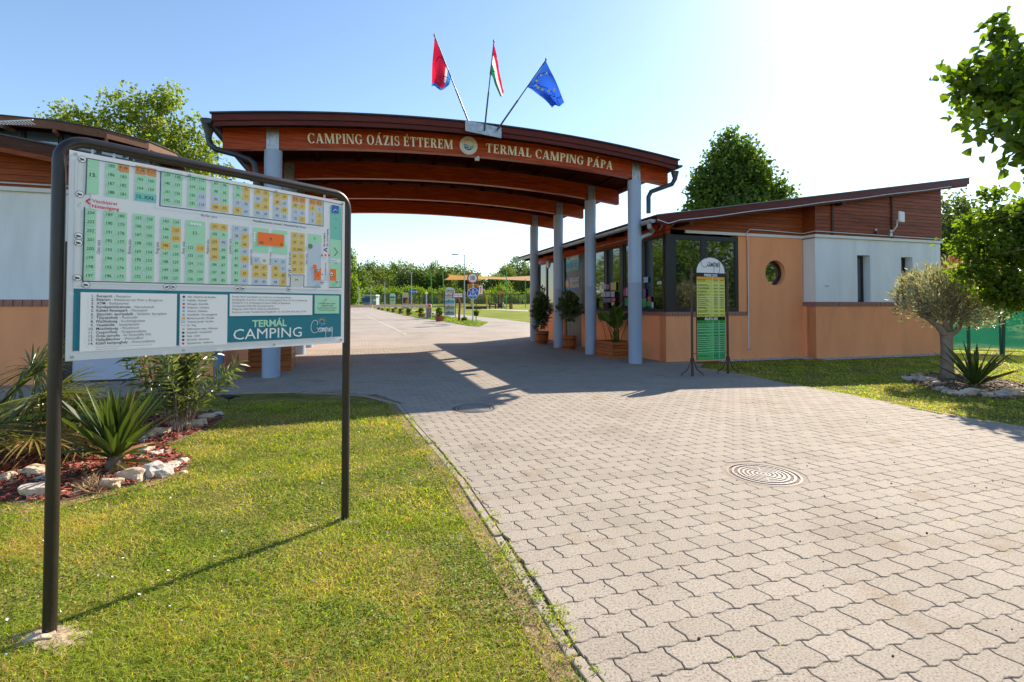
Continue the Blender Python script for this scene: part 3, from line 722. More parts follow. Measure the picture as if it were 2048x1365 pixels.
def buv(px, py):
    r = ray(px, py); o = Vector((0, 0, HCAM)); q = SA + SN * (BO + .004)
    k = (q - o).dot(SN) / r.dot(SN); h = o + r * k; return ((h - SA).dot(SE), h.z)
bx0, bz1 = buv(143, 301); _, bz0 = buv(127, 723); bx1, _ = buv(689, 548)
bz1 = bz1 + .001; bz0 = (bz0 + buv(686, 686)[1]) / 2; bx0 = buv(135, 510)[0]
board = MB().box(SA + SE * (bx0 + bx1) / 2 + SN * BO + Z * (bz0 + bz1) / 2, bx1 - bx0, .006, bz1 - bz0, SE, SN * -1).build('board', M('board_white', (.76, .77, .79), .35, .02, 3), t)
WH, GRN, YEL, BLU, BRN, ORA, TEA, GRY, LTE, BK = (.80, .82, .84), (.36, .70, .47), (.68, .50, .13), (.48, .58, .68), (.62, .28, .07), (.90, .17, .015), (.004, .17, .235), (.62, .68, .66), (.16, .52, .42), (.03, .04, .045)
pr = Print(SA + SN * (BO + .0034), SE, Z, SN, board); pr.dim = .98
def blk(xl, xr, ym, yt, yb):
    x0, x1 = buv(xl, ym)[0], buv(xr, ym)[0]; xm = (xl + xr) / 2; return x0, x1, buv(xm, yt)[1], buv(xm, yb)[1]
mz1 = buv(230, 318)[1]
# grey map field and edge lines
X0, X1 = buv(153, 500)[0], buv(684, 500)[0]; ZB = buv(150, 578)[1]
pr.rect(buv(146, 560)[0], ZB, X1, (bz1 - .018), (.64, .68, .70), 1, 'map_field')
pr.rect(buv(197, 300)[0] - .02, buv(400, 573)[1], X1 - .002, bz1 - .03, (.72, .75, .78), 1.5, 'map_field')
bots = []
def grid(bl, colsdef, name='plot', split=True):
    x0, x1, z1, z0 = bl; nc = len(colsdef)
    for c, items in enumerate(colsdef):
        a, b = x0 + (x1 - x0) * c / nc, x0 + (x1 - x0) * (c + 1) / nc; n = sum(i[2] if len(i) > 2 else 1 for i in items); k = 0
        for it in items:
            hgt = it[2] if len(it) > 2 else 1
            za = z1 - (z1 - z0) * k / n; zb = z1 - (z1 - z0) * (k + hgt) / n; k += hgt
            g = .0011
            pr.rect(a + g, zb + g, b - g, za - g, it[1], 2, 'plot_print')
            if it[0]: pr.text(it[0], (a + b) / 2, (za + zb) / 2 - .0058, .0185 if len(it[0]) > 2 else .019, BK if it[1] != BRN else (.12, .06, .03), 3, 'c', .0, sx=.86, part='plot_numbers')
    if nc == 2:
        n = max(len(colsdef[0]), 1); n = sum(i[2] if len(i) > 2 else 1 for i in colsdef[0])
        for k in range(1, int(n), 2):
            pr.disc((x0 + x1) / 2, z1 - (z1 - z0) * k / n, .0075, (.55, .6, .68), 3.5, 'plot_print', ry=.0042, n=8)
def col(nums, cols): return [(str(n), c) for n, c in zip(nums, cols)]
g_, y_, b_ = GRN, YEL, BLU
seq = lambda a, b: list(range(a, b + 1)) if a <= b else list(range(a, b - 1, -1))
bt = lambda xl, xr, yt, yb: blk(xl, xr, 489, yt, yb)
grid(bt(168.4, 192, 417, 561), [col(seq(204, 197), [g_] * 8)])
grid(bt(205.4, 253.8, 422.5, 562), [col(seq(189, 196), [g_] * 8), col(seq(180, 173), [g_] * 8)])
grid(bt(265, 309.4, 429, 563), [col(seq(165, 172), [g_] * 8), col(seq(158, 151), [g_] * 8)])
grid(bt(320.7, 361.8, 436, 565), [col(seq(143, 150), [g_] * 3 + [y_] + [g_] * 4), col(seq(134, 127), [g_, y_, y_] + [g_] * 5)])
x0, x1, z1, z0 = bt(371.5, 410.2, 442, 567); zm = z1 - (z1 - z0) * 3 / 8
pr.rect(x0, zm + .001, x1, z1, g_, 2, 'plot_print'); pr.text('11.', (x0 + x1) / 2, (z1 + zm) / 2 - .01, .021, BK, 3, 'c', .02)
for k in range(4): pr.disc((x0 + x1) / 2 + (k - 1.5) * .0115, z1 - .015, .005, (.85, .85, .9), 3, 'plot_print', n=8)
grid((x0, x1, zm, z0), [col(seq(122, 126), [g_] * 5), col(seq(113, 109), [y_] + [g_] * 4)])
grid(bt(420, 455.6, 447, 568.5), [col(seq(101, 108), [y_, g_, y_, y_, y_, g_, g_, g_]), col(seq(92, 85), [y_, g_, b_, g_, g_, g_, g_, g_])])
grid(bt(464, 497.9, 452, 569), [col(seq(77, 84), [b_, b_, g_, g_, g_, g_, g_, g_]), col(seq(68, 61), [b_, y_, y_, b_, y_, b_, y_, b_])])
grid(bt(505, 536, 514.5, 571), [col(seq(57, 60), [b_, y_, y_, b_]), col(seq(48, 45), [(.72, .74, .6), y_, y_, b_])])
grid(bt(543.8, 573.8, 517, 572), [col(seq(41, 44), [b_, y_, y_, b_]), col(seq(32, 29), [b_, b_, y_, y_])])
for xl, xr, yt, yb in ((506.5, 537, 456.5, 505.5), (545, 574.5, 461, 508.5)):
    x0, x1, z1, z0 = bt(xl, xr, yt, yb); pr.rect(x0, z0, x1, z1, g_, 2, 'plot_print')
    for q in range(4): pr.disc(x0 + .006 if xl < 540 else x1 - .006, (z0 + z1) / 2 + .035 - q * .013, .005, (.85, .85, .9), 3, 'plot_print', n=8)
x0, x1, z1, z0 = bt(515, 567.5, 467, 492); pr.rect(x0, z0, x1, z1, ORA, 3, 'plot_print')
pr.text('9.', (x0 + x1) / 2, (z0 + z1) / 2 - .005, .02, BK, 4, 'c', .02); pr.text('10.', x0 + .012, z0 + .006, .018, BK, 4, 'l', .02); pr.text('8.', x1 - .006, z0 + .006, .018, BK, 4, 'r', .02)
x0, x1, z1, z0 = bt(582, 609.7, 465.5, 547)
zz = lambda k: z1 - (z1 - z0) * k / 6
grid((x0, x1, zz(0), zz(2)), [col([23, 24], [y_] * 2), col([14, 13], [y_] * 2)])
pr.rect(x0, zz(3) + .004, x1, zz(2), y_, 2, 'plot_print'); pr.text('12. XXL', (x0 + x1) / 2, (zz(2) + zz(3)) / 2 - .005, .017, BK, 3, 'c', .02)
grid((x0, x1, zz(3), zz(6)), [col([26, 27, 28], [y_] * 3), col([11, 10, 9], [y_] * 3)])
gx0, gx1, gz1, gz0 = bt(581, 607, 551, 573); pr.rect(gx0, gz0, gx1, gz1, (.6, .63, .58), 2, 'plot_print'); pr.text('14.', (gx0 + gx1) / 2, (gz0 + gz1) / 2, .017, BK, 3, 'c', .02)
x0, x1, z1, z0 = bt(616.5, 642.2, 469, 574); zm = z1 - .1 * (z1 - z0) * 1.6
pr.rect(x0, zm, x1, z1, g_, 2, 'plot_print'); pr.text('5.', (x0 + x1) / 2, (z1 + zm) / 2 - .005, .016, BK, 3, 'c', .02); pr.rect(x0, z0, x1, zm - .001, b_, 2, 'plot_print')
pr.disc(*buv(620.5, 493), .014, (.05, .28, .06), 3, 'plot_print', n=14)
a, b = buv(628.5, 536), buv(641.5, 561); pr.rect(a[0], b[1], b[0], a[1], ORA, 3, 'plot_print'); pr.disc(*buv(629, 534), .013, ORA, 3.3, 'plot_print', n=14); pr.text('2.', *buv(636, 552), .016, BK, 4, 'c', .02)
pr.disc(*buv(644, 549), .005, (.05, .3, .75), 3, 'plot_print', n=8)
x0, x1 = buv(660, 489)[0], buv(682, 489)[0]; zt, zb = bz1 - .034, buv(672, 574)[1]
pr.rect(x0, zb, x1, zt, LTE, 2, 'plot_print'); pr.rect(x0, buv(672, 519)[1], x1, buv(672, 480)[1], GRN, 2.3, 'plot_print')
pr.rect(x0, buv(672, 525)[1], x1, buv(672, 518)[1], (.72, .75, .78), 2.5, 'plot_print'); pr.rect(x0, zb, x1, buv(672, 525)[1], GRN, 2.3, 'plot_print')
a, b = buv(663.5, 410), buv(677, 428); pr.rect(a[0], b[1], b[0], a[1], (.02, .10, .42), 3, 'plot_print')
pr.line([buv(666, 423), buv(670, 419), buv(674, 422)], .003, (.7, .8, .9), 4, 'plot_print')
a, b = buv(660, 538), buv(672, 562); pr.rect(a[0], b[1], b[0], a[1], ORA, 3, 'plot_print'); pr.text('1.', *buv(667, 553), .016, BK, 4, 'c', .02)
for s_, q in (('7.', (672, 440)), ('6.', (672, 458)), ('4.', (672, 529))): pr.text(s_, *buv(*q), .013, BK, 3, 'c', .02)
pr.line([buv(668, 496), buv(675, 505), buv(669, 512)], .004, BK, 3)
for k in range(4): pr.disc(buv(661 + k * 3.7, 521)[0], buv(664, 521)[1], .004, (.35, .4, .7), 3, 'plot_print', n=8)
# top rows
tp = lambda xl, xr, yt, yb: blk(xl, xr, (yt + yb) / 2, yt, yb)
x0, x1, z1, z0 = tp(174, 198, 320, 388); pr.rect(x0, z1 - .028, x1, z1, g_, 2, 'plot_print'); pr.rect(x0, z0, x1, z1 - .03, g_, 2, 'plot_print'); pr.text('13.', (x0 + x1) / 2, (z0 + z1) / 2, .021, BK, 3, 'c', .02)
B_ = BRN
grid(tp(210.6, 258.5, 326, 396), [col([185, 186, 187, 188], [g_] * 4), col(['F 19', 183, 182, 181], [B_] + [g_] * 3)])
x0, x1, z1, z0 = tp(269.5, 313, 334, 404); q = z1 - (z1 - z0) * .765
grid((x0, x1, z1, q), [col(['F 18', 163, 164], [B_, g_, g_]), col(['F 17', 160, 159], [B_, g_, g_])]); pr.rect(x0, z0, x1, q, (.16, .55, .5), 2, 'plot_print'); pr.text('12. XXL', (x0 + x1) / 2, (z0 + q) / 2 - .006, .02, BK, 3, 'c', .02)
tops = [((324, 365), 344, 411, [139, 140, 141, 142], [g_] * 4, [138, 137, 136, 135], [g_] * 4),
 ((375.5, 412.8), 352, 417, [118, 119, 120, 121], [g_] * 4, [117, 116, 115, 114], [g_, g_, b_, b_]),
 ((422.6, 457.6), 362, 424, [97, 98, 99, 100], [g_, g_, b_, y_], [96, 95, 94, 93], [g_, g_, g_, y_]),
 ((466.5, 500), 370.5, 430, [73, 74, 75, 76], [g_, g_, b_, y_], [72, 71, 70, 69], [y_, y_, b_, b_]),
 ((508, 538.6), 378, 435, [53, 54, 55, 56], [y_, b_, y_, b_], [52, 51, 50, 49], [y_, y_, y_, b_]),
 ((546.7, 575.8), 386, 440, [37, 38, 39, 40], [y_, y_, b_, b_], [36, 35, 34, 33], [y_, b_, y_, b_]),
 ((583.8, 611), 393, 445, ['F 4', 20, 21, 22], [B_, y_, b_, b_], ['F 3', 17, 16, 15], [B_, y_, b_, y_]),
 ((618, 644.3), 399, 449.5, ['F 2', 6, 7, 8], [B_, y_, b_, b_], ['F 1', 3, 2, 1], [B_, b_, y_, y_])]
for (xl, xr), yt, yb, n1, c1, n2, c2 in tops: grid(tp(xl, xr, yt, yb), [col(n1, c1), col(n2, c2)])
# border lines of the zones
pr.line([buv(321.5, 343), buv(319.5, 412), buv(645.8, 453), buv(646, 402)], .0045, (.03, .14, .22), 3, 'zone_outline')
pr.line([buv(171, 389), buv(174, 317), buv(640, 401), buv(684, 410)], .003, BK, 3, 'zone_outline')
pr.line([buv(169, 415), buv(165, 563), buv(580, 573)], .0035, BK, 3, 'zone_outline'); pr.line([buv(580, 573), buv(581, 550), buv(608, 550.5), buv(607, 574.5), buv(641, 575)], .003, BK, 3, 'zone_outline'); pr.line([buv(658, 575.5), buv(682, 575.5), buv(684, 410)], .003, BK, 3, 'zone_outline')
pr.text('Vészkijárat', *buv(184, 405), .0185, (.60, .03, .04), 3, 'l', .012); pr.text('Notausgang', *buv(184, 415.5), .0185, (.60, .03, .04), 3, 'l', .02)
pr.line([buv(179, 398.5), buv(172.5, 403), buv(178.5, 408)], .006, (.60, .03, .04), 3)
pr.text('Berlin utca', *buv(402, 433), .016, BK, 3, 'l'); pr.text('Háziállatmentes övezet / Haustierfreie Zone', buv(506, 445)[0], buv(560, 451)[1], .0165, (.03, .12, .18), 3, 'l', .012, width=buv(611, 453)[0] - buv(506, 445)[0])
for s_, x in (('Oslo utca', 200), ('Róma utca', 261.5), ('Prag utca', 317), ('Paris utca', 369), ('Madrid utca', 417.5), ('London utca', 462), ('Lissabon utca', 503.5), ('Brüssel utca', 580.5), ('Wien utca', 614.5), ('Dublin utca', 542)):
    pr.text(s_, *buv(x, 508 if x < 500 else 530), .0165, BK, 3, 'l', 0, .85, rot=90)
pr.text('Budapest utca', *buv(652, 551), .015, BK, 3, 'l', 0, .85, rot=90); pr.text('Be- és kijárat', *buv(650, 493), .0165, BK, 3, 'l', .01, .85, rot=90); pr.text('Ein- und Ausgang', *buv(656, 493), .0165, BK, 3, 'l', .01, .85, rot=90)
pr.line([buv(654, 497), buv(648, 500), buv(654, 504)], .006, BK, 3)
a, b = buv(642, 509), buv(660, 513); pr.rect(a[0], b[1], b[0], a[1], (.85, .85, .85), 3); 
for k in range(3): a, b = buv(642 + 7 * k, 509), buv(645.5 + 7 * k, 513); pr.rect(a[0], b[1], b[0], a[1], (.7, .02, .04), 4)
def camera_mark(px, py, r=.0135, fl=1):
    x, z = buv(px, py); pr.disc(x, z, r, BK, 4, 'camera_symbols', n=16); pr.disc(x, z, r * .88, WH, 4.5, 'camera_symbols', n=16)
    pr.poly([(x - fl * r * .6, z + r * .35), (x + fl * r * .45, z + r * .1), (x + fl * r * .6, z - r * .25), (x + fl * r * .2, z - r * .4), (x - fl * r * .6, z - r * .05)], BK, 5, 'camera_symbols')
    pr.line([(x - fl * r * .1, z - r * .2), (x - fl * r * .55, z - r * .55)], r * .16, BK, 5, 'camera_symbols')
for q in ((164, 319), (159.5, 389), (157, 472.5), (156.5, 486), (154, 556), (171.5, 570)): camera_mark(*q)
for q in ((333, 574), (346, 574), (474.5, 577.5), (485.5, 577.5), (577.5, 579), (580, 541), (580, 550.5), (635.5, 539.5), (644, 565), (662, 549), (674.5, 564)): camera_mark(q[0], q[1], .012, -1 if q[0] in (333, 474.5) else 1)
# legend band
tx0, tx1 = buv(146, 650)[0], buv(682, 630)[0]; tz1 = (buv(146, 579)[1] + buv(682, 588)[1]) / 2; tz0 = bz0 + .037
pr.rect(tx0, tz0, tx1, tz1, TEA, 2, 'legend_band')
def panel(xl, xr, yt, yb, colr=WH):
    x0, x1 = buv(xl, (yt + yb) / 2)[0], buv(xr, (yt + yb) / 2)[0]; xm = (xl + xr) / 2; z1, z0 = buv(xm, yt)[1], buv(xm, yb)[1]; pr.rect(x0, z0, x1, z1, colr, 3, 'legend_panels'); return x0, x1, z0, z1
x0, x1, z0, z1 = panel(160, 353, 586.5, 699)
items = ['Recepció|Rezeption', 'Étterem|Restaurant mit Wein u. Biergarten', 'ATM|Bankautomat', 'Kerékpárkölcsönzés|Fahrradverleih', 'Kültéri fitneszpark|Fitnesspark', 'Játszótér, sportpályák|Spielplatz, Sportplätze', 'Tűzrakóhely|Feuerstelle', 'Főzőhelység|Kochmöglichkeit', 'Vizesblokk|Sanitärbereich', 'Mosóhelység|Waschraum', 'Csoporthely|Gruppenstellplatz', 'Óriás parcella|für Dickschiffe XXL', 'Hulladékudvar|Wertstoffhof', 'Külső kempinghely|Aussenstellplätze']
st = (z1 - z0 - .03) / 14
for i, s_ in enumerate(items):
    a, b = s_.split('|'); z = z1 - .013 - st * i - .006
    pr.text('%d.' % (i + 1), x0 + .042, z, .0150, BK, 4, 'r', .010, part='legend_text'); pr.text(a, x0 + .050, z, .0150, BK, 4, 'l', .014, .92, part='legend_text')
    v, f, gx0_, gx1_ = glyphs(a, .014); wd = (gx1_ - gx0_) * .0150 * .92
    pr.text('- ' + b, x0 + .056 + wd, z, .0145, (.10, .11, .12), 4, 'l', 0, .84, part='legend_text')
for k in range(2): pr.line([(x0 + .05, z0 + .014 - k * .007), (x0 + (.24 if k == 0 else .12), z0 + .014 - k * .007)], .0014, (.35, .36, .38), 4, 'legend_text')
x0, x1, z0, z1 = panel(359, 454.5, 589, 692)
it2 = ['Wifi - WLAN für alle Parzellen', 'Hulladék - Wertstoff', 'Elsősegély - Erste Hilfe', 'Kutyamosó - Hundebad', 'Animáció - Animation', 'Közműblokk - Versorgungsblock', 'Murvázott parcella - Parzellen', 'Térköves parcella - Parzellen', 'Út - Weg', 'Alátámasztott rámpa - Hilfsrampe', 'Kutyafürdő - Hundedusche', 'Faház - Chalet', 'Információ - Information', 'Gázpalackcsere - Gasflaschen']
st = (z1 - z0 - .012) / 14; icc = [BK, (.4, .45, .8), (.8, .05, .03), (.03, .25, .75), (.4, .4, .45), (.35, .4, .5), YEL, BLU, (.55, .6, .1), YEL, BK, BK, BK, (.7, .05, .03)]
for i, s_ in enumerate(it2):
    z = z1 - .013 - st * i; pr.text(s_, x0 + .030, z - .004, .0118, (.06, .07, .08), 4, 'l', .006, .8, part='legend_text')
    if i in (6, 7): pr.rect(x0 + .008, z - .006, x0 + .022, z + .007, icc[i], 4, 'legend_icons')
    elif i == 8: pr.rect(x0 + .006, z - .002, x0 + .024, z + .002, icc[i], 4, 'legend_icons')
    else: pr.disc(x0 + .015, z, .0055, icc[i], 4, 'legend_icons', n=10)
x0, x1, z0, z1 = panel(459, 624.5, 589.5, 631.5)
for i, s_ in enumerate(['Parcella: 100 m², közműblokk: áram (16 A), friss- és szennyvízcsatlakozás', 'Parzellengröße: 10 auf 10 m = 100 qm mit Versorgungsblock, Strom 16 A, Be- u. Entwässerung', 'Parcellák Nr. 9-10, 23-28 geeignet für schwere Mobile, mit Rasensteinen', 'Csendespihenő 12:00-14:00 óráig, kérjük betartani', 'Mittagsruhe 12:00-14:00 Uhr, Nachtruhe 23:00-06:00 Uhr', 'Kutyamentes övezet / Hundefreie Zone: Parzellen Nr. 1-8, 15-22, 33-40, 49-56, 69-76, 93-100']):
    pr.text(s_, x0 + .012, z1 - .018 - i * (z1 - z0 - .018) / 6, .0125, (.05, .06, .08), 4, 'l', 0, .8, part='legend_text')
x0, x1, z0, z1 = panel(629, 678, 591.5, 627.5, (.38, .70, .50)); camera_mark(653, 599, .009)
for i in range(4): pr.text(['A kamerarendszer a kerítés', 'védelmében szolgál', 'Das Kamerasystem ist installiert', 'Nicht nach innen gerichtet'][i], (x0 + x1) / 2, z1 - .048 - i * .0125, .0125, (.04, .12, .10), 4, 'c', .01 if i < 2 else 0, .75, part='legend_text')
a = buv(504, 652); b = buv(573, 651); pr.text('TERMÁL', a[0], a[1] - .006, .048, (.40, .72, .50), 4, 'l', .028, width=b[0] - a[0])
a = buv(466, 679); b = buv(603, 672); pr.text('CAMPING', a[0], a[1] - .003, .074, WH, 4, 'l', .0, width=b[0] - a[0])
c = buv(643.5, 646); logo(pr, c[0], c[1], .030, 4)
c0 = buv(620, 672); c1 = buv(664, 668); pr.text('THERMAL', (c0[0] + c1[0]) / 2, buv(643, 659)[1], .014, WH, 4, 'c', .01)
script_camping(pr, c0[0], buv(640, 676)[1] + .002, (c1[0] - c0[0]), WH, 4, .018)
pr.done()
bl = MB()
for px, py in ((151, 307), (380, 348), (553, 381), (688, 406), (132.5, 718), (367, 705), (548.5, 692), (682, 680)):
    x, z = buv(px, py); x = min(max(x, bx0 + .02), bx1 - .015); z = min(max(z, bz0 + .014), bz1 - .012)
    c = SA + SE * x + SN * (BO + .0032) + Z * z; bm_ = MB().tube([c, c + SN * .004], .0058, 10); bm_.build('bolt', m_steel, t)
for k, x in enumerate((.10, .17, SLEN - .15)): MB().box(SA + SE * x + Z * (TOPZ - .034), .006, .012, .026, SE, SN).build('hanger', m_steel, t)
for c in (SA, SB):
    big = 1 if c is SA else .55
    o = MB()
    for k in range(3): o.blob(c + Vector((-.03 + .05 * k, -.02 * k, -.006)), .10 * big, .07 * big, .016, seed=k + (9 if c is SA else 3), sub=3, amp=.5, fr=2.5)
    tag(o.build('soil_patch', m_dirt, None, True, loc=c), 'bare pale dirt around the %s leg of the map sign' % ('near left' if c is SA else 'far right'), 'soil patch', kind='stuff')
o = MB().blob(SA + Vector((-.012, -.03, .012)), .05, .022, .014, seed=5, sub=2, amp=.4, rot=.5)
tag(o.build('flat_stone', m_stone, loc=SA + Vector((-.012, -.03, 0))), 'small flat stone lying against the near left sign leg', 'stone')
# ================================================================ gate roof (canopy)
CS = 2.18      # column spacing along the drive
gate = thing('entrance_canopy', 'arched timber gate roof on round blue-grey columns over the drive', 'gate', F(-3.6, 0))
SL, SR, SMID = -8.06, .80, -3.66
ztop = lambda s: 4.715 - .0162 * (s - SMID) ** 2
zbeam = lambda s: 4.207 - .0144 * (s + 3.575) ** 2
def arcbox(mb, s0, s1, t0, t1, zb, zt, n=28):
    S = [s0 + (s1 - s0) * i / n for i in range(n + 1)]
    vs = []
    for s in S: vs += [F(s, t0, zb(s)), F(s, t1, zb(s)), F(s, t1, zt(s)), F(s, t0, zt(s))]
    fs = [(0, 1, 2, 3), tuple(n * 4 + k for k in (3, 2, 1, 0))]
    for i in range(n):
        for k in range(4): fs.append((i * 4 + k, i * 4 + (k + 1) % 4, i * 4 + 4 + (k + 1) % 4, i * 4 + 4 + k))
    return mb.add(vs, fs)
TBK = 3 * CS + .45
roof = arcbox(MB(), SL + .02, SR - .02, -.40, TBK, lambda s: ztop(s) - .03, ztop).build('roof_skin', m_zinc2, gate)
arcbox(MB(), SL - .02, SR + .02, -.49, -.43, lambda s: ztop(s) - .012, lambda s: ztop(s) + .012).build('roof_flashing', m_gutter, roof)
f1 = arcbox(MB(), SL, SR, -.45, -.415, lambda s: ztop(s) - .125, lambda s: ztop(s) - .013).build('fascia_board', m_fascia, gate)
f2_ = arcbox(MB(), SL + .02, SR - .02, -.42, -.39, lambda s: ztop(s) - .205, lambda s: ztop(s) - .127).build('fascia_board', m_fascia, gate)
for s_ in (SL + .015, SR - .045): MB().fb(s_, s_ + .03, -.41, TBK, ztop(s_) - .12, ztop(s_) - .035).build('eave_board', m_fascia, gate)
arcbox(MB(), SL, SR, TBK, TBK + .03, lambda s: ztop(s) - .2, lambda s: ztop(s) - .01).build('fascia_board', m_fascia, gate)
# soffit planks running along the drive
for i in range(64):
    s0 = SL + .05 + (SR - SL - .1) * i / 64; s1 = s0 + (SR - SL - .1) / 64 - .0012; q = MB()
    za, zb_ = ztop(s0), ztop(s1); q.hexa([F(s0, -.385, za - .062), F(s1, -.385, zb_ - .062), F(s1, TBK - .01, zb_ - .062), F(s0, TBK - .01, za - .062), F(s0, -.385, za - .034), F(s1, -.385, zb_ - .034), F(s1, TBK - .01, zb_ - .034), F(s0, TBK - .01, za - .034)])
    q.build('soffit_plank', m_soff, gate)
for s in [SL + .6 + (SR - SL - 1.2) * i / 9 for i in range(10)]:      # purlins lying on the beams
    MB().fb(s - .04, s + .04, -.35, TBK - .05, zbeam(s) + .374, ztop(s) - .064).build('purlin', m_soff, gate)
beams = []
for k in range(4):
    tk = k * CS; beams.append(arcbox(MB(), -7.2 - .78, .80, tk - .07, tk + .07, zbeam, lambda s: zbeam(s) + .37).build('glulam_beam', m_wood, gate))
for k in range(4):
    for s in (0, -7.2):
        tk = k * CS; zt = 3.99; b0 = gz(F(s, tk).y); c = F(s, tk)
        co = MB().lathe((c.x, c.y, 0), [(.146, b0 - .05), (.146, 1.75), (.1475, 1.752), (.1475, 1.77), (.145, 1.772), (.145, zt), (.10, zt + .01)], 28).build('column', m_col, gate, True)
        zt2 = zbeam(s) + .335
        for tt in ((tk - .086, tk - .074), (tk + .074, tk + .086)): MB().fb(s - .10, s + .10, tt[0], tt[1], zt, zt2).build('steel_plate', m_steel, co)
        for ss in (-.055, .055): MB().fb(s + ss - .008, s + ss + .008, tk - .100, tk - .087, zt, zt2 - .03).build('plate_rib', m_steel, co)
        MB().box(F(s, tk - .09, zt2 - .1), .03, .02, .03).build('bolt', m_steel, co)
def rgutter(mb, a, b, r, n=10, th=.006):
    a, b = Vector(a), Vector(b); d = (b - a).normalized(); q = d.cross(Z).normalized()
    prof = [(-r * math.cos(math.pi * k / n), -r * math.sin(math.pi * k / n)) for k in range(n + 1)]
    prof += [(x * (1 - th / r), y * (1 - th / r)) for x, y in prof[::-1]]
    m = len(prof); vs = [e + q * x + Z * y for e in (a, b) for x, y in prof]
    fs = [(i, (i + 1) % m, m + (i + 1) % m, m + i) for i in range(m)] + [tuple(range(n + 1)), tuple(m + k for k in range(n + 1))[::-1]]
    return mb.add(vs, fs)
for s, nm in ((SR + .048, 1), (SL - .048, 0)):
    ze = ztop(s) - .10; g = rgutter(MB(), F(s, -.46, ze), F(s, TBK, ze), .062).build('gutter', m_gutter, gate)
    if nm:
        Yd = 10.85; pl = [at(1364, 352, Yd), at(1352, 352, Yd), at(1350, 358, Yd), at(1344, 369, Yd), at(1318, 378, Yd), at(1302, 384, Yd), at(1297, 394, Yd), at(1297, 427, Yd)]
        pl = pl[1:]; MB().lathe(tuple(at(1350, 361, Yd)), [(.045, 0), (.055, .06), (.085, .17), (.085, .19), (.05, .19)], 14).build('hopper', m_gutter, gate, True)
        MB().tube([at(1350, 358, Yd)] + pl[2:], .050, 12).build('downpipe', m_gutter, gate, True)
    else:
        Yd = 8.35; MB().lathe(tuple(at(417, 279, Yd)), [(.045, 0), (.055, .08), (.11, .26), (.13, .32), (.05, .32)], 14).build('hopper', m_gutter, gate, True)
        MB().tube([at(417, 278, Yd), at(421, 290, Yd), at(432, 299, Yd), at(470, 309, 8.5), at(498, 319, 8.6), at(509, 328, 8.6), at(512, 345, 8.6), at(511, 440, 8.6), at(509, 560, 8.6)], .048, 12).build('downpipe', m_gutter, gate, True)
# serif letters cut from sheet, one mesh each
def serif(ch):
    base = {'Á': 'A', 'É': 'E'}.get(ch, ch); q = []; R = lambda x0, y0, x1, y1: q.append([(x0, y0), (x1, y0), (x1, y1), (x0, y1)]); T_, t_, s_ = .19, .075, .055
    def stem(x, w=T_, ex=.07): R(x, 0, x + w, 1); R(x - ex, 0, x + w + ex, s_); R(x - ex, 1 - s_, x + w + ex, 1)
    def slant(xb, xt, w, y0=0, y1=1): q.append([(xb, y0), (xb + w, y0), (xt + w, y1), (xt, y1)])
    def ringp(cx, cy, rx, ry, wx, wy, a0, a1, n=14):
        for k in range(n):
            b0, b1 = [math.radians(a0 + (a1 - a0) * j / n) for j in (k, k + 1)]
            q.append([(cx + (rx - wx) * math.cos(b0), cy + (ry - wy) * math.sin(b0)), (cx + rx * math.cos(b0), cy + ry * math.sin(b0)), (cx + rx * math.cos(b1), cy + ry * math.sin(b1)), (cx + (rx - wx) * math.cos(b1), cy + (ry - wy) * math.sin(b1))])
    w = .7
    if base == 'I': stem(.08); w = .35
    elif base == 'E': stem(.08); R(.2, 0, .62, t_); R(.2, 1 - t_, .6, 1); R(.2, .47, .5, .47 + t_); R(.56, 0, .62, .24); R(.54, .76, .6, 1); R(.45, .38, .5, .64); w = .68
    elif base == 'L': stem(.08); R(.2, 0, .62, t_); R(.56, 0, .62, .26); w = .66
    elif base == 'T': stem(.27); R(.02, 1 - t_, .71, 1); R(.02, .74, .08, 1); R(.65, .74, .71, 1); w = .73
    elif base == 'P' or base == 'R':
        stem(.08); ringp(.3, .73, .34, .27, .17, .07, -90, 90); R(.2, .93, .32, 1); R(.2, .46, .32, .53); w = .66
        if base == 'R': slant(.56, .3, .2, 0, .5); R(.5, 0, .82, s_); w = .8
    elif base == 'M': stem(.06, .08, .06); stem(.78, T_, .06); slant(.42, .06, .2); slant(.46, .8, .07); w = 1.06
    elif base == 'N': stem(.06, .08, .06); stem(.68, .08, .06); slant(.58, .06, .19); w = .84
    elif base == 'A': slant(.08, .34, .07); slant(.56, .3, .21); R(.2, .27, .62, .27 + t_); R(0, 0, .24, s_); R(.5, 0, .86, s_); w = .86
    elif base == 'Z': R(.04, 0, .66, t_); R(.04, 1 - t_, .66, 1); slant(.05, .43, .22); R(.60, 0, .66, .25); R(.04, .75, .10, 1); w = .7
    elif base == 'O': ringp(.42, .5, .40, .52, .19, .055, 0, 360, 28); w = .84
    elif base in 'CG':
        ringp(.42, .5, .40, .52, .19, .06, 42, 318, 24); R(.66, .68, .72, .98); w = .76
        if base == 'G': R(.56, .05, .74, .45); R(.48, .42, .82, .47); w = .84
    elif base == 'S':
        ringp(.32, .755, .26, .265, .12, .075, 35, 270); ringp(.33, .265, .28, .285, .14, .075, -145, 90); R(.50, .72, .555, .98); R(.06, .02, .115, .3); w = .64
    if ch in 'ÁÉ': q.append([(w * .42, 1.07), (w * .55, 1.07), (w * .78, 1.3), (w * .6, 1.3)])
    return q, w
m_letter = M('cream_letters', (.86, .79, .56), .5, .05, 20)
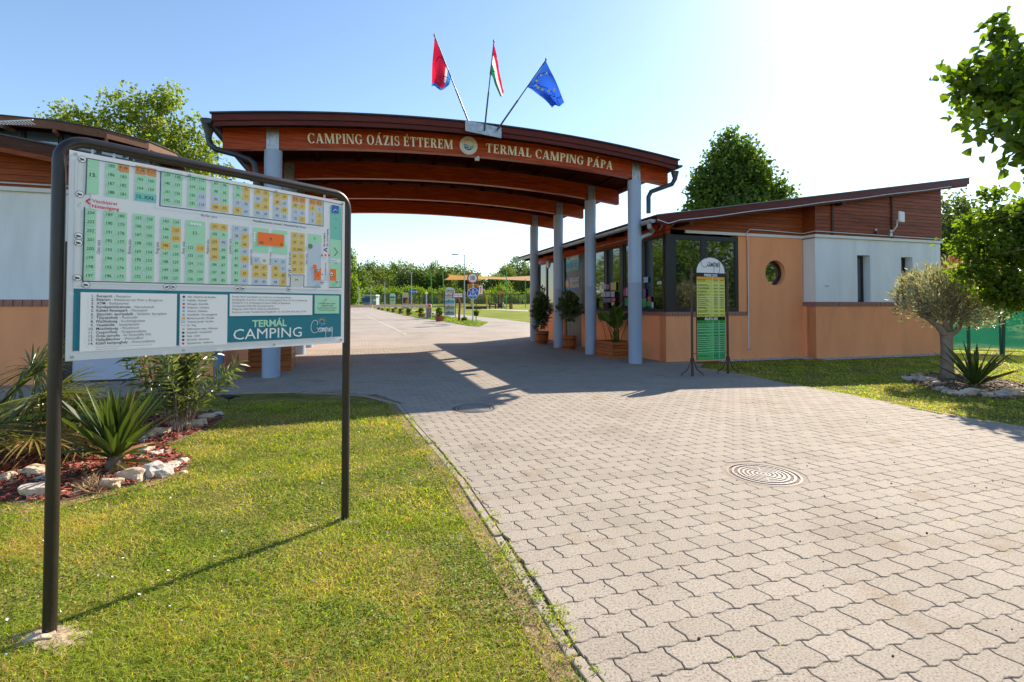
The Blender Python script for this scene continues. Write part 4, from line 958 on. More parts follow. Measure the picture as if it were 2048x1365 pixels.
def beam_text(txt, pxa, pxb, face_t):
    sa, sb = s_of(pxa, face_t), s_of(pxb, face_t); h = .178; adv = []; x = 0
    for ch in txt:
        if ch == ' ': x += .36; adv.append(None); continue
        q, w = serif(ch); adv.append((x, q, w)); x += w + .07
    kx = (sb - sa) / (x - .07) ; 
    for ch, a in zip(txt, adv):
        if a is None: continue
        x, q, w = a; sc = sa + (x + w / 2) * kx; base = zbeam(sc) + .085; sl = math.atan(-.0288 * (sc - SMID)); c_, s_ = math.cos(sl), math.sin(sl); mb = MB()
        for i, poly in enumerate(q):
            dd = .014 + .0004 * (i % 9)
            pp = []
            for gx, gy in poly:
                u, v = (gx - w / 2) * kx, gy * h; pp.append(F(sc + u * c_ - v * s_, face_t - .004, base + u * s_ + v * c_))
            mb.prism(pp, D * -dd)
        mb.build('letter', m_letter, beams[0])
beam_text('CAMPING OÁZIS ÉTTEREM', 613, 905, -.07); beam_text('TERMAL CAMPING PÁPA', 971, 1226, -.07)
ec = F(s_of(936.5, -.08), -.071, 0); ec.z = zbeam(-3.7) + .185
em = MB(); n = 40; em.add([ec + P * (.178 * math.cos(2 * math.pi * k / n)) + Z * (.178 * math.sin(2 * math.pi * k / n)) - D * y for y in (0, .016) for k in range(n)], [tuple(range(n)), tuple(range(n, 2 * n))[::-1]] + [(k, (k + 1) % n, n + (k + 1) % n, n + k) for k in range(n)])
emo = em.build('round_emblem', M('emblem_white', (.70, .68, .62), .5), gate); epr = Print(ec - D * .0165, P, Z, D * -1, emo, .0012); logo(epr, 0, .01, .165)
for i, ch in enumerate('THERMAL CAMPING'):
    an = math.radians(205 + i * 130 / 14); epr.text(ch, .160 * math.cos(an), .160 * math.sin(an), .022, (.25, .25, .4), 2, 'c', 0, rot=math.degrees(an) + 90)
epr.done()
fl = MB().box(at(954, 319, 9.74), .085, .05, .05).build('floodlight', M('lamp_cream', (.55, .50, .40), .5), beams[0]); MB().box(at(956, 313, 9.8), .05, .04, .05).build('bracket', m_steel, fl)
fl = MB().box(at(1050, 421.5, 17.0), .15, .06, .07).build('floodlight', M('lamp_white', (.65, .65, .66), .5), beams[3])
# bracket plate and three flags on slanting poles
pc = at(967, 259, 9.31); pl_ = MB().box(pc, .70, .014, .20, (P - Z * .10).normalized(), D).build('flag_bracket_plate', m_steel, f1)
def flag(base, top, hoistf, topedge, botedge, colfn, label, Y, seed):
    b, tp_ = at(base[0], base[1], 9.29), at(top[0], top[1], Y); t = thing('flag', label, 'flag', b, 'flags on slanting poles above the gate')
    h = lambda f: b.lerp(tp_, f)
    MB().tube([h(0), h(.42)], [.017, .016], 10).build('pole_sleeve', m_gutter, t, True); MB().tube([h(.40), h(.99)], .011, 10).build('pole', M('flag_pole_paint', (.035, .04, .04), .4), t, True)
    MB().lathe(tuple(h(.99)), [(.012, -.01), (.018, .01), (.012, .035), (0.002, .045)], 10).build('finial', m_black, t, True)
    n, m = 26, 20
    def cur(pts, u, dz):
        pts = [at(px, py, Y + dy) for px, py, dy in pts]; k = min(len(pts) - 2, int(u * (len(pts) - 1))); f = u * (len(pts) - 1) - k; p0, p1, p2, p3 = [pts[max(0, min(len(pts) - 1, j))] for j in (k - 1, k, k + 1, k + 2)]
        return .5 * ((2 * p1) + (p2 - p0) * f + (2 * p0 - 5 * p1 + 4 * p2 - p3) * f * f + (3 * p1 - p0 - 3 * p2 + p3) * f ** 3)
    groups = {}; V = {}
    for i in range(n + 1):
        for j in range(m + 1):
            u, v = i / n, j / m; p = cur(topedge, u, 0).lerp(cur(botedge, u, 0), v); p += Vector((0, 1, 0)) * (.07 * u * math.sin(v * 7.5 + seed + u * 2) + .02 * math.sin(u * 9 + v * 4)); V[i, j] = p
    for i in range(n):
        for j in range(m):
            c = colfn((i + .5) / n, (j + .5) / m); groups.setdefault(c, MB()).add([V[i, j], V[i + 1, j], V[i + 1, j + 1], V[i, j + 1]], [(0, 1, 2, 3)])
    cl = None
    for c, mb in groups.items():
        k = 'flag_cloth_%d' % len(bpy.data.materials); mt, nt, bb = newmat(k); bb.inputs['Base Color'].default_value = (*c, 1); bb.inputs['Roughness'].default_value = .7
        tr = N(nt, 'ShaderNodeBsdfTranslucent'); tr.inputs[0].default_value = (*c, 1); ms = N(nt, 'ShaderNodeMixShader'); ms.inputs[0].default_value = .5
        L(nt, bb.outputs[0], ms.inputs[1]); L(nt, tr.outputs[0], ms.inputs[2]); L(nt, ms.outputs[0], nt.nodes['Material Output'].inputs[0])
        o = mb.build('cloth', mt, t, True); bm = bmesh.new(); bm.from_mesh(o.data); bmesh.ops.remove_doubles(bm, verts=bm.verts, dist=.0005); bm.to_mesh(o.data); bm.free()
        cl = cl or o
    return t, V, n, m, cl
RED, FB, FW, FG = (.62, .01, .05), (.04, .22, .62), (.78, .78, .80), (.01, .22, .09)
flag((943, 259), (868, 70), 0, [(869, 73, 0), (866, 105, -.05), (863.5, 140, -.1), (862.5, 174, -.12)], [(903, 153, 0), (900, 163, .05), (896, 174, 0), (889, 181, -.05)],
     lambda u, v: (FB if (v > .80 and u > .05) or (u > .90) else ((.80, .62, .60) if v > .68 and u < .6 else RED)), 'red and blue flag, leftmost of the three above the gate', 9.3, 1)
flag((969, 261), (988, 82), 0, [(987, 84, 0), (992, 104, -.04), (999, 145, -.08), (1008, 187, -.1)], [(979, 150, 0), (985, 154, .04), (991, 174, 0), (1001, 197, -.06)],
     lambda u, v: RED if v < .36 else (FW if v < .64 else FG), 'red white and green tricolour flag on the middle pole', 9.35, 2)
t3, V3, n3, m3, cl3 = flag((994, 261), (1093, 119), 0, [(1092, 122, 0), (1105, 150, -.05), (1118, 182, -.1), (1128, 208, -.12)], [(1055, 176, 0), (1070, 185, -.04), (1086, 199, -.08), (1104, 216, -.1)],
     lambda u, v: (.02, .10, .55), 'blue flag with a ring of yellow stars, rightmost pole', 9.3, 3)
stm = MB()
for k, (px, py) in enumerate(((1093.5, 147), (1082, 152.5), (1074.5, 162), (1072.2, 171.5), (1075.5, 177.5), (1084.5, 181.5), (1097.5, 182.5), (1108, 180))):
    i, j = min(V3, key=lambda q: (V3[q] - at(px, py, V3[q].y)).length); c = V3[i, j]; nn = (V3[min(n3, i + 1), j] - V3[max(0, i - 1), j]).cross(V3[i, min(m3, j + 1)] - V3[i, max(0, j - 1)]).normalized()
    if nn.y > 0: nn = -nn
    a = Vector((1, 0, 0)); a = (a - nn * a.dot(nn)).normalized(); b = nn.cross(a)
    stm.add([c + nn * .012] + [c + nn * .012 + (a * math.cos(q * math.pi / 5 + .3) + b * math.sin(q * math.pi / 5 + .3)) * (.034 if q % 2 == 0 else .015) for q in range(10)], [(0, 1 + q, 1 + (q + 1) % 10) for q in range(10)])
stm.build('stars', M('star_yellow', (.80, .60, .05), .6), cl3)
# ================================================================ wall with real openings
def wall(name, s0, s1, t, z0, z1, holes, mat, parent, depth=.30, rnd_=None, out=-1):
    """face in the plane t (looking towards -D); holes: ('r', s0,s1,z0,z1) or ('c', s,z,r); reveals go back by depth"""
    bm = bmesh.new(); loops = []
    def ring(pts):
        vs = [bm.verts.new(F(a, t, b)) for a, b in pts]; return [bm.edges.new((vs[i], vs[(i + 1) % len(vs)])) for i in range(len(vs))], vs
    es, _ = ring([(s0, z0), (s1, z0), (s1, z1), (s0, z1)]); hv = []
    for h in holes:
        pts = [(h[1], h[3]), (h[2], h[3]), (h[2], h[4]), (h[1], h[4])] if h[0] == 'r' else [(h[1] + h[3] * math.cos(2 * math.pi * k / 36), h[2] + h[3] * math.sin(2 * math.pi * k / 36)) for k in range(36)]
        e, v = ring(pts); es += e; hv.append(v)
    bmesh.ops.triangle_fill(bm, edges=es, use_beauty=True, use_dissolve=False)
    for v in hv:
        back = [bm.verts.new(x.co + D * depth) for x in v]
        for i in range(len(v)): bm.faces.new((v[i], v[(i + 1) % len(v)], back[(i + 1) % len(v)], back[i]))
    off = woff(parent); bmesh.ops.translate(bm, verts=bm.verts, vec=-off)
    me = bpy.data.meshes.new(name); bm.to_mesh(me); bm.free(); me.materials.append(mat)
    return link(name, me, parent)
def bricks(parent, a, b, z0, z1, dep, w=.072, proud=.02):
    a, b = Vector(a), Vector(b); d = (b - a); n = max(1, int(d.length / w)); d.normalize(); w = (b - a).length / n; q = d.cross(Z)
    me = None
    for i in range(n):
        c = a + d * (i + .5) * w + q * (proud - dep / 2) + Z * (z0 + z1) / 2
        if me is None:
            m0 = MB(); m0.box(Vector((0, 0, 0)), w - .010, dep, z1 - z0, d, q * -1 if False else Z.cross(d)); me = bpy.data.meshes.new('brick'); me.from_pydata(m0.v, [], m0.f); me.materials.append(m_brick)
        o = link('brick', me, parent); o.location = c + d * random.uniform(-.001, .001) + q * random.uniform(-.004, .003) - woff(parent)
# ================================================================ right building: reception
rb = thing('reception_building', 'low reception building with peach walls, dark windows and sloping roof', 'building', F(4, 2))
wA = .78; s1f, s2f = s_of(1496, 0), s_of(1606, 0); s3 = s_of(1633, -.36); s3 = s2f; sEnd = s_of(1884, -.36); BK_T = 8.54
ZS0, ZS1, ZW = 1.035, 1.125, 2.86
rslope = .157; zr = lambda s: 3.145 + rslope * (s - .16)
# left side wall (towards the drive)
MB().fb(wA, wA + .25, .02, 4.42, -.05, ZS0).build('plinth_wall', m_plaster_o, rb); MB().fb(wA, wA + .25, 5.78, BK_T, -.05, ZS0).build('plinth_wall', m_plaster_o, rb)
MB().fb(wA, s1f, 0, .25, -.05, ZS0).build('plinth_wall', m_plaster_o, rb)
bricks(rb, F(wA, 4.42), F(wA, -.0), ZS0, ZS1, .10, .075, .02); bricks(rb, F(wA, BK_T), F(wA, 5.78), ZS0, ZS1, .10, .075, .02)
bricks(rb, F(wA, 0), F(s1f, 0), ZS0, ZS1, .10, .075, .02)
def window_side(t0, t1, z0, z1, pane=True, open_=False, fw=.06):
    f = MB(); f.fb(wA + .03, wA + .10, t0, t0 + fw, z0, z1); f.fb(wA + .03, wA + .10, t1 - fw, t1, z0, z1); f.fb(wA + .032, wA + .098, t0 + fw, t1 - fw, z0, z0 + fw); f.fb(wA + .032, wA + .098, t0 + fw, t1 - fw, z1 - fw, z1)
    w = f.build('window', m_frame, rb); MB().fb(wA + .06, wA + .07, t0 + fw, t1 - fw, z0 + fw, z1 - fw).build('pane', m_glass, w); return w
for a, b in ((.10, .98), (.98, 1.92), (2.06, 2.90), (2.90, 3.80), (6.0, 6.75), (6.75, 7.5), (7.5, 8.3)): window_side(a, b, ZS1, ZW)
for a, b in ((1.92, 2.06), (3.8, 4.42), (5.78, 6.0), (8.3, BK_T)): MB().fb(wA + .01, wA + .14, a, b, ZS1, ZW).build('frame_post', m_frame, rb)
MB().fb(wA + .0, wA + .12, -.02, .10, ZS1, ZW + .02).build('corner_post', m_frame, rb)
dr = MB().fb(wA + .05, wA + .11, 4.45, 5.75, .03, 2.6).build('entrance_door', M('door_grey', (.085, .083, .078), .4, .1, 4), rb)
MB().fb(wA + .045, wA + .12, 4.44, 5.76, 2.6, ZW).build('door_head', m_frame, rb)
ppd = Print(F(wA + .044, 5.75), D * -1, Z, P * -1, dr, .002)
def sgn(px0, px1, py0, py1):
    tt = [((3.42 - 11.098 * ((px - CX) / FPX)) / (.292 + .956 * ((px - CX) / FPX))) for px in (px0, px1)]; Y = F(wA, sum(tt) / 2).y; return 5.75 - tt[0], 5.75 - tt[1], z_of(py1, Y), z_of(py0, Y)
x0, x1, z0, z1 = sgn(1130, 1156, 510, 543); ppd.rect(x0, z0, x1, z1, (.03, .26, .42), 1, 'poster'); ppd.rect(x0, (z0 + z1) / 2, x1, z1, (.08, .48, .62), 1.5, 'poster'); script_camping(ppd, x0 + .05, z0 + .16, (x1 - x0) * .86, WH, 3, .022); ppd.text('ALLJON MEG', (x0 + x1) / 2, z0 + .04, .09, (.55, .50, .10), 3, 'c', .02, width=(x1 - x0) * .85); ppd.text('THERMAL', (x0 + x1) / 2, z1 - .16, .08, WH, 3, 'c')
x0, x1, z0, z1 = sgn(1128.5, 1157, 555, 579); ppd.rect(x0, z0, x1, z1, (.02, .16, .48), 1, 'poster'); ppd.disc(x0 + .16, (z0 + z1) / 2, .13, (.85, .33, .02), 2, 'poster'); ppd.text('BEJÁRAT', x1 - .04, (z0 + z1) / 2 + .03, .20, (.75, .62, .25), 3, 'r', .02, width=(x1 - x0) * .62); ppd.text('EINGANG', x1 - .04, z0 + .05, .20, (.75, .62, .25), 3, 'r', .02, width=(x1 - x0) * .62)
ppd.done()
# stickers inside the panes
stk = Print(F(wA + .028, 3.9), D * -1, Z, P * -1, rb, .002)
def tside(px): x = (px - CX) / FPX; return 3.9 - (3.42 - 11.098 * x) / (.292 + .956 * x)
def zside(px, py): x = (px - CX) / FPX; return z_of(py, F(wA, (3.42 - 11.098 * x) / (.292 + .956 * x)).y)
for px, py, w, h, c in ((1206, 574, 8, 10, (.5, .5, .6)), (1214, 574, 7, 10, (.3, .1, .3)), (1225, 573, 11, 15, (.55, .5, .22)), (1205, 589, 8, 10, (.6, .6, .62)), (1214, 589, 8, 10, (.4, .5, .7)), (1223.5, 589, 8, 11, (.45, .5, .6)), (1212, 601, 16, 8, (.2, .2, .35)), (1225, 600, 8, 7, (.6, .15, .2)), (1224, 608, 6, 7, (.6, .5, .2)), (1246, 585, 6, 14, (.5, .05, .1)), (1252, 584, 5, 16, (.5, .2, .5)), (1252, 604, 8, 16, (.02, .28, .10)), (1290, 560, 9, 11, (.3, .5, .8)), (1287, 587, 5, 17, (.15, .08, .35)), (1287, 606, 8, 18, (.02, .30, .10)), (1297, 598, 7, 9, (.45, .05, .08)), (1297, 608, 9, 10, (.02, .32, .12)), (1303, 610, 4, 10, (.7, .7, .7)), (1317, 566, 9, 6, (.65, .6, .62))):
    ta, tb = tside(px - w / 2), tside(px + w / 2); stk.rect(ta, zside(px, py + h / 2), tb, zside(px, py - h / 2), c, 1 + .1 * (px % 3), 'sticker')
stk.done()
# front: window band, wall with the round window, white wall with slits
for i, (a, b) in enumerate(((s_of(1349, 0), s_of(1411, 0)), (s_of(1411, 0), s_of(1479, 0)))):
    f = MB(); fw = .075; t0, t1 = .03, .10
    f.fb(a, a + fw, t0, t1, ZS1, ZW); f.fb(b - fw, b, t0, t1, ZS1, ZW); f.fb(a + fw, b - fw, t0 + .002, t1 - .002, ZS1, ZS1 + fw + .03); f.fb(a + fw, b - fw, t0 + .002, t1 - .002, ZW - fw - .03, ZW)
    w = f.build('window', m_frame, rb); MB().fb(a + fw, b - fw, .06, .07, ZS1 + fw, ZW - fw).build('pane', m_glass, w)
MB().fb(wA, s_of(1349, 0), -.0, .12, ZS1, ZW).build('corner_post', m_frame, rb)
sw0 = s_of(1479, 0)
MB().fb(sw0, s1f, 0.02, .3, ZS1, 2.94).build('window_pier', m_plaster_o, rb)
rwc = s_of(1551.5, 0); rwz = z_of(546, F(rwc, 0).y)
wl = wall('peach_wall', s1f, s2f, .0, -.05, 2.94, [('c', rwc, rwz, .30)], m_plaster_o, rb, .16)
rw = MB(); n = 36
rw.add([F(rwc + r * math.cos(2 * math.pi * k / n), tt, rwz + r * math.sin(2 * math.pi * k / n)) for r, tt in ((.30, .16), (.30, .12), (.25, .12), (.25, .16)) for k in range(n)], [(i * n + k, i * n + (k + 1) % n, (i + 1) * n + (k + 1) % n, (i + 1) * n + k) for i in range(3) for k in range(n)])
rwo = rw.build('round_window', m_frame, rb, True); MB().add([F(rwc + .26 * math.cos(2 * math.pi * k / n), .145, rwz + .26 * math.sin(2 * math.pi * k / n)) for k in range(n)], [tuple(range(n))]).build('pane', m_glass, rwo)
JT = -.36
ZQ0, ZQ1 = 1.25, 1.355
MB().fb(s2f, s2f + .25, JT + .004, .1, -.05, ZQ0).build('plinth_wall', m_plaster_o, rb); MB().fb(s2f + .02, s2f + .25, JT + .02, .1, ZQ1, 2.88).build('white_return_wall', m_plaster_w, rb)
MB().fb(s2f, sEnd, JT, JT + .25, -.05, ZQ0).build('plinth_wall', m_plaster_o, rb)
bricks(rb, F(s2f, 0), F(s2f, JT), ZQ0, ZQ1, .10, .07, .018); bricks(rb, F(s2f, JT), F(sEnd, JT), ZQ0, ZQ1, .10, .07, .018)
hs = []
for pa, pb, yt in ((1717, 1743, 510), (1805, 1828, 514)):
    a, b = s_of(pa, JT), s_of(pb, JT); hs.append(('r', a, b, ZQ1 + .0, z_of(yt, F(a, JT).y)))
wall('white_wall', s2f + .02, sEnd, JT + .018, ZQ1, 2.90, hs, m_plaster_w, rb, .20)
for h in hs:
    w = MB(); a, b, z0, z1 = h[1:]; w.fb(a, a + .05, JT + .2, JT + .25, z0, z1); w.fb(b - .05, b, JT + .2, JT + .25, z0, z1); w.fb(a + .05, b - .05, JT + .2, JT + .25, z0, z0 + .05); w.fb(a + .05, b - .05, JT + .2, JT + .25, z1 - .05, z1)
    wo = w.build('slit_window', m_frame, rb); MB().fb(a + .05, b - .05, JT + .22, JT + .23, z0 + .05, z1 - .05).build('pane', m_glass, wo)
# end wall, back and dark core
MB().fb(sEnd - .25, sEnd, JT + .25, BK_T, -.05, 2.9).build('end_wall', m_plaster_w, rb); MB().fb(sEnd - .2, sEnd + .01, JT - .005, BK_T + .01, 2.9, zr(sEnd) - .14).build('end_cladding', m_clad, rb)
MB().hexa([F(wA, BK_T, 2.9), F(sEnd, BK_T, 2.9), F(sEnd, BK_T + .02, 2.9), F(wA, BK_T + .02, 2.9), F(wA, BK_T, zr(wA) - .14), F(sEnd, BK_T, zr(sEnd) - .14), F(sEnd, BK_T + .02, zr(sEnd) - .14), F(wA, BK_T + .02, zr(wA) - .14)]).build('back_cladding', m_clad, rb)
MB().fb(wA + .25, sEnd - .25, BK_T - .25, BK_T, -.05, 2.9).build('back_wall', m_plaster_w, rb)
MB().fb(wA + .3, sEnd - .3, .5, BK_T - .3, -.04, 2.95).build('interior_core', m_interior, rb)
MB().fb(wA + .001, wA + .12, 0, BK_T, ZW, 3.0).build('head_beam', m_wood, rb)
# cream trim boards
tr_ = MB(); tr_.fb(s_of(1372, -.03), s2f - .0, -.035, .0, 2.90, 2.965); tr_.fb(s2f - .035, s2f, JT - .035, -.036, 2.90, 2.965); tr_.fb(s2f, sEnd + .03, JT - .035, JT + .0, 2.90, 2.965); tr_.build('trim_board', m_white, rb)
ld = MB().fb(wA - .06, wA - .02, .5, 3.4, 2.93, 2.96); ld.build('cable_duct', m_white, rb)
# gable cladding boards: horizontal planks between trim and rake
def cladding(s0, s1, t, z0, top, par, mat, h=.088):
    q = MB(); z = z0; i = 0
    while z < top(s1) - .01 or z < top(s0) - .01:
        za, zb = z, z + h - .006; q.cur = random.random()
        a, b = s0, s1
        if rslope_sign > 0:
            sa = max(s0, inv_top(za, top, s0, s1)); 
            if sa >= s1: break
            sb = max(sa, inv_top(zb, top, s0, s1)); c = [(sa, za), (s1, za), (s1, min(zb, top(s1))), (min(sb, s1 - .001), zb)]
        else:
            sa = min(s1, inv_top(za, top, s0, s1))
            if sa <= s0: break
            sb = min(sa, inv_top(zb, top, s0, s1)); c = [(s0, za), (sa, za), (max(sb, s0 + .001), zb), (s0, min(zb, top(s0)))]
        dd = .018 + .004 * (i % 2); q.hexa([F(c[0][0], t, c[0][1]), F(c[1][0], t, c[1][1]), F(c[1][0], t + .02, c[1][1]), F(c[0][0], t + .02, c[0][1]), F(c[3][0], t + .006, c[3][1]), F(c[2][0], t + .006, c[2][1]), F(c[2][0], t + .02, c[2][1]), F(c[3][0], t + .02, c[3][1])])
        z += h; i += 1
    o = q.build('cladding_boards', mat, par); o['kind'] = 'stuff'
    MB().hexa([F(s0, t + .021, z0), F(s1, t + .021, z0), F(s1, t + .03, z0), F(s0, t + .03, z0), F(s0, t + .021, top(s0)), F(s1, t + .021, top(s1)), F(s1, t + .03, top(s1)), F(s0, t + .03, top(s0))]).build('cladding_backing', m_woodd, par)
def inv_top(z, top, s0, s1):
    a, b = s0 - 3, s1 + 3
    for _ in range(40):
        m_ = (a + b) / 2
        if (top(m_) < z) == (rslope_sign > 0): a = m_
        else: b = m_
    return a
rslope_sign = 1
RK = -.62
top = lambda s: zr(s) - .12
cladding(wA, s2f, -.03, 2.967, top, rb, m_clad); cladding(s2f + .0, sEnd, JT - .03, 2.967, top, rb, m_clad)
MB().fb(s2f - .02, s2f + .0, JT - .03, -.031, 2.967, zr(s2f) - .12).build('return_cladding', m_clad, rb)
for px in (1668, 1788): s = s_of(px, JT - .05); MB().fb(s - .03, s + .03, JT - .052, JT - .031, 2.967, zr(s) - .12).build('cover_batten', m_woodd, rb)
# roof: mono pitch plate, rake boards, eave gutter
sr0, sr1 = .16, 9.60
def slab(mb, s0, s1, t0, t1, d0, d1): return mb.hexa([F(s0, t0, zr(s0) + d0), F(s1, t0, zr(s1) + d0), F(s1, t1, zr(s1) + d0), F(s0, t1, zr(s0) + d0), F(s0, t0, zr(s0) + d1), F(s1, t0, zr(s1) + d1), F(s1, t1, zr(s1) + d1), F(s0, t1, zr(s0) + d1)])
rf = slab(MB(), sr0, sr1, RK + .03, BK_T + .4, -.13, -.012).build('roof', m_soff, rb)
slab(MB(), sr0 - .01, sr1 + .02, RK - .02, BK_T + .42, -.010, .012).build('roof_sheet', m_zinc2, rf)
slab(MB(), sr0, sr1, RK, RK + .028, -.165, -.012).build('rake_board', m_fascia, rf); slab(MB(), sr0 + .1, sr1 - .03, RK + .03, RK + .05, -.22, -.135).build('rake_board', m_fascia, rf)
slab(MB(), sr1, sr1 + .02, RK + .03, BK_T + .4, -.16, -.012).build('verge_board', m_fascia, rf)
slab(MB(), sr0 + .35, sr0 + .43, RK + .2, BK_T, -.30, -.131).build('eave_beam', m_wood, rb)
for s in (s_of(1374, -.4), s_of(1685, -.5)): slab(MB(), s - .05, s + .05, -.58, .0, -.28, -.131).build('purlin_end', m_woodd, rb)
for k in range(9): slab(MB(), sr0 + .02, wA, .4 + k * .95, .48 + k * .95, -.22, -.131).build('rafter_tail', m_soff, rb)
rgutter(MB(), F(sr0 - .06, RK + .05, 3.06), F(sr0 - .06, BK_T + .3, 3.06), .075).build('gutter', m_zinc, rb)
YD = 10.85
MB().tube([F(sr0 - .06, -.42, 3.03), F(sr0 - .05, -.40, 2.93), at(1306, 462, YD), at(1300, 468, YD), at(1284, 474, YD), at(1279, 482, YD), at(1278.5, 560, YD), at(1278.5, 716, YD)], .048, 14).build('downpipe', m_zinc, rb, True)
MB().tube([at(1278.5, 716, YD), at(1278.5, 728, YD) - Z * .02], .056, 14).build('pipe_foot', M('pipe_foot_grey', (.50, .58, .62), .5), rb, True)
# cables along the rake and trim
ca = MB(); ca.tube([F(sr0 + .0, RK - .01, zr(sr0) - .10), F(sr0 + .25, RK - .02, zr(sr0 + .2) - .20)] + [F(s, RK - .012, zr(s) - .175 + .008 * math.sin(s * 3)) for s in np.linspace(.7, 8.9, 18)], .010, 6); ca.build('rake_cable', m_cable, rb, True)
cb = MB(); sx = s_of(1497, -.05); cb.tube([F(sx, -.045, z_of(698, 11.5)), F(sx, -.045, 2.0), F(sx, -.045, 2.75), F(sx - .04, -.07, 2.98), F(sx + .02, -.09, 3.05), F(sx + .6, -.08, 3.045), F(s2f - .06, -.08, 3.02), F(s2f - .06, JT - .02, 3.03), F(s2f - .04, JT - .075, 3.03), F(s2f + 1.5, JT - .07, 3.02), F(sEnd, JT - .07, 3.0)], .011, 6); cb.build('wall_conduit', m_cable, rb, True)
cc = MB(); cc.tube([at(1325, 452, 10.6), at(1318, 461, 10.8), at(1330, 459, 10.9), at(1350, 447, 10.9)], .007, 6); cc.build('loose_cable', m_cable, rb, True)
MB().box(at(1317.5, 459, 10.85), .05, .05, .09).build('junction_box', m_brown, rb); MB().tube([at(1495, 700, 11.55), at(1503, 698, 11.55)], .012, 8).build('wall_tap', m_steel, rb, True)
an = thing('panel_antenna', 'white square antenna panel on a curved arm against the dark cladding', 'antenna', F(s_of(1785, JT), JT - .03, z_of(470, 12.6)))
sa_ = at(1781, 467, 12.42); MB().tube([sa_, at(1786, 463, 12.3), at(1794, 452, 12.2), at(1795, 440, 12.15)], .016, 8).build('arm', m_white, an, True); MB().box(sa_, .07, .05, .16).build('wall_plate', m_steel, an)
MB().box(at(1803, 434, 12.1), .24, .05, .26, (P * .96 + D * .2).normalized(), (D * .96 - P * .2).normalized()).build('panel', m_white, an, bevel=.02)
MB().box(at(1803, 434, 12.07), .11, .01, .12, (P * .96 + D * .2).normalized(), (D * .96 - P * .2).normalized()).build('panel_ridge', m_zinc, an)
sm = thing('wall_sensor', 'small pale sensor box fixed low on the dark cladding', 'sensor', at(1753, 466, 12.4)); MB().box(at(1753, 467, 12.4), .07, .05, .10).build('housing', m_brown, sm); MB().box(at(1752, 460, 12.38), .035, .03, .04).build('head', m_white, sm)
sm = thing('wall_sensor', 'white wall fitting on the white wall left of the first slit window', 'sensor', at(1655, 570, 12.0)); MB().blob(at(1654, 571, 12.0), .05, .05, .03, 3, 2, .1).build('housing', m_white, sm, True)
sm = thing('wall_lamp', 'white half-round wall lamp on the far cladding of the reception', 'lamp', F(wA - .08, 7.1, 2.75)); MB().blob(F(wA - .08, 7.0, 2.75), .08, .10, .16, 2, 2, .05).build('shade', m_white, sm, True)
# pebble strip along the wall
def pebbles(name, segs_, n, r, mat, label, zf=0):
    V = []; Fc = []; ico = bmesh.new(); bmesh.ops.create_icosphere(ico, subdivisions=1, radius=1); iv = np.array([v.co[:] for v in ico.verts]); ifc = np.array([[v.index for v in f.verts] for f in ico.faces]); ico.free(); R_ = []
    Ls = [(Vector(b) - Vector(a)).length for a, b, w in segs_]
    for k in range(n):
        i = random.choices(range(len(segs_)), Ls)[0]; a, b, w = segs_[i]; a, b = Vector(a), Vector(b); d = (b - a).normalized(); p = a.lerp(b, random.random()) + d.cross(Z) * random.random() * w
        s = r * random.uniform(.5, 1.3); sc = np.array([s * random.uniform(.8, 1.4), s * random.uniform(.8, 1.3), s * .7]); V.append(iv * (1 + .2 * rng.random((len(iv), 1))) * sc + np.array([p.x, p.y, gz(p.y) + s * random.uniform(0, .5)])); Fc.append(ifc + k * len(iv)); R_ += [random.random()] * len(iv)
    o = fast(name, np.concatenate(V), np.concatenate(Fc), mat, None, R_); return tag(o, label, 'gravel', kind='stuff')
m_peb = M('pebble', (.42, .40, .38), .8, .35, 18, col2=(.62, .60, .58))
pebbles('pebble_strip', [(F(2.1, 0), F(s2f, 0), .20), (F(s2f - .15, 0), F(s2f - .15, JT), .15), (F(s2f, JT), F(sEnd + .2, JT), .24)], 2600, .020, m_peb, 'pale pebble strip at the foot of the reception wall')
# ================================================================ left building: restaurant
lb = thing('restaurant_building', 'restaurant building with white and peach walls behind the map sign', 'building', F(-10, 2))
LC, LT = -8.13, .16; LW = -15.5
zl = lambda s: 3.30 - rslope * (s + 7.75)
ds0, ds1 = s_of(122, LT), s_of(283, LT)
MB().fb(LW, ds0, LT, LT + .25, -.05, 1.25).build('plinth_wall', m_plaster_o, lb); MB().fb(ds1, LC, LT, LT + .25, -.05, 1.25).build('plinth_wall', m_plaster_o, lb)
MB().fb(LW, ds0, LT + .02, LT + .25, 1.355, 3.06).build('white_wall', m_plaster_w, lb); MB().fb(ds1, LC, LT + .02, LT + .25, 1.355, 3.06).build('white_wall', m_plaster_w, lb); MB().fb(ds0, ds1, LT + .03, LT + .25, 2.3, 3.06).build('white_wall', m_plaster_w, lb)
bricks(lb, F(LW + 3.5, LT), F(ds0, LT), 1.25, 1.355, .10, .118, .02); bricks(lb, F(ds1, LT), F(LC, LT), 1.25, 1.355, .10, .118, .02)
dd = MB().fb(ds0 + .14, ds1 - .01, LT + .06, LT + .10, .045, 2.2).build('wide_door', M('pale_door', (.50, .54, .66), .35, .03, 2), lb); fr = MB(); fr.fb(ds0, ds0 + .14, LT + .05, LT + .2, 0, 2.3); fr.fb(ds1 - .01, ds1, LT + .04, LT + .2, 0, 2.3); fr.fb(ds0 + .14, ds1 - .01, LT + .05, LT + .2, 2.2, 2.3); fr.fb(ds0 + .14, ds1 - .01, LT + .07, LT + .2, 0, .04); fr.build('door_frame', m_frame, lb)
MB().fb(LW, LC + .0, LT - .035, LT, 3.06, 3.125).build('trim_board', m_white, lb); cb = MB(); cb.tube([F(s, LT - .06, 3.175) for s in np.linspace(LW, LC, 8)], .012, 6); cb.build('wall_conduit', m_cable, lb, True)
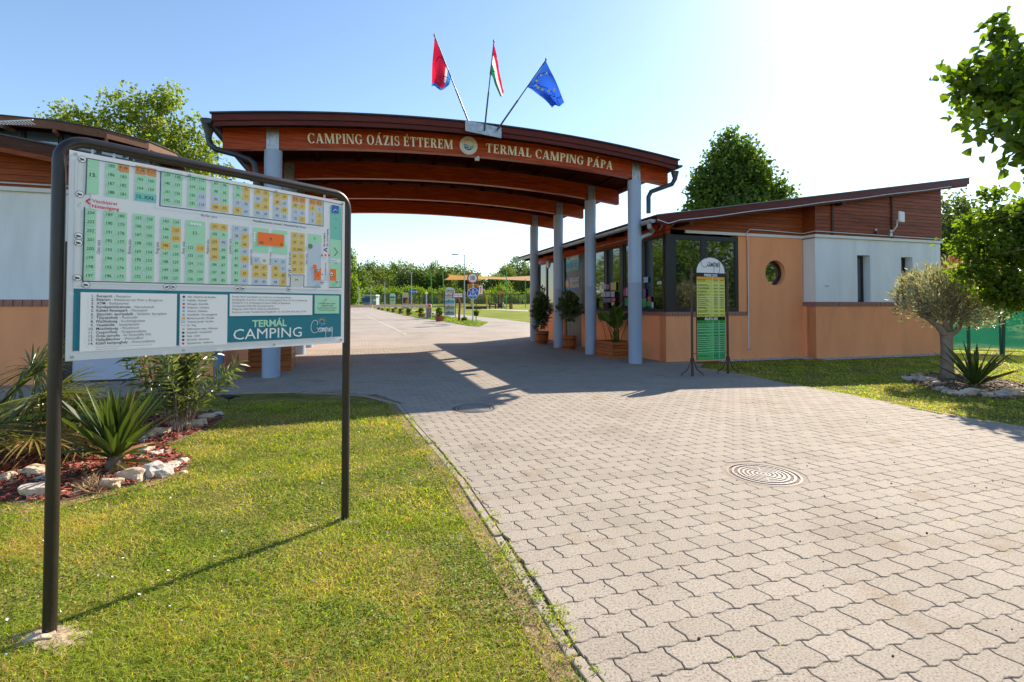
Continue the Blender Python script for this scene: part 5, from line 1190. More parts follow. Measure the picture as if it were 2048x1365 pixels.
MB().fb(LC - .25, LC, LT + .25, 9, -.05, 3.2).build('side_wall', m_plaster_o, lb); MB().fb(LW, LC - .25, 8.75, 9, -.05, 3.2).build('back_wall', m_plaster_w, lb)
rslope_sign = -1
cladding(LW, LC, LT - .03, 3.127, lambda s: zl(s) - .12, lb, m_clad, .095)
def slabl(mb, s0, s1, t0, t1, d0, d1): return mb.hexa([F(s0, t0, zl(s0) + d0), F(s1, t0, zl(s1) + d0), F(s1, t1, zl(s1) + d0), F(s0, t1, zl(s0) + d0), F(s0, t0, zl(s0) + d1), F(s1, t0, zl(s1) + d1), F(s1, t1, zl(s1) + d1), F(s0, t1, zl(s0) + d1)])
rl = slabl(MB(), LW, -7.75, -.40, 9.2, -.13, -.012).build('roof', m_soff, lb); slabl(MB(), LW, -7.72, -.46, 9.2, -.010, .012).build('roof_sheet', m_gutter, rl); slabl(MB(), LW, -7.75, -.43, -.402, -.17, -.012).build('rake_board', m_woodd, rl); slabl(MB(), LW, -7.8, -.40, -.38, -.25, -.135).build('rake_board', m_clad, rl)
MB().tube([F(-8.0, -.02, 2.9), F(-8.0, -.02, 0)], .072, 14).build('downpipe', M('blue_grey_pipe', (.12, .20, .34), .4), lb, True)
# round pavilion lantern rising above the roof
cx, cy, zt, R_ = -12.2, 14.0, 5.68, 2.5; n = 16
pv_ = thing('roof_pavilion', 'round glazed roof lantern with faceted timber eaves at top left', 'roof lantern', (cx, cy, 3.6))
ang = [math.radians(8 + 22.5 * k) for k in range(n)]; pt = lambda a, r, z: Vector((cx + r * math.cos(a), cy + r * math.sin(a), z))
for k in range(n):
    a, b = ang[k], ang[(k + 1) % n]
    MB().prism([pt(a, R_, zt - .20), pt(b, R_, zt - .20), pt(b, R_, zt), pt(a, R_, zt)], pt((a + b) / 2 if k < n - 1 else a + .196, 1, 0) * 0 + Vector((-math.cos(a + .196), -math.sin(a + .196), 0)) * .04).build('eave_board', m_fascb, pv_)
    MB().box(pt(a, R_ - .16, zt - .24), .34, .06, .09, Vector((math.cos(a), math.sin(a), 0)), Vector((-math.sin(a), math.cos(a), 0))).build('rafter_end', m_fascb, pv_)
rr_ = MB(); rr_.add([pt(a, R_ - .05, zt - .16) for a in ang] + [pt(a, .2, zt + .35) for a in ang], []); 
sf = MB(); sf.add([pt(a, R_ - .05, zt - .12) for a in ang], [tuple(range(n))]); sf.build('soffit', m_soff, pv_)
rt = MB(); rt.add([pt(a, R_ + .03, zt + .004) for a in ang] + [pt(a, R_ + .03, zt + .02) for a in ang] + [Vector((cx, cy, zt + .30))], [tuple(range(n))[::-1]] + [(k, (k + 1) % n, n + (k + 1) % n, n + k) for k in range(n)] + [(n + k, n + (k + 1) % n, 2 * n) for k in range(n)]); rt.build('roof', m_gutter, pv_)
Rw = R_ - .62
for k in range(n):
    a, b = ang[k], ang[(k + 1) % n]; mid = a + .196
    MB().prism([pt(a, Rw, 3.0), pt(a + .392, Rw, 3.0), pt(a + .392, Rw, 4.45), pt(a, Rw, 4.45)], Vector((-math.cos(mid), -math.sin(mid), 0)) * .08).build('drum_panel', m_frame, pv_)
    w = MB().prism([pt(a + .03, Rw, 4.45), pt(a + .362, Rw, 4.45), pt(a + .362, Rw, zt - .13), pt(a + .03, Rw, zt - .13)], Vector((-math.cos(mid), -math.sin(mid), 0)) * .02).build('pane', m_lglass, pv_)
    MB().tube([pt(a, Rw, 3.0), pt(a, Rw, zt - .13)], .05, 6).build('glazing_post', m_frame, pv_)
# ================================================================ price board
BA, BB_ = G(1384.7, 754.5), G(1456, 749.5)
BE = (BB_ - BA).normalized(); BN = Vector((BE.y, -BE.x, 0)); BL = (BB_ - BA).length
t = thing('price_board', 'arched yellow and green price list on black posts with curved feet', 'sign', BA)
ZP = z_of(537, BA.y)
for c in (BA, BB_):
    po = MB().tube([c, c + Z * ZP], .021, 14).build('post', m_brown, t, True)
    for s in (-1, 1):
        q = BE * s * .85 + BN * .25 * s; MB().tube([c + q * .03 + Z * .33, c + q * .04 + Z * .26, c + q * .10 + Z * .13, c + q * .19 + Z * .07, c + q * .22 + Z * .065, c + q * .22], .0085, 8).build('curved_foot', m_brown, t, True)
pxl, pxr = (1391.5 - 1384.7) / (1456 - 1384.7) * BL, (1448.5 - 1384.7) / (1456 - 1384.7) * BL; pw = pxr - pxl; zb_, za_, zt_ = z_of(719.5, 8.95), z_of(547, 8.95), z_of(514.5, 8.95)
o = BA + BE * (pxl + pw / 2) + BN * .03
arch = [(-pw / 2, zb_), (pw / 2, zb_), (pw / 2, za_ + .03)] + [(pw / 2 * math.cos(a), za_ + .03 + (zt_ - za_ - .03) * math.sin(a)) for a in np.linspace(.12, math.pi - .12, 20)] + [(-pw / 2, za_ + .03)]
pb = MB().prism([o + BE * x + Z * z for x, z in arch], BN * -.012).build('panel', m_black, t)
for z in (z_of(563, 9), z_of(633, 9), z_of(706, 9)):
    for a, b in ((0, pxl), (pxr, BL)): MB().tube([BA + BE * a + Z * z, BA + BE * b + Z * z + BN * .02], .007, 6).build('bracket', m_brown, t)
pr = Print(o + BN * .001, BE, Z, BN, pb, .0015); w2 = pw / 2 - .006
zz = lambda py: z_of(py, 8.95)
pr.poly([(-w2, zz(546)), (w2, zz(546)), (w2, za_ + .03)] + [(w2 * math.cos(a), za_ + .03 + (zt_ - za_ - .036) * math.sin(a)) for a in np.linspace(.12, math.pi - .12, 20)] + [(-w2, za_ + .03)], (.74, .76, .80), 1, 'header')
script_camping(pr, -w2 * .72, zz(544.5), w2 * 1.36, BK, 2, .020); logo(pr, w2 * .45, zz(529.5), .05, 2, False); pr.text('THERMAL', -.02, zz(532), .035, (.1, .1, .3), 2, 'c')
pr.rect(-w2, zz(554), w2, zz(546.2), (.012, .012, .03), 1, 'header'); pr.text('PREISE 2025', 0, zz(553), .062, (.85, .85, .85), 2, 'c', .03, width=pw * .46)
pr.rect(-w2, zz(560.5), w2, zz(554), (.75, .36, .02), 1, 'header')
YG, GN = (.55, .60, .10), (.05, .42, .13)
pr.rect(-w2, zz(634), w2, zz(560.5), YG, 1, 'table'); pr.rect(-w2, zz(641.5), w2, zz(634), (.005, .005, .005), 1, 'header'); pr.text('ÁRLISTA 2025', 0, zz(640.5), .062, (.85, .85, .85), 2, 'c', .03, width=pw * .46)
pr.rect(-w2, zb_ + .006, w2, zz(641.5), GN, 1, 'table'); pr.rect(w2 * .12, zb_ + .006, w2, zz(641.5), (.02, .33, .12), 1.3, 'table'); pr.rect(-w2, zz(648.5), w2, zz(641.5), (.02, .36, .06), 1.5, 'table')
cx1, cx2 = w2 * .12, w2 * .56
rowsA = [568, 574, 580.5, 587, 593, 597.5, 601, 604.5, 608.5, 612.5, 619, 627]; rowsB = [648.5, 652.5, 657, 662.5, 669, 675, 679, 683, 687, 690.5, 695, 700, 704.5]
names = ['Parzellen inkl. Strom und zwei Personen', 'Zeltplatz', 'Wohnmobil Stellplatz', 'Erwachsene', 'Kinder 6-14', 'Hund', 'Strom pro Tag', 'Kurtaxe pro Person', 'Parkplatz', 'Waschmaschine und Trockner', 'Anzahlung', 'Chalet pro Nacht', 'Bungalow']
for rows, y0, cl in ((rowsA, 554, (.78, .82, .55)), (rowsB, 641.5, (.45, .75, .5))):
    for y in rows: pr.rect(-w2, zz(y + .35), w2, zz(y - .35), cl, 2.2, 'table_lines')
    for c in (cx1, cx2): pr.rect(c - .0035, zz(634 if rows is rowsA else 719), c + .0035, zz(y0), cl, 2.5, 'table_lines')
    ys = [y0] + rows + [634 if rows is rowsA else 719]
    for i in range(len(ys) - 1):
        m_ = (ys[i] + ys[i + 1]) / 2; two = ys[i + 1] - ys[i] > 5.6
        pr.text(names[i % 13], -w2 + .02, zz(m_ + (.2 if two else 1.2)), .030, (.02, .03, .02), 3, 'l', .015, width=w2 * (.55 + .35 * ((i * 7) % 5) / 5), part='table_text')
        if two: pr.text(names[(i + 5) % 13], -w2 + .02, zz(m_ + 2.4), .024, (.03, .05, .02), 3, 'l', .0, width=w2 * (.5 + .4 * ((i * 3) % 4) / 4), part='table_text')
        for c in ((cx1 + cx2) / 2, (cx2 + w2) / 2): pr.text('%d.%d00 Ft' % ((i * 3) % 8 + 1, (i * 7) % 9), c, zz(m_ + 1), .028, (.03, .06, .02), 3, 'c', .02, width=w2 * .26, part='table_text')
pr.done()
# ================================================================ slatted timber planters
def plankbox(name, label, s0, s1, t0, t1, h, rows=5, z0=0.0):
    b = thing(name, label, 'planter', F((s0 + s1) / 2, (t0 + t1) / 2, z0)); th = .022; g = h / rows
    for i in range(rows):
        za, zb = z0 + g * i + .004, z0 + g * (i + 1) - .005
        for a in ((s0, s1, t0, t0 + th), (s0, s1, t1 - th, t1), (s0, s0 + th, t0 + th, t1 - th), (s1 - th, s1, t0 + th, t1 - th)):
            MB().fb(a[0] - (.006 if a[3] - a[2] < .03 else 0), a[1] + (.006 if a[3] - a[2] < .03 else 0), a[2], a[3], za, zb).build('slat', m_plant, b, bevel=.003)
    MB().fb(s0 + th, s1 - th, t0 + th, t1 - th, z0, z0 + h - .05).build('soil', m_soil, b); return b
plankbox('slatted_planter', 'large slatted wooden planter with strelitzia between the two nearest right columns', .02, .62, 1.05, 1.95, .40)
plankbox('slatted_planter', 'slatted wooden planter standing behind the front left column', -7.72, -6.98, .85, 1.5, .50, 5)
def barrel(px, py, r, h, label):
    g = G(px, py); b = thing('barrel_pot', label, 'plant pot', g)
    n = 14
    for k in range(n):
        a = 2 * math.pi * k / n; q = MB(); u = Vector((math.cos(a), math.sin(a), 0)); v = Z.cross(u); ww = math.pi * r / n * .96
        prof = [(r * .80, 0), (r * .93, h * .5), (r, h)]
        vs = []
        for rr, z in prof: vs += [g + u * rr - v * ww * rr / r + Z * z, g + u * rr + v * ww * rr / r + Z * z, g + u * (rr - .02) + v * ww * rr / r + Z * z, g + u * (rr - .02) - v * ww * rr / r + Z * z]
        q.add(vs, [(0, 1, 2, 3), (11, 10, 9, 8)] + [(i * 4 + j, i * 4 + (j + 1) % 4, i * 4 + 4 + (j + 1) % 4, i * 4 + 4 + j) for i in range(2) for j in range(4)]); q.build('stave', m_plant, b)
    for z, rr in ((.22, .86), (.75, .965)): MB().lathe(tuple(g), [(r * rr + .004, h * z - .014), (r * rr + .011, h * z - .014), (r * rr + .013, h * z + .014), (r * rr + .005, h * z + .014)], 24).build('hoop', m_black, b, True)
    MB().lathe(tuple(g), [(r * .9, h * .85), (.001, h * .87)], 16).build('soil', m_soil, b); return g
g1 = barrel(1139, 700, .20, .40, 'round staved wooden pot under the bay tree by the entrance door')
g2_ = barrel(1084, 688.5, .22, .42, 'round staved wooden pot between the two farthest right columns')
def bay(g, h0, label, x, ztp, zb, rx, n=105, name='bay_tree'):
    t = thing(name, label, 'potted plant', g)
    c = Vector((g.x + x, g.y, 0)); MB().tube([g + Z * h0, g.lerp(c, .5) + Z * (h0 + .3), Vector((c.x, c.y, (ztp + zb) / 2))], [.016, .012, .007], 7).build('stem', m_bark2, t, True)
    lob = [(c.x, c.y, zb + (ztp - zb) * f, rx * k, rx * k, (ztp - zb) * .22) for f, k in ((.2, .7), (.42, 1), (.62, .85), (.85, .45))]
    p, cc = lobes_pts(lob, n, 16, .055, .1); d = p - np.array([[c.x, c.y, (ztp + zb) / 2 - .2]]) + rng.normal(size=p.shape) * .15
    leafmesh('foliage', p, .088, m_bay, t, dirs=d, w=.24)
    tw = MB()
    for q in cc[:40]: tw.tube([Vector((c.x, c.y, max(zb, q[2] - .15))), Vector(q)], .004, 4, False)
    tw.build('twigs', m_bark, t)
Y1 = g1.y; bay(g1, .33, 'dark bay tree in the pot beside the entrance door', .01, z_of(586, Y1), z_of(640, Y1), .36)
Y1 = g2_.y; bay(g2_, .35, 'slim dark bay tree in the pot between the far right columns', -.02, z_of(582, Y1), z_of(655, Y1), .30, 190)
# strelitzia
sg = F(.30, 1.45, .33); t = thing('strelitzia', 'bird of paradise plant with broad dark leaves in the slatted planter', 'plant', sg)
random.seed(21)
for k in range(26):
    a = random.uniform(0, 2 * math.pi); ln = random.uniform(.38, .86); sp = random.uniform(.05, .42); u = Vector((math.cos(a), math.sin(a) * .8, 0)); b = sg + Vector((random.gauss(0, .07), random.gauss(0, .07), 0))
    tip = b + u * sp * ln + Z * ln * (1 - sp * .35); mid = b.lerp(tip, .5) + Z * .05 * sp
    lv = MB(); lv.tube([b, mid, tip], [.009, .007, .005], 5); L_ = random.uniform(.26, .38); w = L_ * .24; d = (u * (.3 + sp) + Z * (1.0 - sp)).normalized(); sd = d.cross(u.cross(Z) if abs(d.z) < .95 else P).normalized(); sd = d.cross(Vector((random.gauss(0, 1), random.gauss(0, 1), .4))).normalized()
    nn = d.cross(sd); prof = [(0, .05), (.2, .75), (.45, 1), (.7, .85), (.9, .4), (1, .02)]
    vs = []
    for f, k_ in prof: c = tip + d * L_ * f + nn * (-.05 * f * f); vs += [c - sd * w * k_ + nn * .03 * k_, c, c + sd * w * k_ + nn * .03 * k_]
    lv.add(vs, [q for i in range(5) for q in ((i * 3, i * 3 + 1, i * 3 + 4, i * 3 + 3), (i * 3 + 1, i * 3 + 2, i * 3 + 5, i * 3 + 4))]); lv.cur = 1
    lv.r = [random.random()] * len(lv.v); lv.build('leaf', m_dark, t)
gL = F(-7.35, 1.17, .42); t = thing('shrub', 'dark leafy shrub growing in the planter behind the front left column', 'plant', gL); p, cc = lobes_pts([(gL.x, gL.y, .75, .35, .28, .3)], 90, 16, .05); leafmesh('foliage', p, .09, m_bay, t)
# ================================================================ yuccas, palm, oleander, flower beds
def blade(mb, b, d, ln, w, droop=.15, fold=.25, seg=5):
    side = d.cross(Z); side = side.normalized() if side.length > .05 else P.copy(); up = side.cross(d).normalized(); tw = random.uniform(-.5, .5); side = (side * math.cos(tw) + up * math.sin(tw)); vs = []
    for i in range(seg + 1):
        f = i / seg; c = b + d * ln * f - Z * droop * ln * f * f; ww = w * (.55 + .9 * f if f < .4 else 1.0 - ((f - .4) / .6) ** 1.6 * .97)
        vs += [c - side * ww + up * ww * fold * 1.5, c, c + side * ww + up * ww * fold * 1.5]
    mb.add(vs, [q for i in range(seg) for q in ((i * 3, i * 3 + 1, i * 3 + 4, i * 3 + 3), (i * 3 + 1, i * 3 + 2, i * 3 + 5, i * 3 + 4))])
def yucca(g, label, n, lmin, lmax, w, zc, seed, bias=(0, 0), trunk=.12, elr=68):
    random.seed(seed); t = thing('yucca', label, 'yucca', g)
    MB().lathe(tuple(g), [(.05, -.02), (.06, .05), (.045, trunk), (.02, zc + .05)], 12).build('stump', m_bark, t, True)
    for k in range(n):
        f = (k + .5) / n; el = math.radians(86 - elr * f ** 1.0 + random.gauss(0, 6) - (35 if f > .9 else 0)); az = k * 2.39996 + random.gauss(0, .2)
        d = Vector((math.cos(az) * math.cos(el) + bias[0], math.sin(az) * math.cos(el) + bias[1], math.sin(el))).normalized(); ln = random.uniform(lmin, lmax) * (.75 + .25 * math.sin(math.pi * min(1, f * 1.3)))
        mb = MB(); blade(mb, g + Z * (zc - .06 * f) + d * .02, d, ln, w * random.uniform(.8, 1.15), .10 + .25 * (f > .7)); mb.r = [min(1, random.random() * .75 + (.5 if f > .86 else 0))] * len(mb.v)
        mb.build('leaf', m_yucca, t)
yucca(G(229, 944), 'spiky yucca among red mulch right of the near sign post', 70, .50, .68, .027, .13, 3, bias=(.06, 0), elr=64)
yucca(G(1950, 783), 'spiky green yucca beside the round-headed tree', 48, .60, .84, .030, .10, 4, elr=82)
# fan palm at the left edge
pg = G(-35, 925); random.seed(12); t = thing('fan_palm', 'low fan palm with drooping fronds at the left edge', 'palm', pg)
MB().lathe(tuple(pg), [(.12, -.02), (.13, .1), (.10, .28), (.05, .36)], 12).build('trunk', m_bark, t, True)
for k in range(30):
    az = random.uniform(-2.2, 1.9); el = math.radians(random.choice((random.uniform(8, 35), random.uniform(25, 68), random.uniform(-15, 15)))); u = Vector((math.cos(az) * math.cos(el), math.sin(az) * math.cos(el), math.sin(el))); ln = random.uniform(.36, .72)
    b = pg + Z * .3; tip = b + u * ln - Z * .08 * ln; mb = MB(); mb.tube([b, b.lerp(tip, .5) + Z * .03, tip], [.009, .007, .006], 5)
    side = u.cross(Z).normalized(); up = side.cross(u).normalized()
    for j in range(26):
        a = math.radians(-125 + 250 * j / 25); d = (u * math.cos(a) + side * math.sin(a) + up * random.gauss(.06, .06)).normalized(); blade(mb, tip, d, random.uniform(.34, .48), .0085, random.uniform(.1, .55), .3, 4)
    mb.r = [min(1, .15 + random.random() * .6 + (.35 if el < 0 else 0))] * len(mb.v); mb.build('frond', m_palm, t)
# oleander shrub
def shoots(name, label, cat, g, n, hmin, hmax, spread, leafL, mat, seed, leaves=26, w=.09, st=.006, group=None, dens=1.0, lean=(0, 0)):
    random.seed(seed); t = thing(name, label, cat, g, group); st_ = MB(); C = []; Dd = []
    for k in range(n):
        az = random.uniform(0, 2 * math.pi); h = random.uniform(hmin, hmax); sp = random.uniform(.1, 1) * spread; tip = g + Vector((math.cos(az) * sp + lean[0] * h, math.sin(az) * sp + lean[1] * h, h)); b = g + Vector((math.cos(az), math.sin(az), 0)) * .09 * random.random(); m_ = b.lerp(tip, .5) + Vector((0, 0, h * .1)) - Vector((math.cos(az), math.sin(az), 0)) * sp * .15
        pts = [b, b.lerp(m_, .5) + (m_ - b).cross(Z) * .02, m_, m_.lerp(tip, .6), tip]; st_.tube(pts, [st, st * .9, st * .75, st * .5, st * .3], 5, False)
        for j in range(leaves):
            f = .25 + .75 * (j / leaves) ** .8; i = min(3, int(f * 4)); p = pts[i].lerp(pts[i + 1], f * 4 - i if f < 1 else 1); ax = (pts[i + 1] - pts[i]).normalized(); aa = j * 2.1 + random.gauss(0, .4)
            e1 = ax.cross(Vector((1, 0, .2))).normalized(); e2 = ax.cross(e1); d = ax * random.uniform(.25, .9) + (e1 * math.cos(aa) + e2 * math.sin(aa)); C.append(tuple(p)); Dd.append(tuple(d))
    st_.build('stems', m_bark2, t, True); leafmesh('foliage', np.array(C), leafL, mat, t, dirs=np.array(Dd), w=w, fold=.05, six=True, up=.3)
    return t
shoots('oleander_bush', 'oleander bush with long narrow leaves under the map sign', 'shrub', G(362, 866), 27, .45, .92, .52, .14, m_ole, 5, 30, w=.075, st=.0038)
shoots('seedling', 'small low seedling between the yucca and the oleander bush', 'plant', G(300, 842), 9, .12, .3, .2, .09, m_ole, 8, 12)
# left bed: mulch with stones round it
def bed(name, label, poly, mat, chips, chipmat, stones, seed, gsz=(.018, .05)):
    random.seed(seed); cx = sum(p[0] for p in poly) / len(poly); cy = sum(p[1] for p in poly) / len(poly); t = thing(name, label, 'flower bed', (cx, cy, gz(cy)))
    mb = MB(); mb.prism([Vector((x, y, gz(y) - .01)) for x, y in poly], Z * .022); mb.build('soil', mat, t)
    xs = [p[0] for p in poly]; ys = [p[1] for p in poly]; V = []; n = 0; R_ = []
    q = MB()
    while n < chips:
        x, y = random.uniform(min(xs), max(xs)), random.uniform(min(ys), max(ys))
        if not inpoly(x, y, poly): continue
        n += 1; a = random.uniform(0, 6.3); l = random.uniform(*gsz); w = l * random.uniform(.2, .45); tl = random.uniform(-.5, .5)
        ax = Vector((math.cos(a), math.sin(a), tl)).normalized(); ay = ax.cross(Vector((random.gauss(0, .3), random.gauss(0, .3), 1))).normalized(); q.cur = random.random(); q.box((x, y, gz(y) + .016 + random.random() * .02), l, w, .005, ax, ay, ax.cross(ay))
    o = q.build('mulch_chips', chipmat, t); o['kind'] = 'stuff'
    for i, (px, py, w, rw) in enumerate(stones):
        g = G(px, py); k = w / FPX * g.y * .54; rs = random.uniform(.75, 1)
        s = MB().blob(g + Z * k * .42, k * 1.0, k * rw, k * .62 * rs, seed=seed * 50 + i, sub=3, amp=.40, sq=.62, rot=random.uniform(-.5, .5), fr=1.3)
        s.build('stone', m_stone if i % 7 else m_stone2, t)
m_stone2 = M('grey_stone', (.44, .40, .36), .85, .3, 9, .9, 22, bdist=.02)
def chipm(name, stops):
    m, nt, b = newmat(name); a_ = N(nt, 'ShaderNodeAttribute', attribute_name='rnd'); L(nt, ramp(nt, a_.outputs['Fac'], stops), b.inputs['Base Color']); b.inputs['Roughness'].default_value = .8; return m
m_mulch = chipm('red_mulch', [(0, (.05, .012, .008)), (.35, (.27, .045, .025)), (.8, (.42, .095, .05)), (1, (.45, .30, .22))])
m_chip2 = chipm('brown_litter', [(0, (.06, .03, .02)), (.5, (.26, .13, .07)), (1, (.50, .38, .28))])
bed('flower_bed', 'bed of red mulch ringed with pale stones at left', BED, m_soil, 5200, m_mulch,
    [(433, 836, 19, .8), (412, 841, 23, .9), (398, 855, 28, .6), (366, 860, 36, .6), (341, 865, 20, .7), (320, 871, 28, .6), (299, 878, 23, .7), (280, 888, 22, .7), (289, 908, 30, .7), (266, 905, 16, .9), (311, 913, 22, .8), (364, 929, 22, .9), (344, 941, 30, 1), (366, 948, 11, 1), (309, 953, 48, .8), (266, 963, 47, .6), (217, 978, 38, .6), (163, 984, 18, .8), (82, 992, 46, .9), (122, 990, 14, .9), (66, 953, 42, .7), (88, 962, 20, .8), (14, 962, 30, .7), (158, 886, 32, .6), (-20, 985, 30, .8), (186, 973, 15, .9)], 3)
bed('flower_bed', 'stone-ringed bed under the round-headed tree and yucca at right', BED2, m_soil, 1500, m_chip2,
    [(1819, 762, 18, .9), (1832, 757, 16, .8), (1838, 751, 10, .9), (1846, 764, 20, .8), (1858, 766, 18, .8), (1868, 766, 12, .9), (1878, 772, 18, .8), (1886, 784, 18, .9), (1896, 789, 15, .8), (1908, 791, 19, .8), (1921, 793, 12, .9), (1936, 792, 27, .7), (1960, 791, 24, .7), (1976, 795, 18, .6), (2002, 795, 24, .7), (2024, 794, 30, .6), (1873, 781, 10, .9)], 4, (.02, .07))
# worn earth round the bed
bcx = sum(p[0] for p in BED) / len(BED); bcy = sum(p[1] for p in BED) / len(BED); EDG = [(bcx + (x - bcx) * 1.06, bcy + (y - bcy) * 1.13 - .01) for x, y in BED]
sheet('worn_earth', EDG, .005, M('worn_earth', (.27, .17, .09), .95, .35, 12, .8, 50, bdist=.012))
xs_ = rng.uniform(-4.5, -2, 9000); ys_ = rng.uniform(3, 6, 9000); kk = inpoly(xs_, ys_, EDG) & ~inpoly(xs_, ys_, BED); xs_, ys_ = xs_[kk], ys_[kk]; dd_ = rng.normal(size=(len(xs_), 3)) * [1, 1, .35]
tag(leafmesh('straw_litter', np.stack([xs_, ys_, xs_ * 0 + .012], 1), .05, M_leaf('straw_leaf', (.24, .13, .06), (.52, .36, .18), .2, .8, (1, 1, 1), clump=4), None, dirs=dd_, w=.05, fold=0), 'dry straw litter on the worn earth in front of the mulch bed', 'litter')
# dry grass clump in front of the bed
C = []; Dd = []
for k in range(260): g = G(random.gauss(185, 12), random.gauss(980, 6)); C.append(tuple(g + Z * .005)); a = random.uniform(0, 6.3); Dd.append((math.cos(a) * .8, math.sin(a) * .8, random.uniform(.1, 1)))
o = leafmesh('dry_grass', np.array(C), .11, M('straw', (.36, .24, .12), .8), None, dirs=np.array(Dd), w=.03, fold=.0); tag(o, 'dry brown grass and stalks at the front edge of the red mulch bed', 'dry grass', kind='stuff')
# blackbird
bg = G(458, 808); bd = MB(); k = .0062 * 1.05
def BP(x, z): return bg + Vector((x, 0, z))
bg = bg + Z * .022
b_ = thing('blackbird', 'black bird standing on the shaded grass under the sign', 'bird', bg); m_bird = M('black_feathers', (.012, .011, .010), .6, .2, 40)
bd.tube([BP(-.115, .062), BP(-.10, .070), BP(-.085, .082), BP(-.065, .078), BP(-.035, .066), BP(.0, .060), BP(.035, .064), BP(.06, .071), BP(.085, .074), BP(.13, .070), BP(.155, .068)], [.0012, .010, .0155, .016, .023, .029, .025, .017, .010, .007, .002], 12)
bd.build('body', m_bird, b_, True); MB().tube([BP(-.111, .067), BP(-.128, .060)], [.0035, .0008], 6).build('beak', M('beak_orange', (.5, .25, .03), .4), b_)
for y in (-.008, .01): MB().tube([BP(.008, .035) + Vector((0, y, 0)), BP(-.002, .016) + Vector((0, y, 0)), BP(.004, 0) + Vector((0, y, 0)), BP(-.016, .001) + Vector((0, y, 0))], .0022, 5).build('leg', m_bird, b_)
MB().blob(BP(.02, .068) + Vector((0, -.017, 0)), .05, .010, .014, 1, 2, .05).build('wing', m_bird, b_, True)
# ================================================================ trees
def tree(name, label, trunk, lobes, nclus, nleaf, cr, leaf, mat, twigs=60, tr=.15, seed=1, group=None, w=.33, six=False, bark=None, hollow=.35, up=.5, cat='tree'):
    global rng
    rng = np.random.default_rng(seed); random.seed(seed); base = Vector(trunk[0]); t = thing(name, label, cat, base, group)
    pts = [Vector(p) for p in trunk]; mb = MB(); mb.tube(pts, [tr * (1 - .65 * i / (len(pts) - 1)) for i in range(len(pts))], 10)
    p, cc = lobes_pts(lobes, nclus, nleaf, cr, hollow)
    for q in cc[rng.choice(len(cc), min(twigs, len(cc)), replace=False)] if twigs else []:
        q = Vector(q); f = max(.25, min(.95, (q.z - base.z) / (pts[-1].z - base.z + 1e-3) - .25)); i = min(len(pts) - 2, int(f * (len(pts) - 1))); s = pts[i].lerp(pts[i + 1], f * (len(pts) - 1) - i); m_ = s.lerp(q, .55) + Z * (q - s).length * .10
        mb.tube([s, m_, q], [tr * .20, tr * .11, tr * .03], 5, False)
    mb.build('trunk', bark or m_bark, t, True)
    d = rng.normal(size=p.shape) + np.array([0, 0, -.35])
    leafmesh('crown', p, leaf, mat, t, dirs=d, w=w, six=six, up=up); return t
def LB(px, py, Y, rx, ry, rz=None):   # lobe from photo position and pixel radii
    c = at(px, py, Y); k = Y / FPX; return (c.x, c.y, c.z, rx * k, (rz or rx) * k * .9, ry * k)
# right foreground linden (trunk just outside the frame)
tree('linden_tree', 'big leafy linden overhanging the right edge of the view', [(7.6, 6.2, 0), (7.5, 6.2, 1.8), (7.2, 6.0, 3.4), (6.4, 5.4, 4.2), (5.0, 4.4, 4.2)],
     [LB(1996, 62, 4.0, 14, 16), LB(2010, 92, 4.0, 20, 20), LB(2022, 128, 3.9, 34, 28), LB(1952, 140, 3.8, 30, 22), LB(1934, 172, 3.8, 22, 20), LB(1965, 205, 3.8, 30, 26), LB(2000, 175, 3.8, 36, 34), LB(1945, 232, 3.7, 18, 14), LB(2045, 200, 3.7, 44, 50), LB(1995, 255, 3.4, 24, 22), LB(2030, 270, 3.3, 30, 34), LB(2078, 290, 3.2, 44, 50), LB(2150, 130, 3.9, 90, 110),
      LB(1982, 392, 7.8, 20, 10), LB(2080, 440, 7.8, 70, 50), LB(1940, 452, 7.8, 26, 18), LB(1985, 440, 7.8, 34, 24), LB(1912, 490, 7.8, 16, 12), LB(1965, 500, 7.8, 40, 24), LB(2020, 500, 7.9, 46, 36), LB(1950, 545, 7.8, 34, 18), LB(2000, 565, 7.8, 40, 24), LB(1985, 592, 7.8, 22, 12), LB(2050, 590, 7.8, 46, 30), LB(2180, 500, 7.8, 90, 120)],
     1080, 13, .085, .080, m_tree, 26, .10, 5, six=True, w=.36, hollow=.1, up=.5)
# linden behind the reception
tree('linden_tree', 'dense conical green tree rising behind the reception roof', [at(1470, 640, 24), at(1470, 520, 24), at(1470, 400, 24), at(1462, 300, 24)],
     [LB(1461, 285, 24, 26, 26), LB(1465, 318, 24, 46, 36), LB(1462, 360, 24, 70, 44), LB(1430, 400, 24, 60, 40), LB(1500, 345, 24, 36, 40), LB(1515, 390, 24, 50, 42), LB(1462, 430, 24, 92, 50), LB(1568, 388, 24, 18, 10), LB(1545, 410, 24, 30, 24)],
     760, 26, .26, .20, m_dark, 50, .2, 6, up=.7)
# plane tree at upper left
tree('plane_tree', 'airy yellow-green plane tree behind the roof pavilion', [at(330, 640, 21), at(325, 480, 21), at(318, 360, 21), at(300, 240, 21)],
     [LB(230, 200, 21, 30, 30), LB(262, 230, 21, 60, 50), LB(318, 195, 21, 36, 28), LB(350, 205, 21, 26, 36), LB(128, 222, 21, 20, 18), LB(150, 250, 21, 50, 28), LB(90, 240, 21, 22, 8), LB(330, 262, 21, 70, 60), LB(385, 300, 21, 60, 52), LB(430, 345, 21, 44, 44), LB(200, 260, 21, 60, 40), LB(300, 330, 21, 110, 60), LB(420, 420, 21, 60, 50)],
     560, 17, .24, .17, m_plane, 120, .16, 7, hollow=.2, bark=m_bark2)
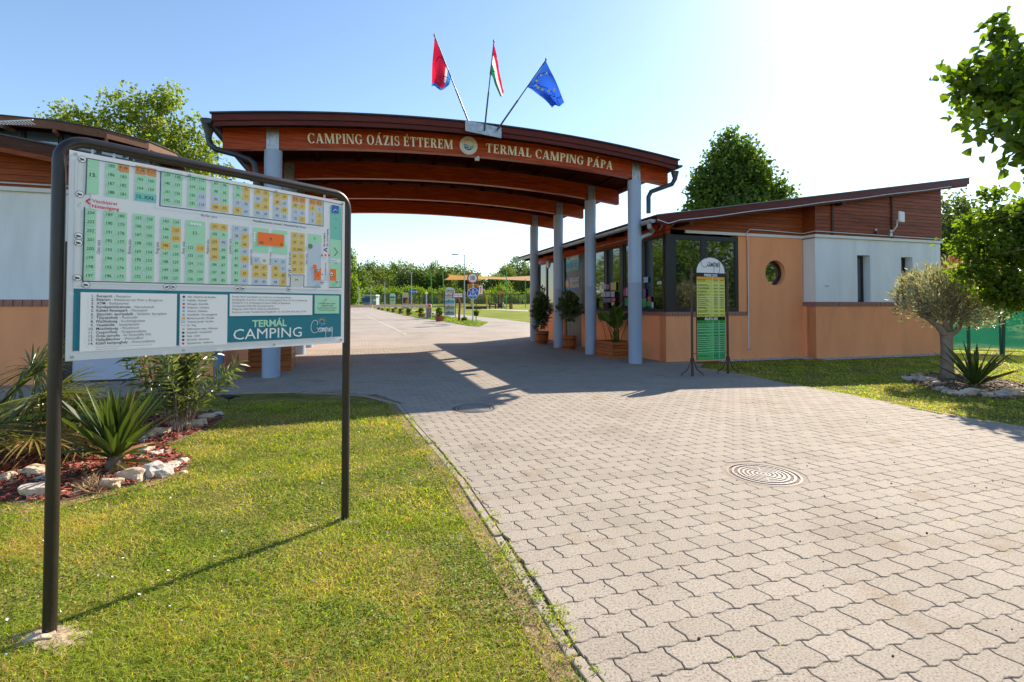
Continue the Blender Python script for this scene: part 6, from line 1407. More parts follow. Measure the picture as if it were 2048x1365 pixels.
# trees behind the right end of the reception
tree('background_tree', 'tall hazy tree just past the right end of the reception roof', [at(1915, 640, 26), at(1915, 520, 26), at(1912, 430, 26)], [LB(1905, 430, 26, 36, 44), LB(1935, 460, 26, 44, 42), LB(1900, 490, 26, 40, 50), LB(1960, 480, 26, 36, 40), LB(1925, 530, 26, 60, 40)], 330, 26, .30, .20, m_far, 30, .16, 8)
tree('background_shrub', 'rusty brown shrub seen over the round-headed tree', [at(1925, 660, 20), at(1925, 600, 20), at(1925, 550, 20)], [LB(1905, 540, 20, 26, 28), LB(1935, 550, 20, 44, 36), LB(1960, 570, 20, 40, 36), LB(1910, 585, 20, 30, 40)], 150, 24, .18, .10, m_brownl, 30, .05, 9, cat='shrub')
tree('background_shrub', 'green shrub mass behind the green fence at far right', [at(2000, 660, 19), at(2000, 600, 19), at(2000, 550, 19)], [LB(1985, 560, 19, 50, 50), LB(2040, 560, 19, 50, 60), LB(2080, 520, 19, 70, 60), LB(1990, 620, 19, 70, 40), LB(1950, 600, 19, 50, 40)], 260, 24, .22, .14, m_dark, 30, .06, 10, cat='shrub')
# round-headed olive-like tree
OG = G(1895, 758); oy = OG.y
t = thing('round_headed_tree', 'small round-headed tree with silvery narrow leaves and thick trunk', 'tree', OG)
mb = MB(); mb.tube([OG - Z * .05, OG + Z * .2, OG + Z * .55, at(1893, 678, oy), at(1893, 664, oy)], [.105, .092, .085, .090, .095], 14)
for pts, r in ((((1889, 668), (1876, 652), (1858, 638), (1842, 628)), .06), (((1893, 664), (1893, 650), (1888, 630)), .055), (((1899, 672), (1915, 660), (1925, 640), (1922, 622)), .05), (((1893, 668), (1905, 640), (1915, 600)), .035), (((1858, 640), (1840, 600), (1830, 570)), .03), (((1922, 625), (1950, 600), (1975, 570)), .03)):
    P_ = [at(x, y, oy + random.gauss(0, .05)) for x, y in pts]; mb.tube(P_, [r * (1 - .5 * i / (len(P_) - 1)) for i in range(len(P_))], 9)
mb.build('trunk', m_bark2, t, True)
lob = [LB(1895, 598, oy, 92, 50), LB(1860, 575, oy, 62, 40), LB(1940, 575, oy, 60, 44), LB(1905, 560, oy, 66, 34), LB(1838, 615, oy, 46, 30), LB(1950, 620, oy, 50, 34), LB(1900, 635, oy, 50, 22)]
rng = np.random.default_rng(15); p, cc = lobes_pts(lob, 430, 20, .060, .3); ct = np.array([at(1897, 640, oy)[:]]); d = (p - ct) + rng.normal(size=p.shape) * .35 + [0, 0, .25]
leafmesh('crown', p, .085, m_olive, t, dirs=d, w=.12, fold=.05); tw = MB()
for q in cc[:170]: tw.tube([Vector(ct[0]).lerp(Vector(q), .35), Vector(q)], [.008, .003], 4, False)
tw.build('branches', m_bark2, t)
# out-of-frame trees that the window panes mirror
tree('mirrored_tree', 'sunlit tree beyond the right edge, mirrored in the front windows', [(15, 4.5, 0), (15, 4.5, 2.2), (15, 4.5, 4)], [(15, 4.5, 3.6, 2.6, 2.6, 2.2), (14.4, 3.0, 2.4, 2.0, 2.0, 1.8), (15.5, 6.2, 2.4, 1.8, 1.8, 2.0), (15, 4.5, 1.6, 2.6, 2.6, 1.2)], 480, 26, .30, .19, m_bushl, 10, .12, 31)
tree('mirrored_tree', 'second sunlit tree beyond the right edge, mirrored in the front windows', [(17, -.5, 0), (17, -.5, 2.2), (17, -.5, 4)], [(17, -.5, 3.2, 3.0, 3.0, 2.8), (16, 1.2, 2.2, 2.4, 2.4, 2.0)], 420, 26, .34, .21, m_bushl, 10, .12, 32)
tree('roadside_tree', 'leafy tree left of the drive past the restaurant, mirrored in the side windows', [(-17, 30, .3), (-17, 30, 2.4), (-17, 30, 4)], [(-17, 30, 3.6, 3.2, 2.4, 2.6), (-19, 32, 3.0, 3.0, 2.4, 2.4), (-14.5, 33, 2.4, 2.0, 2.0, 2.0)], 340, 26, .34, .20, m_bushl, 10, .15, 33)
tree('roadside_tree', 'broad leafy tree behind the restaurant, mirrored in the side windows', [(-22, 32, .3), (-22, 32, 2.4), (-22, 32, 5)], [(-22, 32, 4.6, 4.2, 3.4, 3.6), (-25, 35, 3.4, 4.0, 3.4, 3), (-20, 36, 3, 3, 3, 3)], 420, 26, .42, .26, m_bushl, 10, .18, 34)
tree('roadside_tree', 'leafy tree nearest the restaurant back wall, mirrored in the side windows', [(-16, 23, .2), (-16, 23, 2.4), (-16, 23, 4)], [(-16, 23, 3.8, 3, 2.6, 2.8), (-18, 24, 2.4, 3, 2.4, 2.2)], 300, 26, .36, .22, m_dark, 10, .15, 35)
# far tree line, each tree on its own
ft = [(708, 545, 24, 70, 60), (722, 560, 30, 58, 66), (745, 540, 30, 62, 74), (768, 545, 28, 66, 78), (792, 538, 30, 70, 84), (818, 545, 30, 66, 74), (845, 552, 26, 60, 70), (866, 540, 26, 74, 90), (890, 548, 24, 60, 72), (915, 545, 28, 66, 84), (940, 556, 24, 50, 60), (1012, 545, 24, 60, 78), (1035, 530, 30, 76, 86), (1064, 545, 26, 66, 80), (990, 568, 26, 40, 60)]
names_ = 'first second third fourth fifth sixth seventh eighth ninth tenth eleventh twelfth thirteenth fourteenth fifteenth'.split()
for i, (px, py, rx, hgt, Yd_) in enumerate(ft):
    Yd_ += 24
    yb = 612; tp_ = py - 18; cy = (tp_ + yb) / 2; q = [LB(px, tp_ + 24, Yd_, rx * .7, 22), LB(px - rx * .3, cy, Yd_, rx * .75, 30), LB(px + rx * .35, cy + 4, Yd_, rx * .75, 30), LB(px, cy + 22, Yd_, rx, 24)]
    tree('treeline_tree', 'tree in the far tree line, %s of the row behind the fence' % names_[i], [at(px, 611, Yd_), at(px, cy, Yd_), at(px, tp_ + 12, Yd_)], q, 300, 26, .62, .36, m_far if i % 3 else m_dark, 0, .25, 60 + i, 'trees of the far tree line', cat='tree')
nb_ = [(708, 585), (735, 583), (762, 580), (790, 582), (812, 580), (838, 582), (862, 584), (890, 582), (915, 585), (965, 590), (985, 586), (1000, 578), (1028, 590), (1060, 588)]
for i, (px, py) in enumerate(nb_):
    Yd_ = 76 + (i % 3) * 2
    q = [LB(px, py + 7, Yd_, 14, 12), LB(px - 9, py + 15, Yd_, 13, 10), LB(px + 9, py + 14, Yd_, 13, 10)]
    tree('lime_bush', 'light green bush, %s of the row in front of the far trees' % names_[i], [at(px, 612, Yd_), at(px, 600, Yd_), at(px, py, Yd_)], q, 110, 20, .38, .25, m_bushl, 0, .06, 90 + i, 'light bushes before the far trees', cat='bush')
tree('roadside_bush', 'tall bush at the far left of the drive beside the sign post', [at(705, 612, 64), at(705, 590, 64), at(704, 560, 64)], [LB(704, 575, 64, 12, 26), LB(709, 596, 64, 13, 14), LB(698, 598, 64, 16, 14), LB(702, 508, 66, 8, 16), LB(706, 525, 66, 8, 10)], 170, 20, .30, .24, m_bushl, 0, .1, 50, cat='bush')
# ================================================================ far side of the gate: barrier, pots, lamps, signs, playground
def px2(w, Y): return w / FPX * Y
gb = G(858.8, 638.6); Yb = gb.y
t = thing('barrier', 'road barrier with grey cabinet and pale red and white boom', 'barrier', gb)
kw = px2(9.2, Yb); ct_ = z_of(609, Yb)
MB().box((gb.x, gb.y, (gb.z + ct_) / 2 - .03), kw, kw * .9, ct_ - gb.z - .06, Vector((1, 0, 0)), Vector((0, 1, 0))).build('cabinet', M('cabinet_grey', (.20, .18, .165), .5), t, bevel=.02)
c = at(858.8, 612.5, Yb - kw * .5); r = px2(4.4, Yb)
MB().tube([c, c - Vector((0, .06, 0))], r, 24).build('cabinet_head', m_white, t, True); MB().tube([c - Vector((0, .061, 0)), c - Vector((0, .075, 0))], r * .8, 24).build('red_disc', M('barrier_red', (.75, .10, .04), .5), t)
a, b = at(855, 612.3, Yb - kw * .5), at(640, 612.3, Yb - kw * .5); hh = px2(4.2, Yb); MB().box((a + b) / 2, (b - a).length, .05, hh, Vector((1, 0, 0)), Vector((0, 1, 0))).build('boom', M('boom_white', (.72, .62, .60), .5), t)
for f in (.4,): MB().box((a + b) / 2 + Vector((0, -.03, hh * .30)), (b - a).length, .006, hh * .16, Vector((1, 0, 0)), Vector((0, 1, 0))).build('boom_stripe', M('stripe_red', (.70, .16, .13), .5), t); MB().box((a + b) / 2 + Vector((0, -.03, -hh * .40)), (b - a).length, .006, hh * .16, Vector((1, 0, 0)), Vector((0, 1, 0))).build('boom_stripe', M('stripe_red2', (.70, .16, .13), .5), t)
MB().box(at(743, 612, Yb - .4), px2(3.5, Yb), .06, hh * 1.05, Vector((1, 0, 0)), Vector((0, 1, 0))).build('boom_joint', m_yellow, t)
MB().box(at(859, 622, Yb - kw * .46), px2(2.4, Yb), .02, px2(1.6, Yb), Vector((1, 0, 0)), Vector((0, 1, 0))).build('label_plate', M('plate_pink', (.6, .35, .3), .5), t)
g = G(852.7, 638.3); t = thing('camera_post', 'slim grey post with white camera head left of the barrier cabinet', 'post', g); zt = z_of(588, g.y); MB().tube([g, Vector((g.x, g.y, zt))], px2(1.2, g.y), 10).build('pole', m_zinc, t, True); MB().blob((g.x, g.y - .05, zt + .02), px2(2.3, g.y), px2(2.3, g.y), px2(2.4, g.y), 3, 2, .05).build('head', m_white, t, True)
g = G(749.5, 620.5); t = thing('small_sign', 'small dark post with a white plate behind the barrier boom', 'sign', at(748, 616, 54)); MB().tube([at(748, 617, 54), at(748.5, 606, 54), at(749.5, 603, 54)], .03, 8).build('post', m_black, t); MB().box(at(749.5, 601, 53.9), px2(6.2, 54), .05, px2(2.6, 54), Vector((1, 0, 0)), Vector((0, 1, 0))).build('plate', m_white, t)
# planted pots along the drive
def pot(px, py, w, shrub, fl, label, grp, rect=True):
    g = G(px, py); r = px2(w / 2 * 1.1, g.y); t = thing('planted_pot', label, 'planter', g, grp); h = r * 1.0
    if fl == 2: prof = [(r * .55, 0), (r * .9, h * 1.1), (r * .95, h * 1.5), (r * .8, h * 1.5)]; h *= 1.5
    else: prof = [(r * .60, 0), (r * .68, h * .1), (r * .95, h * .82), (r, h), (r * .88, h), (r * .84, h * .8)]
    MB().lathe(tuple(g), prof, 8 if rect else 16).build('pot', m_terra, t)
    if shrub:
        lo = [(g.x - r * .12, g.y, g.z + h + r * shrub * .55, r * .6, r * .6, r * shrub * .6)]; p, cc = lobes_pts(lo, 60, 14, r * .08, .5); leafmesh('shrub', p, r * .24, m_dark, t)
    if fl: p, cc = lobes_pts([(g.x + r * .35, g.y - r * .1, g.z + h * 1.02, r * .45, r * .5, r * .14)], 14, 10, r * .05, .2); leafmesh('flowers', p, r * .16, M('yellow_flower', (.75, .50, .03), .6) if fl != 3 else m_white, t)
    else: p, cc = lobes_pts([(g.x, g.y, g.z + h, r * .75, r * .7, r * .1)], 12, 10, r * .06, .2); leafmesh('plants', p, r * .16, m_bushl, t)
G1 = 'brown pots in a row along the drive'
for i, (px, py, w, sh, f) in enumerate(((879.5, 643.5, 19.5, 1.35, 1), (843, 636, 14.5, 1.3, 0), (818, 632, 12.2, 1.1, 0), (801.5, 628.6, 10, .9, 3), (787, 626, 8, .6, 3), (776.5, 623.8, 7.6, .3, 3), (764.8, 621.7, 6.2, .3, 0), (757.5, 620.2, 6, .4, 0))):
    pot(px, py, w, sh, f, 'brown bowl-shaped pot, %s from the front in the row along the drive' % names_[i], G1)
for px, py, w, f, lab in ((834, 627.8, 7, 2, 'tall brown pot of yellow flowers behind the second bowl pot'), (816.5, 622, 6, 2, 'brown pot of yellow flowers left of the near lamp post'), (791.6, 620.5, 6.4, 2, 'tall brown pot behind the fifth bowl pot'), (865.5, 631, 5.5, 2, 'brown pot of orange flowers right of the barrier cabinet'), (806.5, 621.5, 4.5, 0, 'small dark pot at the foot of the arched red notice')): pot(px, py, w, 0, f, lab, 'pots set back from the drive', False)
for px, py, w, h, lab in ((928.5, 644.5, 9, 9, 'small clipped bush left of the speed sign pole'), (952.5, 631, 8, 9, 'dark round shrub beside the arrow sign post')):
    g = G(px, py) if py > 640 else at(px, py, 27.5); t = thing('low_bush', lab, 'bush', g); k = g.y / FPX; p, cc = lobes_pts([(g.x, g.y, g.z + h * k * .5, w * k * .5, w * k * .5, h * k * .55)], 50, 14, .03, .3); leafmesh('foliage', p, .08, m_dark, t)
    if py < 640: gg = G(951.5, 645); MB().tube([gg, g], .02, 5).build('stem', m_bark, t)
# lamp posts
m_lamp = M('lamp_pole', (.36, .38, .40), .45)
def lamp(px, pyb, pyt, arms, label, wpx, arm=26):
    g = G(px, pyb); Y = g.y; zt = z_of(pyt, Y); t = thing('street_lamp', label, 'lamp post', g, 'lamp posts along the drive'); r = px2(wpx / 2, Y); zm = g.z + (zt - g.z) * .42
    MB().tube([g, Vector((g.x, Y, zm))], r * 1.45, 12).build('lower_pole', m_lamp, t, True); MB().tube([Vector((g.x, Y, zm)), Vector((g.x, Y, zt))], [r * .9, r * .75], 12).build('upper_pole', m_lamp, t, True)
    for s in arms:
        k = px2(arm, Y) * s; e = Vector((g.x + k, Y, zt + .05)); MB().tube([Vector((g.x, Y, zt - .02)), Vector((g.x + k * .55, Y, zt + .01))], r * .5, 8).build('arm', m_lamp, t, True)
        MB().box((g.x + k * .75, Y, zt + .03), abs(k) * .5, .22, .05, Vector((1, 0, 0)), Vector((0, 1, 0))).build('lamp_head', m_frame, t, bevel=.015)
lamp(928.6, 635, 510, [-1], 'tallest nearest street lamp with one arm pointing left', 2.3)
lamp(822.6, 624, 545, [-1, 1], 'twin-headed street lamp behind the bowl pots', 2.0, 8)
lamp(769.3, 618.5, 563.5, [-1, .3], 'street lamp left of the blue-topped notice', 1.6, 6)
lamp(741.3, 617.2, 572, [-.5], 'street lamp in front of the blue container', 1.4, 5)
lamp(717.5, 616.6, 574, [-.5], 'farthest street lamp beside the roadside bush', 1.2, 4)
# traffic signs
g = G(945.7, 648.5); Y = g.y; t = thing('traffic_sign', 'round 10 speed limit above a round blue path sign on one pole', 'traffic sign', g)
MB().tube([g, Vector((g.x, Y, z_of(545.5, Y)))], px2(1.35, Y), 12).build('pole', m_zinc, t, True)
def disc_o(px, py, r, dy, mat, name, par, th=.02): c = at(px, py, Y + dy); return MB().tube([c, c - Vector((0, th, 0))], px2(r, Y), 32).build(name, mat, par)
X_ = Vector((1, 0, 0))
d1 = disc_o(945.3, 556.5, 11, -.06, m_white, 'speed_disc', t); q = Print(at(945.3, 556.5, Y - .082), X_, Z, Vector((0, -1, 0)), d1, .002); R1 = px2(11, Y)
q.arc(0, 0, R1 * .985, R1 * .19, 0, 360, (.32, .02, .03), 1, n=36); q.disc(0, 0, R1 * .8, (.72, .70, .70), .6, n=32); q.text('10', 0, -R1 * .36, R1 * 1.02, (.02, .02, .02), 2, 'c', .03, sx=.85); q.done()
d2 = disc_o(946, 587.5, 11.6, -.06, m_white, 'path_disc', t); q = Print(at(946, 587.5, Y - .082), X_, Z, Vector((0, -1, 0)), d2, .002); R1 = px2(11.6, Y); BB = (.01, .12, .48)
q.disc(0, 0, R1 * .93, BB, 1, n=32); WW = (.78, .80, .84); q.line([(0, R1 * .05), (-R1 * .72, R1 * .52)], R1 * .06, WW, 2); q.line([(0, R1 * .05), (R1 * .72, R1 * .52)], R1 * .06, WW, 2); q.line([(0, R1 * .05), (0, -R1 * .9)], R1 * .06, WW, 2)
q.disc(0, R1 * .70, R1 * .09, WW, 2, n=10); q.line([(0, R1 * .62), (0, R1 * .38)], R1 * .17, WW, 2); q.line([(-R1 * .02, R1 * .4), (-R1 * .12, R1 * .18)], R1 * .08, WW, 2); q.line([(R1 * .02, R1 * .4), (R1 * .14, R1 * .2)], R1 * .08, WW, 2); q.line([(-R1 * .16, R1 * .4), (0, R1 * .55), (R1 * .16, R1 * .4)], R1 * .06, WW, 2)
for sx_ in (-1, 1):
    cx_ = sx_ * R1 * .43
    for o_ in (-1, 1): q.arc(cx_ + o_ * R1 * .17, -R1 * .38, R1 * .14, R1 * .05, 0, 360, WW, 2, n=14)
    q.line([(cx_ - R1 * .17, -R1 * .38), (cx_ - R1 * .02, -R1 * .2), (cx_ + R1 * .17, -R1 * .38)], R1 * .05, WW, 2.5); q.disc(cx_, -R1 * .04, R1 * .07, WW, 2, n=8); q.line([(cx_, -R1 * .1), (cx_ - R1 * .05, -R1 * .24)], R1 * .1, WW, 2.7)
q.done()
g = G(952.3, 645.3); Y = g.y; t = thing('arrow_sign', 'white plate with red arrow and blue plate on a thin dark post', 'traffic sign', g); MB().tube([g, Vector((g.x, Y, z_of(571, Y)))], px2(.7, Y), 8).build('post', m_brown, t)
c = at(961.5, 580, Y - .06); pl = MB().box(c, px2(7.2, Y), .02, px2(17.5, Y), X_, Vector((0, 1, 0))).build('white_plate', m_white, t); q = Print(c - Vector((0, .012, 0)), X_, Z, Vector((0, -1, 0)), pl, .002); hh = px2(17.5, Y) / 2
RR = (.62, .03, .04); q.rect(-hh * .09, -hh * .75, hh * .09, hh * .5, RR, 1); q.poly([(-hh * .2, hh * .45), (hh * .2, hh * .45), (0, hh * .85)], RR, 1.3); q.done()
MB().box(at(950, 580.5, Y - .03), px2(18, Y), .02, px2(10, Y), X_, Vector((0, 1, 0))).build('blue_plate', M('sign_blue', (.01, .08, .40), .5), t)
# arched photo totem with photographs, and two farther ones
def totem(px0, px1, pyt, pyb, g, label, paint, pc, posts=True):
    Y = g.y; t = thing('info_totem', label, 'notice board', g); x0, x1, z0, z1 = px2(px0 - CX, Y), px2(px1 - CX, Y), z_of(pyb, Y), z_of(pyt, Y); w = x1 - x0; o = Vector(((x0 + x1) / 2, Y, 0)); ar = [(-w / 2, z0), (w / 2, z0), (w / 2, z1 - w * .35)] + [(w / 2 * math.cos(a), z1 - w * .35 + w * .35 * math.sin(a)) for a in np.linspace(.15, 2.99, 12)] + [(-w / 2, z1 - w * .35)]
    pnl = MB().prism([o + X_ * x + Z * z for x, z in ar], Vector((0, .04, 0))).build('panel', M('totem_%d' % px0, pc, .5), t)
    if posts:
        for s in (-1, 1): MB().tube([Vector((o.x + s * (w / 2 + .05), Y, g.z)), Vector((o.x + s * (w / 2 + .05), Y, z0 + (z1 - z0) * .85))], .028, 8).build('post', m_frame, t)
    q = Print(o - Vector((0, .002, 0)), X_, Z, Vector((0, -1, 0)), pnl, .003); paint(q, w, z0, z1); q.done()
def paint1(q, w, z0, z1):
    H = z1 - z0; cw = w / 2
    for i, (sky_, mid, low) in enumerate((((.45, .55, .58), (.16, .18, .19), (.45, .42, .38)), ((.50, .56, .58), (.22, .24, .18), (.50, .48, .42)), ((.40, .55, .62), (.08, .12, .14), (.04, .42, .55)), ((.55, .62, .60), (.12, .20, .10), (.30, .26, .25)), ((.40, .52, .58), (.12, .16, .12), (.02, .38, .42)))):
        b = z1 - H * (i + 1) / 5 + H * .012; t_ = z1 - H * i / 5 - (H * .06 if i == 0 else 0); h = t_ - b; ww = cw * (.96 if i else .88)
        q.rect(-ww, b + h * .5, ww, t_, sky_, 1); q.rect(-ww, b + h * .12, ww, b + h * .5, low, 1); q.rect(-ww, b + h * .42, ww, b + h * .56, mid, 2); q.poly([(-ww * .7, b + h * .5), (-ww * .2, b + h * .8), (ww * .1, b + h * .5)], mid, 3); q.poly([(ww * .2, b + h * .5), (ww * .5, b + h * .72), (ww * .9, b + h * .5)], mul(mid, 1.6), 3); q.rect(-ww, b, ww, b + h * .12, (.62, .25, .08), 1.5)
        if i == 4: q.disc(0, b + h * .25, ww * .7, (.02, .45, .5), 3, ry=h * .15)
totem(890, 909.5, 575, 631.5, G(899, 635), 'arched board of holiday photographs between black posts', paint1, (.62, .64, .62))
def paint2(q, w, z0, z1): H = z1 - z0; q.rect(-w * .44, z0 + H * .55, w * .44, z0 + H * .72, (.03, .16, .15), 1); q.rect(-w * .44, z0 + H * .05, w * .44, z0 + H * .5, (.45, .55, .25), 1); q.rect(-w * .3, z0 + H * .35, w * .35, z0 + H * .42, (.08, .2, .12), 2)
def paint3(q, w, z0, z1): H = z1 - z0; q.rect(-w * .40, z0 + H * .32, w * .40, z0 + H * .68, (.05, .03, .04), 1); q.poly([(0, z0 + H * .34), (w * .35, z0 + H * .34), (w * .3, z0 + H * .6), (w * .12, z0 + H * .5)], (.75, .16, .02), 2)
totem(779.5, 790.2, 587, 609.5, at(785, 616, 56), 'pale green arched notice board in the distance', paint2, (.45, .66, .62))
totem(804.8, 816.5, 585, 618, at(810.5, 618.6, 51.6), 'beige arched notice board with a dark red picture', paint3, (.52, .48, .30))
# rustic wooden post sign
g = G(918, 644.5); Y = g.y; t = thing('rustic_post_sign', 'white board on a crooked red-brown wooden post', 'sign', g); mw_ = M('red_brown_wood', (.17, .045, .02), .6, .3, 6)
pts = [g, at(918.5, 628, Y), at(920, 606, Y), at(916, 596, Y), at(915, 584, Y), at(915, 581.5, Y)]; MB().tube(pts, [px2(2.3, Y), px2(2.2, Y), px2(2.3, Y), px2(1.9, Y), px2(1.5, Y), px2(.6, Y)], 8).build('post', mw_, t, True)
bo = MB().box(at(915.7, 591, Y - .09), px2(21.5, Y), .03, px2(10, Y), X_, Vector((0, 1, 0))).build('backboard', mw_, t); c = at(915.7, 591, Y - .108); w_ = MB().box(c, px2(18.5, Y), .012, px2(7.6, Y), X_, Vector((0, 1, 0))).build('white_board', m_white, t)
q = Print(c - Vector((0, .008, 0)), X_, Z, Vector((0, -1, 0)), w_, .002); q.text('Recepció', 0, -.03, .15, (.35, .12, .2), 1, 'c'); q.done()
# container booth, blue sign
t = thing('container_booth', 'grey and blue container booth by the far fence', 'container', at(742, 611.5, 68)); MB().box(at(743, 602, 68), px2(25, 68), 1.5, px2(17, 68), X_, Vector((0, 1, 0))).build('body', M('booth_grey', (.34, .42, .48), .6), t); MB().box(at(742, 591.5, 67.4), px2(27, 68), 2, px2(3.2, 68), X_, Vector((0, 1, 0))).build('roof', M('booth_roof', (.42, .48, .54), .6), t)
MB().box(at(732, 600, 67), px2(15, 68), .1, px2(8.5, 68), X_, Vector((0, 1, 0))).build('blue_panel', M('booth_blue', (.015, .11, .42), .5), t)
g = at(825.5, 616, 55); t = thing('blue_sign', 'blue rectangular sign on a pole behind the twin-headed lamp', 'sign', g); c = at(825.5, 583, 55); p_ = MB().box(c, px2(14.5, 55), .05, px2(6.8, 55), X_, Vector((0, 1, 0))).build('plate', M('sign_blue2', (.01, .09, .42), .5), t); MB().tube([g, at(820, 583, 55) * 1], .05, 8).build('pole', m_frame, t)
q = Print(c - Vector((0, .03, 0)), X_, Z, Vector((0, -1, 0)), p_, .003); q.text('PARKOLÓ', .12, -.09, .19, (.75, .8, .85), 1, 'c', .02); q.done()
# green poles with shade sails
gp = {}
for i, (pxt, pyt, pxb, pyb, lab) in enumerate(((861.5, 549.5, 865, 615.5, 'green pole, leftmost, behind the camera post'), (885.5, 544, 888.5, 616.5, 'green pole by the photo board holding the orange sail'), (1012.8, 542.5, 1012.5, 619.5, 'green pole in front of the playground slide'), (1050.5, 560, 1050.8, 616, 'green pole just left of the farthest right column'))):
    Y = G(pxb, pyb).y; a, b = at(pxb, pyb, Y), at(pxt, pyt, Y); t = thing('green_pole', lab, 'pole', a, 'green poles of the shade sails'); MB().tube([a, b], px2(.85, Y), 10).build('shaft', m_greenm, t, True); MB().lathe(tuple(b), [(px2(.5, Y), 0), (px2(.9, Y), .05), (.01, .12)], 8).build('cap', m_greenm, t)
def sail(c4, colr, label):
    t = thing('shade_sail', label, 'shade sail', c4[0], 'shade sails over the playground'); n = 12; vs = []
    for i in range(n + 1):
        for j in range(n + 1):
            u, v = i / n, j / n; p = c4[0].lerp(c4[1], u).lerp(c4[3].lerp(c4[2], u), v); ins = 4 * (u * (1 - u) * ((v - .5) * 2) ** 2 * -1 * (1 if v > .5 else -1)) * .10; ctr = (c4[0] + c4[1] + c4[2] + c4[3]) / 4
            k = .12 * (4 * u * (1 - u) * (2 * v - 1) ** 2 + 4 * v * (1 - v) * (2 * u - 1) ** 2) / 2; p = p.lerp(ctr, k * 2); vs.append(p - Z * .25 * 16 * u * (1 - u) * v * (1 - v) * .4)
    mb = MB().add(vs, [(i * (n + 1) + j, (i + 1) * (n + 1) + j, (i + 1) * (n + 1) + j + 1, i * (n + 1) + j + 1) for i in range(n) for j in range(n)])
    mt, nt, bb = newmat('sail_cloth_%d' % len(bpy.data.materials)); bb.inputs['Base Color'].default_value = (*colr, 1); tr = N(nt, 'ShaderNodeBsdfTranslucent'); tr.inputs[0].default_value = (*colr, 1); ms = N(nt, 'ShaderNodeMixShader'); ms.inputs[0].default_value = .6; L(nt, bb.outputs[0], ms.inputs[1]); L(nt, tr.outputs[0], ms.inputs[2]); L(nt, ms.outputs[0], nt.nodes['Material Output'].inputs[0])
    mb.build('cloth', mt, t, True)
sail([at(887, 560.5, 60), at(898, 549.5, 66), at(950, 553, 68), at(962, 561, 62)], (.80, .36, .03), 'orange shade sail, leftmost, hung from the green pole')
sail([at(925, 556, 70), at(930, 550.5, 74), at(1003, 554.5, 74), at(965, 559.5, 68)], (.85, .58, .02), 'yellow shade sail behind the speed limit sign')
sail([at(945, 558, 60), at(1000, 555, 70), at(1080, 551, 68), at(1062, 562, 59)], (.85, .48, .26), 'peach shade sail reaching the farthest right column')
# playground, bench, bin, low wooden wall
t = thing('climbing_frame', 'yellow playground frame with orange bars behind the traffic sign', 'climbing frame', at(958, 614, 58.5))
for px in (943, 973.5): MB().tube([at(px, 614.5, 58.5), at(px, 590, 58.5)], .08, 8).build('post', m_yellow, t)
MB().tube([at(936, 590.5, 58.5), at(975, 590.5, 58.5)], .05, 8).build('crossbar', m_orange, t)
for px in (936, 956): MB().tube([at(px, 590, 58.5), at(px, 569, 58.5)], .05, 8).build('post', m_orange, t)
for k in range(7): MB().tube([at(938 + k * 2.7, 580, 58.5), at(938 + k * 2.7, 570, 58.5)], .03, 6).build('bar', m_yellow, t)
MB().tube([at(936, 569.5, 58.5), at(957, 569.5, 58.5)], .045, 8).build('top_bar', m_orange, t)
Yt = G(950, 618.6).y; c0, c1 = at(932, 616.2, Yt), at(974, 616.2, Yt); t = MB().box((c0 + c1) / 2, (c1 - c0).length, .5, px2(4.2, Yt), X_, Vector((0, 1, 0))).build('timber_edge', M('dark_timber', (.07, .04, .028), .8, .3, 6)); tag(t, 'low dark timber sandpit edge behind the traffic sign', 'sandpit edge')
t = thing('bench', 'small dark wooden bench on the far lawn', 'bench', at(985, 619, 51.5)); m_dt = M('bench_wood', (.08, .045, .03), .7)
MB().box(at(985, 609.5, 51.5), px2(16.5, 51.5), .4, px2(2.2, 51.5), X_, Vector((0, 1, 0))).build('seat', m_dt, t)
for px in (979.5, 991): MB().box(at(px, 614.5, 51.5), px2(2.6, 51.5), .35, px2(8, 51.5), X_, Vector((0, 1, 0))).build('leg', m_frame, t)
t = thing('litter_bin', 'round wooden litter bin right of the playground', 'bin', at(1022, 618.8, 51.5)); c = at(1022, 618.8, 51.5); r = px2(3.8, 51.5); MB().lathe(tuple(c), [(r * .9, 0), (r, r * .8), (r * .95, px2(11, 51.5)), (r * .85, px2(11, 51.5))], 12).build('body', M('bin_wood', (.30, .13, .04), .6, .2, 8), t)
t = thing('slide', 'playground slide with small orange roof', 'slide', at(1004, 618, 53.8))
MB().hexa([at(1004, 607, 53.8), at(1006.5, 606, 53.8), at(1012, 617, 53.2), at(1009, 618, 53.2), at(1004, 606.2, 54.4), at(1006.5, 605.2, 54.4), at(1012, 616.5, 53.8), at(1009, 617.5, 53.8)]).build('chute', M('slide_pink', (.50, .36, .33), .5), t)
for px in (996, 1003): MB().tube([at(px, 618, 53.8), at(px + 1.5, 590, 53.8)], .08, 6).build('post', m_dt, t)
MB().prism([at(995, 589, 53.8), at(999.5, 583.5, 53.8), at(1008, 584.5, 53.8), at(1009, 589, 53.8), at(1003, 587, 53.8)], Vector((0, .8, 0))).build('roof', m_orange, t); MB().box(at(999, 612, 53.8), px2(8, 53.8), .5, px2(8, 53.8), X_, Vector((0, 1, 0))).build('climbing_wall', m_dt, t)
# far mesh fence
t = thing('far_fence', 'dark wire mesh fence closing the far lawn', 'fence', at(880, 609, 72)); nm = M_net('dark_mesh', (.05, .07, .06), .38)
MB().add([at(722, 610.5, 72), at(1075, 610.5, 72), at(1075, 588.5, 72), at(722, 588.5, 72)], [(0, 1, 2, 3)]).build('mesh', nm, t)
for k in range(40): px = 722 + k * 9; MB().tube([at(px, 611, 72), at(px, 588 - (3 if k % 4 == 0 else 0), 72)], .036, 6).build('post', m_frame, t)
MB().tube([at(722, 588.5, 72), at(1075, 588.5, 72)], .04, 6).build('rail', m_frame, t)
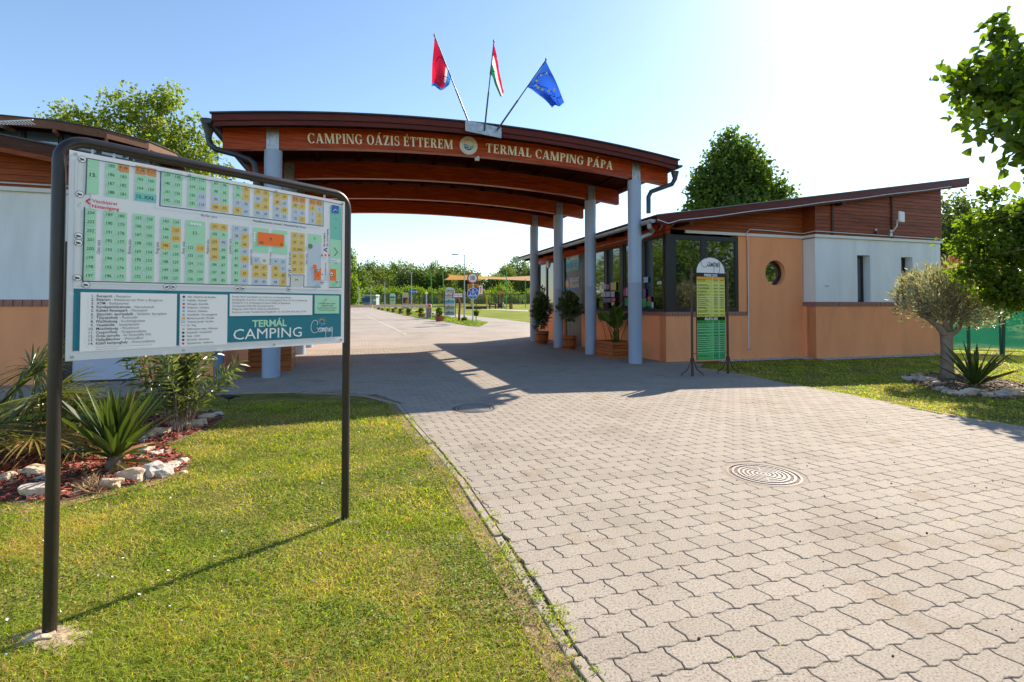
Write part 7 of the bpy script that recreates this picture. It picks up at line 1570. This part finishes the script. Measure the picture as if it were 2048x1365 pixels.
# green windbreak fence at the right
A_, B_ = G(1884, 706), G(2075, 713); t = thing('green_fence', 'green windbreak net fence on posts at right', 'fence', A_); B_ = B_ + (B_ - A_) * .6; A2 = A_ - (B_ - A_) * .25
hF = 1.75; nn = 14; vs = []
for i in range(nn + 1):
    for j in range(5): f = i / nn; p = A2.lerp(B_, f); vs.append(p + Z * (.12 + (hF - .12) * j / 4 - (.06 * math.sin(f * 9) if j == 0 else 0)) + D * .05 * math.sin(i * 1.7 + j))
MB().add(vs, [(i * 5 + j, (i + 1) * 5 + j, (i + 1) * 5 + j + 1, i * 5 + j + 1) for i in range(nn) for j in range(4)]).build('net', M_net('green_net', (.010, .17, .095), .78), t, True)
for k, px in enumerate((1912, 1945, 2009, 2014, 2060)): p = G(px, 707 + (px - 1884) * .04) + D * .08; MB().tube([p, p + Z * 1.85 + (P * .12 if k == 3 else P * 0)], .035 if k % 2 else .022, 8).build('post', M('fence_green', (.01, .09, .055), .5), t, True)
for z in (.1, 1.7): MB().tube([A2 + Z * z, B_ + Z * z], .008, 5).build('wire', m_frame, t)
random.seed(77)
pebbles('tile_scraps', [(A_ - D * .25, B_ - D * .25, .3)], 420, .030, M('terracotta_scrap', (.40, .20, .12), .85, .3, 9, col2=(.6, .45, .36)), 'broken terracotta scraps along the foot of the green fence')
# aircraft trail high in the sky
a, b = at(1521, 84, 1400), at(1551, 102, 1400); mt, nt, bb = newmat('contrail_ice'); tr = N(nt, 'ShaderNodeBsdfTranslucent'); tr.inputs[0].default_value = (.95, .95, .95, 1); L(nt, tr.outputs[0], nt.nodes['Material Output'].inputs[0])
tag(MB().tube([a, a.lerp(b, .5), b], [1.6, 2.4, .6], 6).build('contrail', mt), 'thin short white contrail high in the pale sky', 'contrail')
# white wires over the pavilion eave
t = thing('roof_antenna', 'white multi-rod aerial lying over the pavilion roof at top left', 'antenna', Vector((-11.6, 11.5, 5.7)))
for k in range(12): a = at(-6 + k * 6.2, 245 - k * .3, 11.3); MB().tube([a - Vector((.07, 0, -.02)), a + Vector((.09, 0, -.05 - .004 * k))], .008, 5).build('rod', m_white, t)
MB().tube([at(-10, 243.5, 11.3), at(66, 240, 11.3)], .012, 6).build('boom', m_white, t); MB().tube([at(10, 243, 11.3), at(16, 258, 11.6)], .02, 6).build('mast', m_frame, t)
